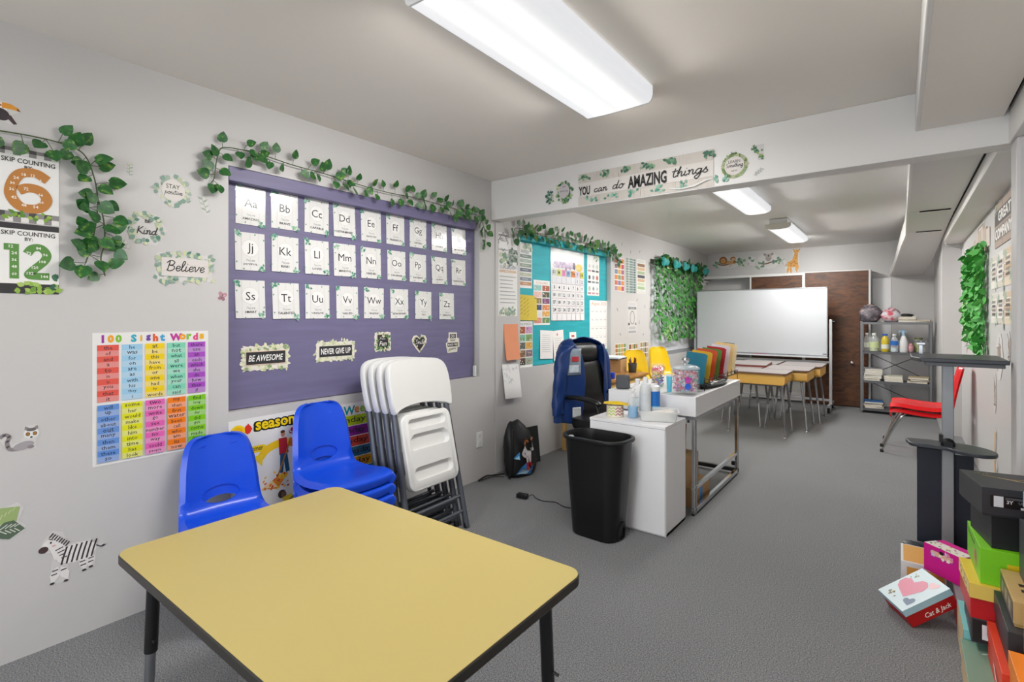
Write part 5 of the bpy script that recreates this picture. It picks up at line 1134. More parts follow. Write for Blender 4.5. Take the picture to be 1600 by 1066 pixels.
t = bottle('wipes_canister', 'blue and white wipes canister behind the bottles', 'canister', (1.395, 3.25, ZC), [(.042, 0), (.044, .004), (.044, .17), (.042, .174)], WHITEP(), [(.045, .174), (.045, .196), (.03, .204), (.028, .212), (0, .213)], WHITEP(), None, (.0446, .02, .165, mat('wipes_blue', '#1f6fc4', .35)))
b = MB(); b.lathe([(.0449, .025), (.0449, .07)], n=18); b.f = b.f[:18]; b.c = b.c[:18]; b.build('label_wave', mat('wipes_cyan', '#58b4e0', .35), t)
# clear tray of napkins
t = thing('clear_tray', 'clear plastic tray of paper slips on the cabinet corner', 'tray', (1.475, 3.135, ZC), 22)
b = MB(); P = [(.10, .075, .012, 0), (.105, .08, .012, .004), (.118, .09, .014, .06), (.125, .097, .014, .062), (.125, .097, .014, .065), (.114, .087, .013, .064), (.10, .076, .012, .006)]
b.loft([[(x, y, z) for x, y in rrect(w * 2, d * 2, r, 3)] for w, d, r, z in P], True, True); b.build('tray', mat('frosty_clear_plastic', '#eef0ef', .15, alpha=.45, var=0), t, sm=40)
for k in range(6): b = MB(); b.box((0, 0, 0), (.15, .10, .004), M=tr(-.01 + .004 * k, .002 * k, .01 + k * .0075) @ rot(0, -3 - k, k * 4 - 8)); b.build('paper_slip', mat('cream_paper', '#e9e4da', .7), t, sm=0)
# --- things on the desk
ZD = .7855
t = thing('cube_speaker', 'small grey cube speaker at the desk corner', 'speaker', (1.075, 3.475, ZD), 20)
b = MB(); b.prism(rrect(.1, .06, .02, 4), .0, .1); b.build('body', mat('grey_fabric', '#55575b', .8, var=.1, vs=120), t, bevel=.012, seg=3)
b = MB(); b.tube(smooth_path([(.05, -.02, .01), (.08, -.06, .004), (.06, -.072, -.04), (.02, -.073, -.08)], 5), .0025, 6); b.build('cable', BLACKP(), t)
t = thing('candy_jar', 'large round glass jar of pink lollipops on the desk', 'jar', (1.525, 3.5, ZD))
GLASS = mat('clear_glass', '#f2f6f8', .03, alpha=.1, var=0, spec=1.0)
b = MB(); b.lathe([(.07, 0), (.086, .006), (.094, .02), (.095, .15), (.09, .165), (.082, .17), (.08, .165), (.088, .15), (.088, .02), (.07, .01), (0, .01)], n=32); b.build('glass', GLASS, t, sm=50)
ld = MB(); ld.lathe([(.09, .171), (.096, .176), (.094, .184), (.07, .196), (.035, .203), (.02, .205)], n=32); lo = ld.build('lid', mat('lid_glass', '#dfe6ea', .05, alpha=.4, var=0, spec=1.0), t, sm=50)
b = MB(); b.lathe([(.016, .203), (.014, .212), (.026, .222), (.03, .234), (.024, .246), (.01, .25), (0, .25)], n=20); b.build('lid_knob', CHROME(), lo)
q = random.Random(2); b = MB(); ICO = [(0, 0, 1), (.894, 0, .447), (.276, .85, .447), (-.724, .526, .447), (-.724, -.526, .447), (.276, -.85, .447), (.724, .526, -.447), (-.276, .85, -.447), (-.894, 0, -.447), (-.276, -.85, -.447), (.724, -.526, -.447), (0, 0, -1)]
IF = [(0, 1, 2), (0, 2, 3), (0, 3, 4), (0, 4, 5), (0, 5, 1), (1, 6, 2), (2, 7, 3), (3, 8, 4), (4, 9, 5), (5, 10, 1), (2, 6, 7), (3, 7, 8), (4, 8, 9), (5, 9, 10), (1, 10, 6), (6, 11, 7), (7, 11, 8), (8, 11, 9), (9, 11, 10), (10, 11, 6)]
def candies(b, n, rad, h0, h1, size, cols):
    for k in range(n):
        a = q.uniform(0, 2 * PI); r = rad * math.sqrt(q.uniform(.35, 1)); z = q.uniform(h0, h1); s = size * q.uniform(.7, 1.1)
        b.add([(r * math.cos(a) + x * s, r * math.sin(a) + y * s, z + zz * s) for x, y, zz in ICO], IF, q.choice(cols))
        if q.random() < .5:
            d = Vector((q.uniform(-1, 1), q.uniform(-1, 1), q.uniform(-.2, 1))).normalized() * .03; p = Vector((r * math.cos(a), r * math.sin(a), z))
            if Vector((p.x + d.x, p.y + d.y)).length < rad + .012 and h0 < p.z + d.z < h1 + .01: b.tube([p, p + d], .0015, 4, col='#f2f0ee')
candies(b, 330, .074, .026, .15, .012, ['#e07a9c', '#c8305a', '#f2b8c8', '#9a5aa8', '#6fb8a8', '#eee4ea', '#d04a4a', '#a8b8d8', '#f0c8d4', '#b04a7a', '#e89ab0'])
tag(b.build('lollipops', ink('candy_gloss', .25, .4), t, sm=0), kind='stuff')
for z, c, n in ((.105, '#c03aa8', 'magenta_sticker'), (.062, '#2f62d0', 'blue_sticker')):
    b = MB(); P = ell(.04, .042, 16); rr = .0958; b.add([(rr * math.cos(R(-62) + x / rr), rr * math.sin(R(-62) + x / rr), z + y) for x, y in P], [tuple(range(16))]); b.build('round_sticker', mat(n, c, .4), t, sm=0)
t = thing('treat_tub', 'tall clear tub of colourful wrapped treats behind the jar', 'tub', (1.255, 3.69, ZD))
b = MB(); b.lathe([(.045, 0), (.05, .004), (.052, .17), (.05, .178), (.048, .17), (.046, .01), (0, .01)], n=24); b.build('tub', GLASS, t, sm=50)
b = MB(); candies(b, 120, .036, .015, .1, .012, ['#3f9a4a', '#2f5fc0', '#e0b020', '#c03a4a', '#7a3a9a', '#efe6da']); candies(b, 60, .036, .1, .125, .012, ['#e8c030', '#e09030', '#f0d870']); candies(b, 50, .036, .125, .15, .012, ['#e0405a', '#f07a80', '#e8506a']); tag(b.build('treats', ink('candy_gloss'), t, sm=0), kind='stuff')
t = thing('lotion_tube', 'pale cyan squeeze tube beside the candy jar', 'tube', (1.405, 3.52, ZD))
b = MB(); b.loft([[(x, y, z) for x, y in ell(w, d, 14)] for w, d, z in ((.03, .03, .0), (.034, .034, .02), (.04, .02, .08), (.042, .004, .11))]); b.build('tube', mat('cyan_plastic', '#5fc0dc', .3), t)
b = MB(); b.lathe([(.017, 0), (.017, -.0)], n=12) if False else b.box((0, 0, .118), (.042, .004, .016)); b.build('crimp', WHITEP(), t)
# black desk tray with papers
t = thing('desk_tray', 'black oval desk tray with silver papers at desk edge', 'tray', (1.535, 4.08, ZD), 0)
b = MB(); b.loft([[(x, y, z) for x, y in ell(w, d, 26)] for w, d, z in ((.12, .5, 0), (.15, .56, .004), (.175, .62, .03), (.165, .6, .034), (.14, .54, .01))]); b.build('tray', BLACKP(), t, sm=50)
b = MB(); b.box((0, .0, .03), (.115, .44, .014), M=rot(-2, 3, 2)); b.build('silver_case', mat('silver_plastic', '#b9bcc2', .3, .4), t, bevel=.006)
b = MB(); b.box((.01, -.05, .041), (.09, .26, .003), M=rot(-2, 2, 6)); b.build('paper', PAPER(), t, sm=0)
# wire file sorter and folders
t = thing('file_sorter', 'black wire file sorter on the white desk', 'file sorter', (1.46, 4.17, ZD))
BW_ = mat('black_wire', '#1a1a1c', .4)
b = MB()
for z in (.045, .075):
    for x in (-.13, .13): b.tube([(x, -.46, z), (x, .46, z)], .003, 6)
for k in range(10):
    y = -.46 + k * .102; b.tube([(-.13, y, .045), (.13, y, .045)], .0022, 5)
    for x in (-.13, .13): b.tube([(x, y, .045), (x, y, .075)], .0022, 5)
for x in (-.13, .13):
    for y in (-.46, .46): b.tube([(x, y, 0), (x, y, .075)], .003, 6)
b.build('base_rack', BW_, t)
for k in range(8):
    y = -.41 + k * .122; b = MB(); H = .12 if k < 7 else .3
    b.tube(smooth_path([(-.03, y, .045), (-.03, y, H - .03), (-.01, y, H), (.09, y, H), (.115, y, H - .03), (.115, y, .045)], 5), .0026, 6); b.build('divider_loop', BW_, t)
for k, (c, dh, n) in enumerate((('#0f6f86', .0, 'teal'), ('#e0b02a', .005, 'amber'), ('#c8502a', .012, 'rust orange'), ('#5f8a3c', .012, 'olive green'), ('#b81f28', .018, 'red'), ('#e3dfe4', .03, 'white'), ('#ecca86', .04, 'pale yellow'), ('#e6d8b8', .03, 'cream'))):
    y = 3.73 + k * .122; ft = thing('file_folder', '%s paper folder standing in the wire sorter' % n, 'folder', (1.5, y, ZD + .046), group='folders in the sorter')
    wd = .075; hh = .225 + dh; lean = -9 if k < 6 else -4
    for j, off in ((0, 0), (1, .006)):
        b = MB(); P = [(-wd, 0), (wd, 0), (wd, hh * .96), (wd - .02, hh), (.0, hh), (-.02, hh - .012 * (1 - j)), (-wd, hh - .012 * (1 - j))]
        b.prism(P, 0, .0012, M=tr(0, off, 0) @ rot(lean + j * 2, 6, 0) @ rot(90, 0, 0)); b.build('leaf_cover', mat('folder_' + n.replace(' ', '_'), c, .6), ft, sm=0)

# --- office chair
LE = mat('black_leather', '#161617', .36, var=.15, bump=.08, bs=60); oc = thing('office_chair', 'black leather office chair with a jacket on its back', 'office chair', (.83, 3.75, 0), -12)
def pad(b, rows, n=20):
    b.loft([[(x + dx * math.cos(a) * abs(math.cos(a)) ** -.35 if abs(math.cos(a)) > 1e-3 else x, y0 + w * math.sin(a) * (abs(math.sin(a)) ** -.4 if abs(math.sin(a)) > 1e-3 else 1), z) for a in [2 * PI * k / n for k in range(n)]] for x, dx, y0, w, z in rows])
b = MB(); pad(b, [(-.235, .02, 0, .16, .44), (-.235, .05, 0, .215, .47), (-.245, .06, 0, .235, .56), (-.26, .055, 0, .24, .68), (-.275, .052, 0, .238, .8), (-.288, .05, 0, .225, .89), (-.296, .042, 0, .2, .93), (-.3, .03, 0, .16, .945)]); b.build('backrest', LE, oc, sm=60)
b = MB(); pad(b, [(-.298, .03, 0, .13, .93), (-.292, .055, 0, .17, .955), (-.292, .06, 0, .175, 1.02), (-.3, .055, 0, .165, 1.07), (-.306, .03, 0, .12, 1.09)]); b.build('headrest', LE, oc, sm=60)
b = MB(); b.loft([[(x, y, z) for x, y in rrect(w, d, .09, 5, .03, 0)] for w, d, z in ((.4, .42, .40), (.5, .5, .42), (.52, .52, .46), (.5, .5, .5), (.4, .42, .515))]); b.build('seat', LE, oc, sm=50)
for s in (-1, 1):
    b = MB(); b.tube(smooth_path([(-.23, s * .26, .66), (-.1, s * .285, .675), (.05, s * .288, .67), (.14, s * .28, .65)], 5), [.02] + [.03] * 13 + [.028, .012], 10, flat=.7); a = b.build('armrest', LE, oc)
    b = MB(); b.tube(smooth_path([(.1, s * .283, .645), (.13, s * .285, .56), (.08, s * .27, .46), (.0, s * .22, .415)], 5), .014, 8); b.build('arm_support', BLACKP(), a)
b = MB(); b.tube([(0, 0, .4), (0, 0, .1)], .028, 12); b.build('column', BLACKP(), oc)
for k in range(5):
    a = R(20 + 72 * k); c, s = math.cos(a), math.sin(a); b = MB(); b.tube([(0, 0, .1), (.3 * c, .3 * s, .07)], [.03, .018], 8); l = b.build('base_leg', BLACKP(), oc)
    b = MB(); b.lathe([(.0, -.022), (.022, -.022), (.027, -.012), (.027, .012), (.022, .022), (0, .022)], n=14, M=tr(.3 * c, .3 * s, .03) @ rot(0, 0, math.degrees(a) + 90) @ rot(0, 90, 0)); b.build('caster', BLACKP(), l)
# jacket draped over the chair back
NAVY = mat('navy_satin', '#16356e', .38, var=.3, vs=9, bump=.5, bs=9); q = random.Random(6)
jk = thing('jacket', 'navy blue satin jacket draped over the office chair', 'jacket', (.83, 3.75, 0), -12)
def cloth_ring(cx, cy, a, bb, z, a0, a1, n, seed, amp=.012):
    return [(cx + bb * math.cos(t) * (1 + amp * 4 * math.sin(5 * t + seed + z * 6)), cy + a * math.sin(t) * (1 + amp * 2 * math.sin(7 * t + seed * 2 + z * 4)), z + .01 * math.sin(3 * t + seed)) for t in [R(a0 + (a1 - a0) * k / n) for k in range(n + 1)]]
rows = [(1.122, .12, .05, 115, 250), (1.115, .17, .08, 80, 292), (1.09, .225, .1, 62, 316), (1.04, .262, .108, 50, 330), (.95, .283, .113, 42, 340), (.82, .292, .118, 36, 344), (.68, .296, .122, 34, 342), (.54, .298, .125, 38, 338), (.44, .30, .125, 44, 332)]
b = MB(); b.loft([cloth_ring(-.3, 0, a, bb, z, a0, a1, 34, i * .7) for i, (z, a, bb, a0, a1) in enumerate(rows)], closed=False); b.build('body', NAVY, jk, sm=60, solid=.012, so=1, sub=1)
def sleeve(name, s, pts, rad):
    b = MB(); P = smooth_path(pts, 5); rings = []
    for i, p in enumerate(P):
        f = i / (len(P) - 1); r = rad[0] + (rad[1] - rad[0]) * f
        rings.append([(p.x + r * .75 * math.cos(t) * (1 + .14 * math.sin(3 * t + i * .9)), p.y + r * math.sin(t) * (1 + .1 * math.sin(4 * t + i * 1.3)), p.z + .008 * math.sin(2 * t + i)) for t in [2 * PI * k / 14 for k in range(14)]])
    b.loft(rings); o = b.build(name, NAVY, jk, sm=70)
    e = P[-1]; b = MB(); b.loft([[(e.x + r * .7 * math.cos(t), e.y + r * math.sin(t), e.z + dz) for t in [2 * PI * k / 14 for k in range(14)]] for r, dz in ((rad[1] * .95, .01), (rad[1] * .78, -.01), (rad[1] * .76, -.065), (rad[1] * .7, -.068))]); b.build('cuff', mat('navy_knit', '#17346a', .8, var=.2, vs=60), o)
sleeve('sleeve', -1, [(-.27, -.2, 1.08), (-.26, -.27, 1.0), (-.25, -.305, .85), (-.26, -.32, .68), (-.26, -.33, .53)], (.075, .055))
sleeve('sleeve', 1, [(-.3, .2, 1.07), (-.31, .28, .98), (-.3, .31, .82), (-.3, .315, .65), (-.3, .31, .52)], (.07, .055))
def jpatch(name, m, t0, t1, z0, z1, n=8, off=.016):
    b = MB(); rg = []
    for i in range(n + 1):
        z = z0 + (z1 - z0) * i / n
        for k in range(len(rows) - 1):
            if rows[k][0] >= z >= rows[k + 1][0]: f = (rows[k][0] - z) / (rows[k][0] - rows[k + 1][0]); a = rows[k][1] + (rows[k + 1][1] - rows[k][1]) * f; bb = rows[k][2] + (rows[k + 1][2] - rows[k][2]) * f
        rg.append([(-.3 + (bb + off + .008) * math.cos(R(t)), (a + off) * math.sin(R(t)), z) for t in [t0 + (t1 - t0) * j / 6 for j in range(7)]])
    b.loft(rg, closed=False); b.build(name, m, jk, sm=60, solid=.003)
jpatch('shoulder_panel', mat('silver_satin', '#8a97a3', .4, var=.35, vs=14), 331, 296, 1.055, .84)
jpatch('red_patch', mat('red_patch', '#b8303c', .5), 326, 312, .99, .95, off=.024)
jpatch('lettering_patch', mat('grey_white_patch', '#c3ccd4', .5, var=.4, vs=40), 326, 306, .92, .86, off=.022)
jpatch('hem_lettering', mat('white_patch', '#dfe3e8', .5, var=.3, vs=50), 330, 314, .58, .5, off=.02)

# --- drawstring bag, black board, power adapter
t = thing('drawstring_bag', 'black drawstring bag with printed ballplayer against the wall', 'bag', (.145, 3.44, 0), 0)
rings = []; q = random.Random(12)
for i, (z, w, d, cx) in enumerate(((.0, .13, .08, .02), (.012, .155, .1, .02), (.06, .17, .11, .02), (.14, .17, .105, .015), (.24, .165, .092, .0), (.32, .15, .075, -.02), (.38, .115, .05, -.035), (.415, .085, .034, -.04), (.432, .06, .02, -.045))):
    rings.append([(cx + d * math.cos(a) * (1 + .06 * math.sin(4 * a + i)), w * math.sin(a) * (1 + .05 * math.sin(5 * a + i * 1.7)), z + .006 * math.sin(3 * a + i)) for a in [2 * PI * k / 22 for k in range(22)]])
b = MB(); b.loft(rings); b.build('body', mat('black_nylon', '#1b1b1d', .5, var=.15, bump=.3, bs=14), t, sm=70)
b = MB(); b.tube(smooth_path([(-.02, -.06, .42), (.03, -.13, .38), (.06, -.165, .25), (.06, -.17, .1), (.04, -.17, .03), (.05, -.2, .02)], 6), .012, 8, flat=.4); b.build('strap', mat('black_webbing', '#121213', .7), t)
b = MB(); b.tube(smooth_path([(-.02, -.17, .03), (-.1, -.22, .015), (-.1, -.3, .03), (-.115, -.38, .01)], 5), .014, 6, flat=.35); b.build('strap', MATS['black_webbing'], t)
p = Print(0); BP = p
p.poly([(-.075, -.16), (.075, -.17), (.09, -.08), (.05, -.12), (.02, -.06), (-.03, -.1)], '#3a7fc0'); p.poly([(-.06, -.15), (.03, -.16), (.06, -.12), (-.02, -.11)], '#a9cfe8'); p.poly([(-.09, -.02), (-.04, .03), (-.035, -.035)], '#3a8fd0'); p.poly([(-.08, -.025), (-.045, .0), (-.037, -.033)], '#a9dcf0')
p.ell(.045, .075, .07, .09, '#101012'); p.ell(.02, .095, .042, .055, '#b5713f'); p.ell(.02, .118, .05, .025, '#3a2417'); p.poly([(.0, .068), (.055, .07), (.06, .0), (.012, -.005)], '#dcd8d8'); p.line([(.055, .06), (.075, .03), (.07, .085)], .02, '#dcd8d8', 4); p.line([(.005, .05), (-.01, .01), (.02, -.02)], .022, '#c9c3c4', 4); p.ell(.02, -.022, .022, .022, '#b02a2a')
p.poly([(.012, -.002), (.058, .0), (.056, -.06), (.04, -.065), (.036, -.02), (.03, -.065), (.018, -.06)], '#d2cdce'); p.line([(.025, -.06), (.027, -.11)], .018, '#b8262c'); p.line([(.05, -.06), (.06, -.1)], .018, '#b8262c'); p.line([(.02, -.115), (.045, -.118)], .014, '#c8402c'); p.line([(.062, .09), (.085, .13)], .01, '#8a5a32')
for v in p.m.v:      # wrap the print around the bag's front
    a = v.x / .15 - .55; z = .19 + v.y; k = v.z * 4 + .012; i = max(j for j, zz in enumerate((.0, .06, .14, .24, .32)) if zz <= z); d = (.1, .12, .118, .108, .092)[i]; w = (.155, .175, .172, .16, .14)[i]
    v.x, v.y, v.z = .02 + (d + k) * math.cos(a), (w + k) * math.sin(a), z
p.m.build('print', ink('printed_ink'), t, sm=0)
b = MB(); b.box((0, 0, .16), (.012, .27, .32), M=tr(.07, 3.70, .003) @ rot(0, -7, -12)); tag(b.build('black_display_board', mat('black_canvas', '#222326', .7, bump=.2, bs=80), bevel=.003), 'thin black panel leaning behind the drawstring bag', 'panel')
t = thing('power_adapter', 'black power adapter with a cord on the carpet', 'adapter', (.52, 2.98, 0), 10)
b = MB(); b.prism(rrect(.085, .05, .01), 0.001, .032); b.build('body', BLACKP(), t, bevel=.006)
b = MB(); b.tube(smooth_path([(.04, .0, .015), (.07, .02, .03), (.09, .03, .008), (.16, .0, .006), (.25, .02, .005), (.33, -.03, .005), (.42, -.03, .005)], 5), .003, 6); b.build('cord', BLACKP(), t)

# --- wooden desk by the left wall and the things on it
WOODT = m_wood('oak_veneer', '#9a6a32', '#b98445', .4, sc=(6, 1, 6), dist=3); WOODS = m_wood('maple_veneer', '#cda560', '#dcb878', .45, sc=(5, 1, 5), dist=2)
t = thing('wooden_desk', 'oak topped wooden desk along the left wall', 'desk', (.3, 4.74, 0))
b = MB(); b.bx((-.27, -.48, .695), (.27, .45, .72)); b.build('desktop', WOODT, t, sm=0, bevel=.003)
b = MB(); b.bx((-.25, -.46, .5), (.25, .43, .695)); b.build('drawer_box', WOODS, t, sm=0, bevel=.002)
for x in (-.23, .23):
    for y in (-.44, .41): b = MB(); b.bx((x - .02, y - .02, 0), (x + .02, y + .02, .5)); b.build('leg', WOODS, t, sm=0, bevel=.002)
carton('small cardboard box with papers on top on wooden desk', (.225, 5.02, .7205), (.26, .22, .135), 8)
for k in range(3): b = MB(); b.box((0, 0, 0), (.26 - .01 * k, .28, .008), M=tr(.215, 5.02, .8655 + k * .0085) @ rot(0, 0, 5 + 4 * k)); tag(b.build('paper_stack', mat('stack_%d' % k, ('#2b2c30', '#dfe6ec', '#e9eef2')[k], .6), sm=0), ('dark folder', 'middle sheaf', 'top sheaf')[k] + ' of papers lying on the desk cardboard box', 'paper', 'papers on the cardboard box')
t = thing('pencil_cup', 'grey mesh cup full of pencils on wooden desk', 'cup', (.43, 5.09, .7205))
b = MB(); b.lathe([(.036, 0), (.04, .003), (.046, .1), (.044, .1), (.038, .006), (0, .006)], n=20); b.build('cup', mat('grey_mesh', '#5c5f64', .5, .5, var=.3, vs=150), t, sm=50)
q = random.Random(8)
for k in range(11):
    a = q.uniform(0, 2 * PI); c, s = math.cos(a), math.sin(a); b = MB(); b.tube([(.012 * c, .012 * s, .01), (.04 * c, .04 * s, .13 + q.uniform(-.01, .03))], .0042, 6); b.build('pencil', mat('pencil_%d' % (k % 5), ('#b0302a', '#5a3a2a', '#d9a030', '#a8342f', '#3a3a42')[k % 5], .45), t)
b = MB(); b.lathe([(.03, 0), (.033, .01), (.033, .05), (.03, .06)], (.5, 4.45, .7205), 14); tag(b.build('blue_cap', mat('blue_cap_plastic', '#1a3fc0', .35)), 'round blue container on the wooden desk behind chair', 'container')

# --- student desks
def student_desk(label, loc, rz):
    t = thing('student_desk', label, 'desk', loc, rz, 'student desks'); W, D, H = .61, .47, .7
    P = [(x, y - .02 * (1 - (x / .3) ** 2) * (1 if y < -.15 else 0)) for x, y in rrect(W, D, .04, 6)]
    b = MB(); b.prism(P, H - .016, H); b.build('desktop', mat('grey_laminate', '#8f8886', .5, var=.03), t, sm=30)
    b = MB(); b.prism([(x * 1.003, y * 1.003) for x, y in P], H - .0175, H - .0025); b.build('edge_band', mat('brown_edge', '#7a5a4a', .5), t, sm=30)
    b = MB(); Pb = [(x, z) for x, z in rrect(W - .03, .112, .03, 4, 0, H - .076)]
    b.loft([[(x * s, y, z) for x, z in Pb] for y, s in ((-D / 2 + .012, 1.0), (D / 2 - .03, 1.0))]); b.build('book_box', mat('yellow_box_plastic', '#e3b25a', .38, var=.03), t, sm=30, bevel=.004)
    for sx in (-1, 1):
        for sy in (-1, 1):
            x, y = sx * (W / 2 - .06), sy * (D / 2 - .075); b = MB(); b.tube(smooth_path([(x - sx * .06, y, H - .14), (x - sx * .012, y, H - .148), (x + sx * .008, y + sy * .004, H - .19), (x + sx * .03, y + sy * .03, .28)], 4), .0135, 10); l = b.build('leg', mat('grey_leg_paint', '#77777a', .35, .3), t)
            b = MB(); b.tube([(x + sx * .029, y + sy * .029, .3), (x + sx * .045, y + sy * .055, .012)], .0105, 10); b.build('leg_insert', CHROME(), l)
            b = MB(); b.lathe([(.016, 0), (.017, .005), (.011, .014)], (x + sx * .045, y + sy * .055, 0), 10); b.build('foot', STEEL(), l)
    b = MB(); b.bx((-W / 2 + .06, -D / 2 + .07, H - .152), (W / 2 - .06, -D / 2 + .09, H - .138)); b.bx((-W / 2 + .06, D / 2 - .09, H - .152), (W / 2 - .06, D / 2 - .07, H - .138)); b.build('frame_rail', MATS['grey_leg_paint'], t, sm=0)
    return t
student_desk('yellow sided student desk at the front of the cluster', (1.425, 6.34, 0), 0)
student_desk('yellow sided student desk, second along the right side', (1.64, 6.9, 0), 90)
student_desk('yellow sided student desk, right side nearest the whiteboard', (1.70, 7.53, 0), 90)
student_desk('yellow sided student desk, left side behind the front one', (1.155, 6.9, 0), -90)
student_desk('yellow sided student desk, left side nearest the whiteboard', (1.2, 7.53, 0), -90)
t = thing('loose_desk_board', 'loose grey board with reddish edge lying on the desks', 'board', (1.16, 7.0, .7005), 4)
b = MB(); b.prism(rrect(.47, .62, .02), .003, .026); b.build('board', MATS['grey_laminate'], t, sm=30); b = MB(); b.prism(rrect(.474, .624, .021), .0, .022); b.build('edge', mat('red_brown_edge', '#7a3a34', .5), t, sm=30)

# --- whiteboard on a rolling stand
t = thing('rolling_whiteboard', 'large blank whiteboard on a rolling metal stand', 'whiteboard', (1.0, 8.33, 0))
ALU = mat('aluminium', '#9a9ca0', .35, .8)
b = MB(); b.bx((-.895, -.01, .77), (.885, .012, 1.715)); b.build('panel', mat('whiteboard_enamel', '#c3c6ca', .18, var=.02, vs=1.5), t, sm=0)
b = MB()
for a, c in (((-.905, -.016, .755), (.895, .016, .772)), ((-.905, -.016, 1.713), (.895, .016, 1.727)), ((-.905, -.016, .755), (-.893, .016, 1.727)), ((.883, -.016, .755), (.895, .016, 1.727))): b.bx(a, c)
b.build('frame', ALU, t, sm=0, bevel=.002)
b = MB(); b.bx((-.9, -.09, .735), (.9, .01, .745)); b.bx((-.9, -.092, .735), (.9, -.086, .758)); b.build('tray', mat('tray_white', '#cfd1d4', .35), t, sm=0)
for s, x in ((-1, -.93), (1, .93)):
    b = MB(); b.bx((x - .018, -.02, .08), (x + .018, .02, 1.27)); pst = b.build('post', mat('stand_light_grey', '#b9bbbe', .35, .5), t, sm=0, bevel=.004)
    b = MB(); b.lathe([(.012, 0), (.018, .004), (.018, .03), (0, .032)], n=12, M=tr(x + s * .018, 0, 1.24) @ rot(0, s * 90, 0)); b.build('knob', BLACKP(), pst)
    b = MB(); b.bx((x - .02, -.28, .075), (x + .02, .28, .105)); b.build('foot', MATS['stand_light_grey'], t, sm=0, bevel=.004)
    for y in (-.26, .26): b = MB(); b.lathe([(0, -.012), (.03, -.012), (.034, -.006), (.034, .006), (.03, .012), (0, .012)], n=16, M=tr(x, y, .036) @ rot(0, 90, 0)); b.bx((x - .015, y - .015, .04), (x + .015, y + .015, .076)); b.build('caster', BLACKP(), t)
b = MB(); b.bx((-.93, -.015, .13), (.93, .015, .16)); b.bx((-.93, -.015, .66), (.93, .015, .69)); b.build('cross_rail', MATS['stand_light_grey'], t, sm=0, bevel=.003)
b = MB(); b.box((.86, -.0105, .785), (.05, .001, .012)); b.build('maker_plate', BLACKP(), t, sm=0)
for k, (x, c, n) in enumerate(((-.0, '#c03a4a', 'red'), (.08, '#b84a9a', 'pink'), (.45, '#3a3a3e', 'black'))):
    b = MB(); b.tube([(-.05, 0, 0), (.05, 0, 0)], .008, 8, M=tr(1.0 + x, 8.28, .7535)); tag(b.build('marker', mat('marker_' + n, c, .4)), '%s marker lying in the whiteboard tray' % n, 'marker', 'markers in the tray')

# --- grey metal shelf and its contents
GS = mat('grey_enamel', '#77787b', .42, .2, var=.05); SX0, SX1, SY0, SY1 = 2.262, 3.03, 8.425, 8.74
t = thing('metal_shelf', 'grey metal shelving unit with four shelves at back', 'shelf', (SX0, SY0, 0)); w_, d_ = SX1 - SX0, SY1 - SY0
for x in (0, w_ - .03):
    for y in (0, d_ - .03): b = MB(); b.bx((x, y, .03 if y == 0 else 0), (x + .03, y + .004, 1.25)); b.bx((x if x == 0 else x + .026, y, .03 if y == 0 else 0), (x + .004 if x == 0 else x + .03, y + .03, 1.25)); b.build('post', GS, t, sm=0)
SHZ = (.068, .444, .838, 1.238)
for z in SHZ: b = MB(); b.bx((.004, .004, z - .012), (w_ - .004, d_ - .004, z)); b.bx((.004, .001, z - .03), (w_ - .004, .004, z)); b.build('shelf_board', mat('shelf_grey', '#5b5c60', .45) if z < 1.2 else GS, t, sm=0)
for a, c in (((.02, .838), (w_ - .02, .46)), ((.02, .46), (w_ - .02, .838)), ((.02, .44), (w_ - .02, .09))): b = MB(); b.tube([(a[0], d_ - .01, a[1]), (c[0], d_ - .01, c[1])], .005, 6); b.build('cross_brace', mat('dark_brace', '#3b3c3f', .5), t)
def lump(name, label, loc, rx, ry, h, cols, seed, cat='bag', group='bundles on the shelf'):
    t = thing(name, label, cat, loc, group=group); q = random.Random(seed); b = MB(); rings = []; N = 18
    for i in range(9):
        f = i / 8; r = math.sin(PI * (.12 + .86 * f)) ** .6; rings.append([(rx * r * math.cos(a) * (1 + .12 * math.sin(3 * a + i + seed) + q.uniform(-.05, .05)), ry * r * math.sin(a) * (1 + .1 * math.sin(4 * a + i * 1.4)), h * f + q.uniform(-.006, .006) * (i > 0)) for a in [2 * PI * k / N for k in range(N)]])
    b.loft(rings); m = leaf_mat(name + '_fabric_%d' % seed, *cols, rough=.6); m.node_tree.nodes['Noise Texture'].inputs['Scale'].default_value = 16; b.build('fabric', m, t, sm=60)
    b = MB(); b.tube(smooth_path([(-rx * .5, -ry * .5, h * .95), (-rx * .1, -ry * .7, h * .8), (rx * .4, -ry * .6, h * .95)], 4), .008, 6); b.build('fold', m, t)
lump('clothes_bundle', 'dark grey bundle of clothes on top of the shelf', (SX0 + .11, SY0 + .15, 1.2395), .135, .12, .24, ('#4a464c', '#7d757c', '#c9a99a'), 4)
lump('gift_bag', 'white and pink printed plastic bag on top of shelf', (SX0 + .34, SY0 + .15, 1.2395), .12, .11, .19, ('#c24a5a', '#dcd8de', '#b9c3d6'), 6)
def book(label, loc, d, rz, col, group, name='book'):
    t = thing(name, label, 'book', loc, rz, group); w, e, h = d; mm = mat('cover_' + col.strip('#'), col, .5)
    b = MB(); b.bx((-w / 2 + .003, -e / 2 + .003, .0015), (w / 2 - .003, e / 2 - .003, h - .0015)); b.build('pages', mat('book_pages', '#dcd6c8', .8, var=.1, vs=60), t, sm=0)
    for z in (0, h - .0015): b = MB(); b.bx((-w / 2, -e / 2, z), (w / 2, e / 2, z + .0015)); b.build('cover', mm, t, sm=0)
    b = MB(); b.bx((-w / 2, -e / 2, 0), (-w / 2 + .002, e / 2, h)); b.build('spine', mm, t, sm=0)
    return t
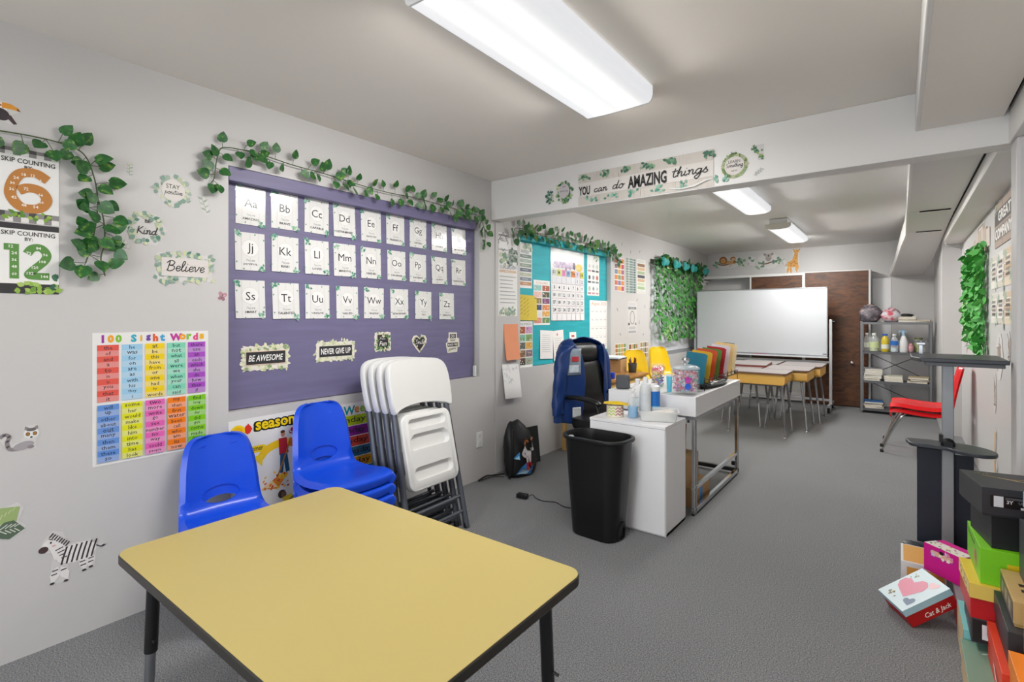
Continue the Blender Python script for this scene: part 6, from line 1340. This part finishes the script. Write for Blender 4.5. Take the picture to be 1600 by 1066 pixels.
def pile(base, xs, y, z, items, group):
    zz = z
    for lab, w, e, h, col in items: book(lab, (xs + rnd.uniform(-.008, .008), y + rnd.uniform(-.01, .01), zz), (w, e, h), rnd.uniform(-6, 6), col, group); zz += h + .0004
    return zz
zt = 1.2395
z1 = pile(None, SX0 + .52, SY0 + .15, zt, (('thick white book under tan book on shelf top', .2, .24, .034, '#d9d6d0'), ('tan book on the shelf top under white one', .19, .24, .022, '#c9b89a'), ('thin white book at top of the shelf top pile', .18, .22, .016, '#e0ddd6')), 'books on the shelf')
lump('black_glove', 'small black cloth lying on the shelf top books', (SX0 + .5, SY0 + .12, z1), .08, .05, .035, ('#141416', '#1c1c1f', '#242428'), 9, 'cloth', None)
pile(None, SX0 + .68, SY0 + .16, zt, (('lowest tan book at right end of the shelf top', .16, .26, .018, '#b89a72'), ('upper tan book at right end of the shelf top', .155, .25, .014, '#d2bf9f')), 'books on the shelf')
z2 = SHZ[2] + .001
WC = mat('white_cap', '#e6e6e4', .4); BCAP = mat('blue_bottle_cap', '#2a5fb8', .4)
bp_ = lambda r, h: [(r * .9, 0), (r, .006), (r, h * .62), (r * .8, h * .78), (r * .45, h * .88), (r * .45, h * .92)]
cp_ = lambda r, h: [(r * .5, h * .9), (r * .5, h), (0, h)]
bottle('drink_bottle', 'clear bottle with white cap at shelf left end', 'bottle', (SX0 + .075, SY0 + .14, z2), bp_(.036, .25), CLEAR(), cp_(.04, .25), WC, None, (.0365, .05, .12, mat('pale_label', '#dfe3d6', .5)), group='bottles on the shelf')
bottle('drink_bottle', 'wide clear jug with pale green label on shelf', 'bottle', (SX0 + .155, SY0 + .09, z2), bp_(.055, .25), CLEAR(), cp_(.055, .25), WC, (.05, .1, mat('pale_green_liquid', '#c3cf9a', .2)), (.0555, .05, .13, mat('lime_label', '#c9d6a0', .5)), group='bottles on the shelf')
bottle('drink_bottle', 'yellow bottle with blue cap on shelf', 'bottle', (SX0 + .275, SY0 + .09, z2), bp_(.043, .24), mat('yellow_bottle', '#d9c23a', .2), cp_(.06, .24), BCAP, None, (.0435, .04, .1, mat('pale_label'),), group='bottles on the shelf')
bottle('drink_bottle', 'clear water bottle with blue label on shelf', 'bottle', (SX0 + .375, SY0 + .09, z2), bp_(.043, .24), CLEAR(), cp_(.045, .24), WC, (.038, .06, mat('water_tint', '#cfe0ea', .1)), (.0435, .09, .15, mat('blue_label', '#2a6fc4', .4)), group='bottles on the shelf')
t = bottle('spray_bottle', 'white spray bottle with blue trigger on shelf', 'bottle', (SX0 + .475, SY0 + .1, z2), [(.042, 0), (.045, .005), (.045, .14), (.03, .19), (.016, .22)], WHITEP(), [(.018, .22), (.018, .25), (.022, .255), (.02, .29), (0, .292)], mat('pale_blue_trigger', '#9fbcd2', .4))
b = MB(); b.bx((-.055, -.012, .265), (.03, .012, .295)); b.bx((-.05, -.006, .225), (-.042, .006, .268)); b.build('trigger', MATS['pale_blue_trigger'], t, bevel=.004)
lump('pink_cloth', 'small pink cloth beside the spray bottle', (SX0 + .55, SY0 + .12, z2), .035, .04, .12, ('#c98a92', '#dca8ae', '#e6c0c4'), 11, 'cloth', None)
jar_p = lambda r, h: [(r * .92, 0), (r, .006), (r, h * .8), (r * .85, h * .88), (r * .85, h * .92)]
bottle('glass_jar', 'glass jar with green contents at the back of shelf', 'jar', (SX0 + .63, SY0 + .2, z2), jar_p(.05, .19), GLASS, [(.045, .172), (.045, .192), (0, .193)], mat('green_lid', '#6f7a3c', .4), (.045, .13, mat('green_contents', '#9fae4a', .5)), group='glass jars on the shelf')
bottle('glass_jar', 'empty glass jar in front of the green one', 'jar', (SX0 + .655, SY0 + .08, z2), jar_p(.045, .15), GLASS, [(.041, .136), (.041, .152), (0, .153)], STEEL(), None, None, group='glass jars on the shelf')
bottle('glass_jar', 'empty glass jar nearest the shelf right post', 'jar', (SX0 + .71, SY0 + .2, z2), jar_p(.045, .15), GLASS, [(.041, .136), (.041, .152), (0, .153)], STEEL(), None, None, group='glass jars on the shelf')
z3 = SHZ[1] + .001
pile(None, SX0 + .14, SY0 + .16, z3, [('%s paperback of the left pile on the third shelf' % n, .2, .26, h, c) for n, h, c in (('lowest white', .028, '#d6d8da'), ('second white', .026, '#dfe0e2'), ('third pale grey', .024, '#c9cbd0'), ('fourth white', .028, '#e2e3e4'), ('fifth light grey', .026, '#d0d2d6'), ('topmost grey', .024, '#b9bbc0'))], 'books on the shelf')
pile(None, SX0 + .37, SY0 + .15, z3, [('%s pale book in the middle pile, third shelf' % n, .2, .25, .024, c) for n, c in (('lowest', '#d9dcd6'), ('middle', '#e6e6e2'), ('topmost', '#dcdccc'))], 'books on the shelf')
pile(None, SX0 + .63, SY0 + .15, z3, [('%s book in the right pile, third shelf' % n, .21, .26, .024, c) for n, c in (('lowest cream', '#d9ccb4'), ('middle brown', '#7a5f4a'), ('topmost tan', '#cdb896'))], 'books on the shelf')
z4 = SHZ[0] + .001
pile(None, SX0 + .15, SY0 + .16, z4, [('%s book in the bottom shelf pile' % n, .21, .26, h, c) for n, h, c in (('lowest cream', .03, '#e0d2be'), ('second white', .02, '#e6e4e0'), ('third yellow', .014, '#d9b23a'), ('topmost blue', .022, '#2f6fb0'))], 'books on the shelf')

# ================================================================ lectern and shoe boxes on the right
DKT = mat('slate_laminate', '#3a3d43', .38, var=.05); t = thing('lectern', 'grey adjustable lectern with navy front panel near right wall', 'lectern', (2.895, 3.5, 0))
b = MB(); P = [(-.155, .12), (-.155, -.2), (-.12, -.29), (.2, -.29), (.203, .12)]; b.prism([(p.x, p.y) for p in smooth_path([(x, y, 0) for x, y in P], 1, True)], 1.095, 1.115); b.build('top_board', DKT, t, sm=30, bevel=.004)
b = MB(); b.bx((-.1, -.25, 1.075), (.19, .08, 1.094)); b.build('under_tray', mat('tray_grey', '#6a6c70', .4), t, sm=0, bevel=.003)
b = MB(); b.bx((-.118, .02, 1.116), (-.1, .04, 1.165)); b.bx((-.128, .015, 1.165), (-.09, .045, 1.178)); b.build('book_stop', STEEL(), t, sm=0, bevel=.002)
b = MB(); b.bx((-.024, -.02, .08), (.024, .02, 1.075)); b.build('post', mat('lectern_steel', '#94969a', .35, .3), t, sm=0, bevel=.004)
b = MB(); L = [(p.x, p.y) for p in smooth_path([(-.16, .08, 0), (-.165, .0, 0), (-.14, -.06, 0), (-.02, -.07, 0), (.02, -.11, 0), (.1, -.16, 0), (.17, -.13, 0), (.18, -.04, 0), (.12, .05, 0), (.0, .09, 0)], 4, True)]; b.prism(L, .628, .646); b.build('lower_shelf', DKT, t, sm=30, bevel=.004)
b = MB(); b.lathe([(.014, -.03), (.03, -.028), (.03, .0), (.018, .01)], n=14, M=tr(0, -.03, .655) @ rot(90)); b.bx((-.035, -.03, .66), (-.02, .02, .7)); b.build('clamp', BLACKP(), t, sm=40)
b = MB(); b.bx((.03, .02, .595), (.125, .03, .625)); b.build('bracket', STEEL(), t, sm=0)
b = MB(); b.bx((-.125, .025, .1), (.105, .04, .61)); b.build('front_panel', mat('navy_panel', '#1d2230', .5), t, sm=0, bevel=.003)
for s in (-1, 1):
    b = MB(); b.tube([(0, .0, .1), (s * .15, -.06 , .11)], [.03, .026], 10, flat=.5); b.lathe([(0, 0), (.035, .004), (.038, .014), (.02, .02)], (s * .15, -.06, .1), 14); ft = b.build('foot', DKT, t)
    b = MB(); b.lathe([(0, -.014), (.03, -.014), (.034, -.006), (.034, .006), (.03, .014), (0, .014)], n=14, M=tr(s * .145, -.07, .04) @ rot(0, 90, 0)); b.bx((s * .145 - .01, -.08, .05), (s * .145 + .01, -.05, .1)); b.build('caster', BLACKP(), ft)

def shoebox(label, x0, y0, z0, d, yaw, body, lid=None, lh=.03, front=None, side=None, top=None, M=None, name='shoe_box'):
    """box whose near left bottom corner is (x0, y0, z0); front faces the camera end, side faces the room"""
    w, e, h = d; cat = 'box'
    t = thing(name, label, cat, M=M if M is not None else tr(x0, y0, z0) @ rot(0, 0, yaw) @ tr(w / 2, e / 2, 0), group='shoe boxes')
    b = MB(); k = .003 if lid else 0; b.bx((-w / 2 + k, -e / 2 + k, 0), (w / 2 - k, e / 2 - k, h - .002 if lid else h)); o = b.build('body', mat('carton_' + body.strip('#'), body, .42, var=.04), t, sm=0, bevel=.0012)
    if lid:
        b = MB(); b.bx((-w / 2, -e / 2, h - lh), (w / 2, e / 2, h)); b.build('lid', mat('carton_' + lid.strip('#'), lid, .42, var=.04), t, sm=0, bevel=.0012)
    for fn, MM in ((front, Matrix(((1, 0, 0, 0), (0, 0, -1, -e / 2), (0, 1, 0, h / 2), (0, 0, 0, 1)))), (side, Matrix(((0, 0, -1, -w / 2), (-1, 0, 0, 0), (0, 1, 0, h / 2), (0, 0, 0, 1)))), (top, tr(0, 0, h))):
        if fn: p = Print(.0006); fn(p, w, e, h); q = p.build(t, 'print', ink('box_ink', .4)); q.matrix_local = MM
    return t
def heart(p, cx, cy, s, col, rz=0):
    c, q = math.cos(R(rz)), math.sin(R(rz)); H = [(0, -1), (-.45, -.55), (-.9, -.05), (-1, .4), (-.8, .8), (-.4, .88), (0, .55), (.4, .88), (.8, .8), (1, .4), (.9, -.05), (.45, -.55)]
    p.poly([(cx + (x * c - y * q) * s, cy + (x * q + y * c) * s) for x, y in H], col)
# heart lid box, propped up on one edge
def h_top(p, w, e, h): heart(p, .0, .012, .062, '#e594a8', -62); heart(p, -.055, -.055, .024, '#7f8ea3', -50); heart(p, .07, -.04, .022, '#f0c6cc', -70); p.foliage(-.07, .03, .03, .06, 9, ['#a8975a', '#8a7a4a'], .012, 91); p.foliage(.06, .06, .05, .012, 7, ['#a8a06a'], .009, 92)
def h_front(p, w, e, h): p.text('Cat & Jack', .02, -.018, w=.115, h=.026, col='#f4efec', shear=.3, bold=.012)
shoebox('pale blue lidded shoe box with pink heart, tipped on the floor', 0, 0, 0, (.214, .177, .081), 0, '#b3141a', '#a9cfdd', .028, front=h_front, top=None, M=tr(2.758, 2.8477, .0881) @ Euler((-.0073, -.5356, .52)).to_matrix().to_4x4() @ tr(0, 0, -.0407))
_hb = [o for o in bpy.data.objects if o.name.startswith('shoe_box') and o.parent is None][-1]
b = MB(); b.bx((-.1068, -.0883, .0808), (.1068, .0883, .0814)); b.build('lid_sheet', mat('pale_lid_sheet', '#dcebf0', .45), _hb, sm=0)
p = Print(.0006); h_top(p, 0, 0, 0); q_ = p.build(_hb, 'lid_print', ink('box_ink')); q_.matrix_local = tr(0, 0, .0814)
shoebox('red shoe box with grey lid on the floor behind the heart box', 2.885, 2.80, 0, (.18, .26, .135), 0, '#b3161c', '#8f8c90', .03, front=lambda p, w, e, h: [p.rect(-.03, .02 - k * .02, .09, .008, '#eee6e2') for k in range(2)])
shoebox('white edged orange shoe box behind the heart box', 2.70, 3.12, 0, (.17, .24, .13), 0, '#e3e1df', None, front=lambda p, w, e, h: (p.rect(.008, -.008, w - .03, h - .03, '#e2a24c'), p.line([(-.03, -.02), (.01, .0), (.05, -.03)], .008, '#8a5a2a', 4), p.ell(.02, -.02, .03, .012, '#2a1c14')), top=lambda p, w, e, h: p.rect(0, 0, w - .02, e - .02, '#e0a654'))
def mg_f(p, w, e, h): p.poly(rrect(.11, .035, .014, 3, .0, .03), '#c02a98'); p.poly(rrect(.1, .022, .01, 3, .0, .032), '#e8b8a0'); p.foliage(0, .032, .09, .016, 12, ['#f2e4d8', '#e08a9a', '#d9c8e6', '#f0b070'], .02, 93); p.ell(0, .045, .022, .016, '#2a0a22')
shoebox('magenta shoe box with clear window behind the heart box', 2.785, 3.065, .137, (.165, .11, .125), -42, '#d4168c', None, front=mg_f, top=lambda p, w, e, h: (p.rect(0, -.02, w, e * .6, '#ece6da'), p.foliage(0, -.02, w * .9, e * .5, 24, ['#5a7a5a', '#c06a7a', '#d9a04a', '#4a4a52'], .012, 94)))
shoebox('aqua shoe box with cream side on the floor', 2.885, 2.535, 0, (.2, .25, .15), 0, '#7fc4c4', None, side=lambda p, w, e, h: p.rect(0, 0, e, h, '#dcc8a0'))
shoebox('sage green lidded kraft shoe box on the floor, nearest', 2.875, 2.2, 0, (.2, .32, .12), 0, '#cdb48c', '#7c9a86', .006, top=lambda p, w, e, h: [p.leaf(-.05 + k * .02, .08 - k * .05, .03, .008, 40, '#b9ccc0') for k in range(3)])
shoebox('charcoal shoe box with white label under the yellow lidded box', 2.9, 2.455, .1505, (.17, .25, .088), 0, '#3f3d42', None, front=lambda p, w, e, h: (p.rect(0, 0, w * .96, h * .9, '#151517'), p.rect(.005, 0, w * .72, h * .6, '#dcdde0'), p.rect(.04, 0, .05, .03, '#9a9ca0')))
def yl_f(p, w, e, h): p.rect(.0, h / 2 - .026, w, .05, '#e8c860'); p.rect(.035, h / 2 - .03, .085, .04, '#c01f24'); p.ell(.05, h / 2 - .03, .06, .03, '#e6e4ea'); p.ell(.055, h / 2 - .028, .03, .02, '#8f9ad0')
shoebox('red shoe box with yellow lid under the lime box', 2.895, 2.45, .239, (.165, .24, .123), 3, '#c01c22', '#e3c040', .05, front=yl_f, side=lambda p, w, e, h: (p.rect(0, h / 2 - .025, e * .9, .036, '#efd98a'), p.foliage(0, h / 2 - .025, e * .7, .02, 10, ['#c9703a', '#6a8a5a', '#8a5a8a'], .02, 95)))
def lm_f(p, w, e, h): p.poly([(x * (1 + .13 * math.sin(k * 2.4)) + .01, y * (1 + .15 * math.cos(k * 2.1)) - .005) for k, (x, y) in enumerate(ell(.1, .066, 16))], '#dcc21e')
def lm_s(p, w, e, h): p.ell(.05, -.01, .05, .07, '#c98a5a', 10); p.ell(.05, .0, .03, .04, '#b05a4a', 8); p.line([(-.13, h / 2 - .02), (.02, h / 2 - .03), (.03, h / 2 - .01)], .006, '#2a5a10', 3)
shoebox('lime green shoe box with yellow splash, under the black box', 2.925, 2.47, .3625, (.2, .3, .126), 2, '#79c81c', None, front=lm_f, side=lm_s)
def bk_f(p, w, e, h): p.rect(-.03, .005, .12, .042, '#0e0e10'); p.rect(-.068, .005, .026, .038, '#d5d6d8'); p.text('3Y', -.038, .006, h=.012, col='#dddddd', bold=.02); p.text('US 3Y', -.0, .006, w=.03, h=.008, col='#9a9a9c'); p.rect(.005, -.012, .03, .008, '#d5d6d8'); [p.line([(-.05, .02 - k * .004), (.025, .02 - k * .004)], .0012, '#8a8a8c') for k in range(2)]; p.ell(.05, .045, .04, .02, '#050506')
def bk_t(p, w, e, h): [p.line([(-.06 + k * .04, .06 - k * .02), (.0 + k * .03, .03 - k * .02), (.06 + k * .015, .035 - k * .03)], .005, ('#a8884a', '#c9b080', '#b59a5a')[k], 4) for k in range(3)]; p.text('air', -.05, .085, w=.06, h=.015, col='#8f7a4a', shear=.4)
shoebox('lower black shoe box body standing on the lime box', 2.957, 2.49, .489, (.19, .22, .126), 10, '#232326', None)
shoebox('large black shoe box with size label and gold marks on top', 2.927, 2.44, .6155, (.225, .235, .1), 11, '#2e2e31', '#333336', .094, front=bk_f, top=bk_t)
def sw(p, w, e, h): p.line([(.04, .02), (.02, -.02), (-.05, .0)], .012, '#f0ecea', 6)
shoebox('bright red orange shoe box with white tick on its side', 2.94, 2.11, .1205, (.16, .335, .125), 0, '#d8331f', '#e2452c', .05, side=lambda p, w, e, h: p.line([(.12, .0), (.135, -.03), (.1, -.04), (.0, .0)], .012, '#f0ecea', 6))
shoebox('long black shoe box lying on the red orange box', 2.958, 2.15, .246, (.2, .295, .113), 0, '#2a2a2d', '#38383c', .07)
def kr_t(p, w, e, h): [p.rect(-.06 + q_ * .03, -.08 + k * .045, .02, .022, '#3a2f26') for k in range(4) for q_ in range(2) if (k + q_) % 3]; p.ring(.05, -.06, .05, .05, .006, '#4a3d30')
shoebox('kraft brown printed shoe box on the long black box', 2.975, 2.19, .3595, (.2, .255, .08), 0, '#b9975f', '#c3a26c', .07, top=kr_t, side=lambda p, w, e, h: (p.rect(0, 0, e * .97, h * .8, '#5f574e'), [p.rect(-.08 + k * .07, 0, .04, h * .5, '#9a9288') for k in range(3)]))
shoebox('dark grey shoe box stood on the kraft box', 3.02, 2.2, .44, (.18, .23, .19), 0, '#4b4c50', None)
shoebox('pale blue and red shoe box topmost at right edge', 3.025, 2.2, .6305, (.17, .2, .1), 0, '#c8322e', '#8fc0d8', .05, side=lambda p, w, e, h: p.text('Cat', .03, -.02, w=.06, h=.03, col='#f2eeea', shear=.3))
shoebox('brown shoe box on floor under the orange box', 2.945, 1.82, 0, (.2, .27, .2), 0, '#a9854f', '#b08d58', .04)
shoebox('orange shoe box near the bottom right corner', 2.95, 1.84, .2005, (.2, .24, .135), 0, '#e57a1c', '#ea8426', .05)
shoebox('yellow shoe box with purple disc on the orange box', 2.985, 1.85, .336, (.18, .245, .14), 0, '#e8c81a', None, side=lambda p, w, e, h: p.ell(-.06, -.01, .09, .09, '#7a6ac0', 20))
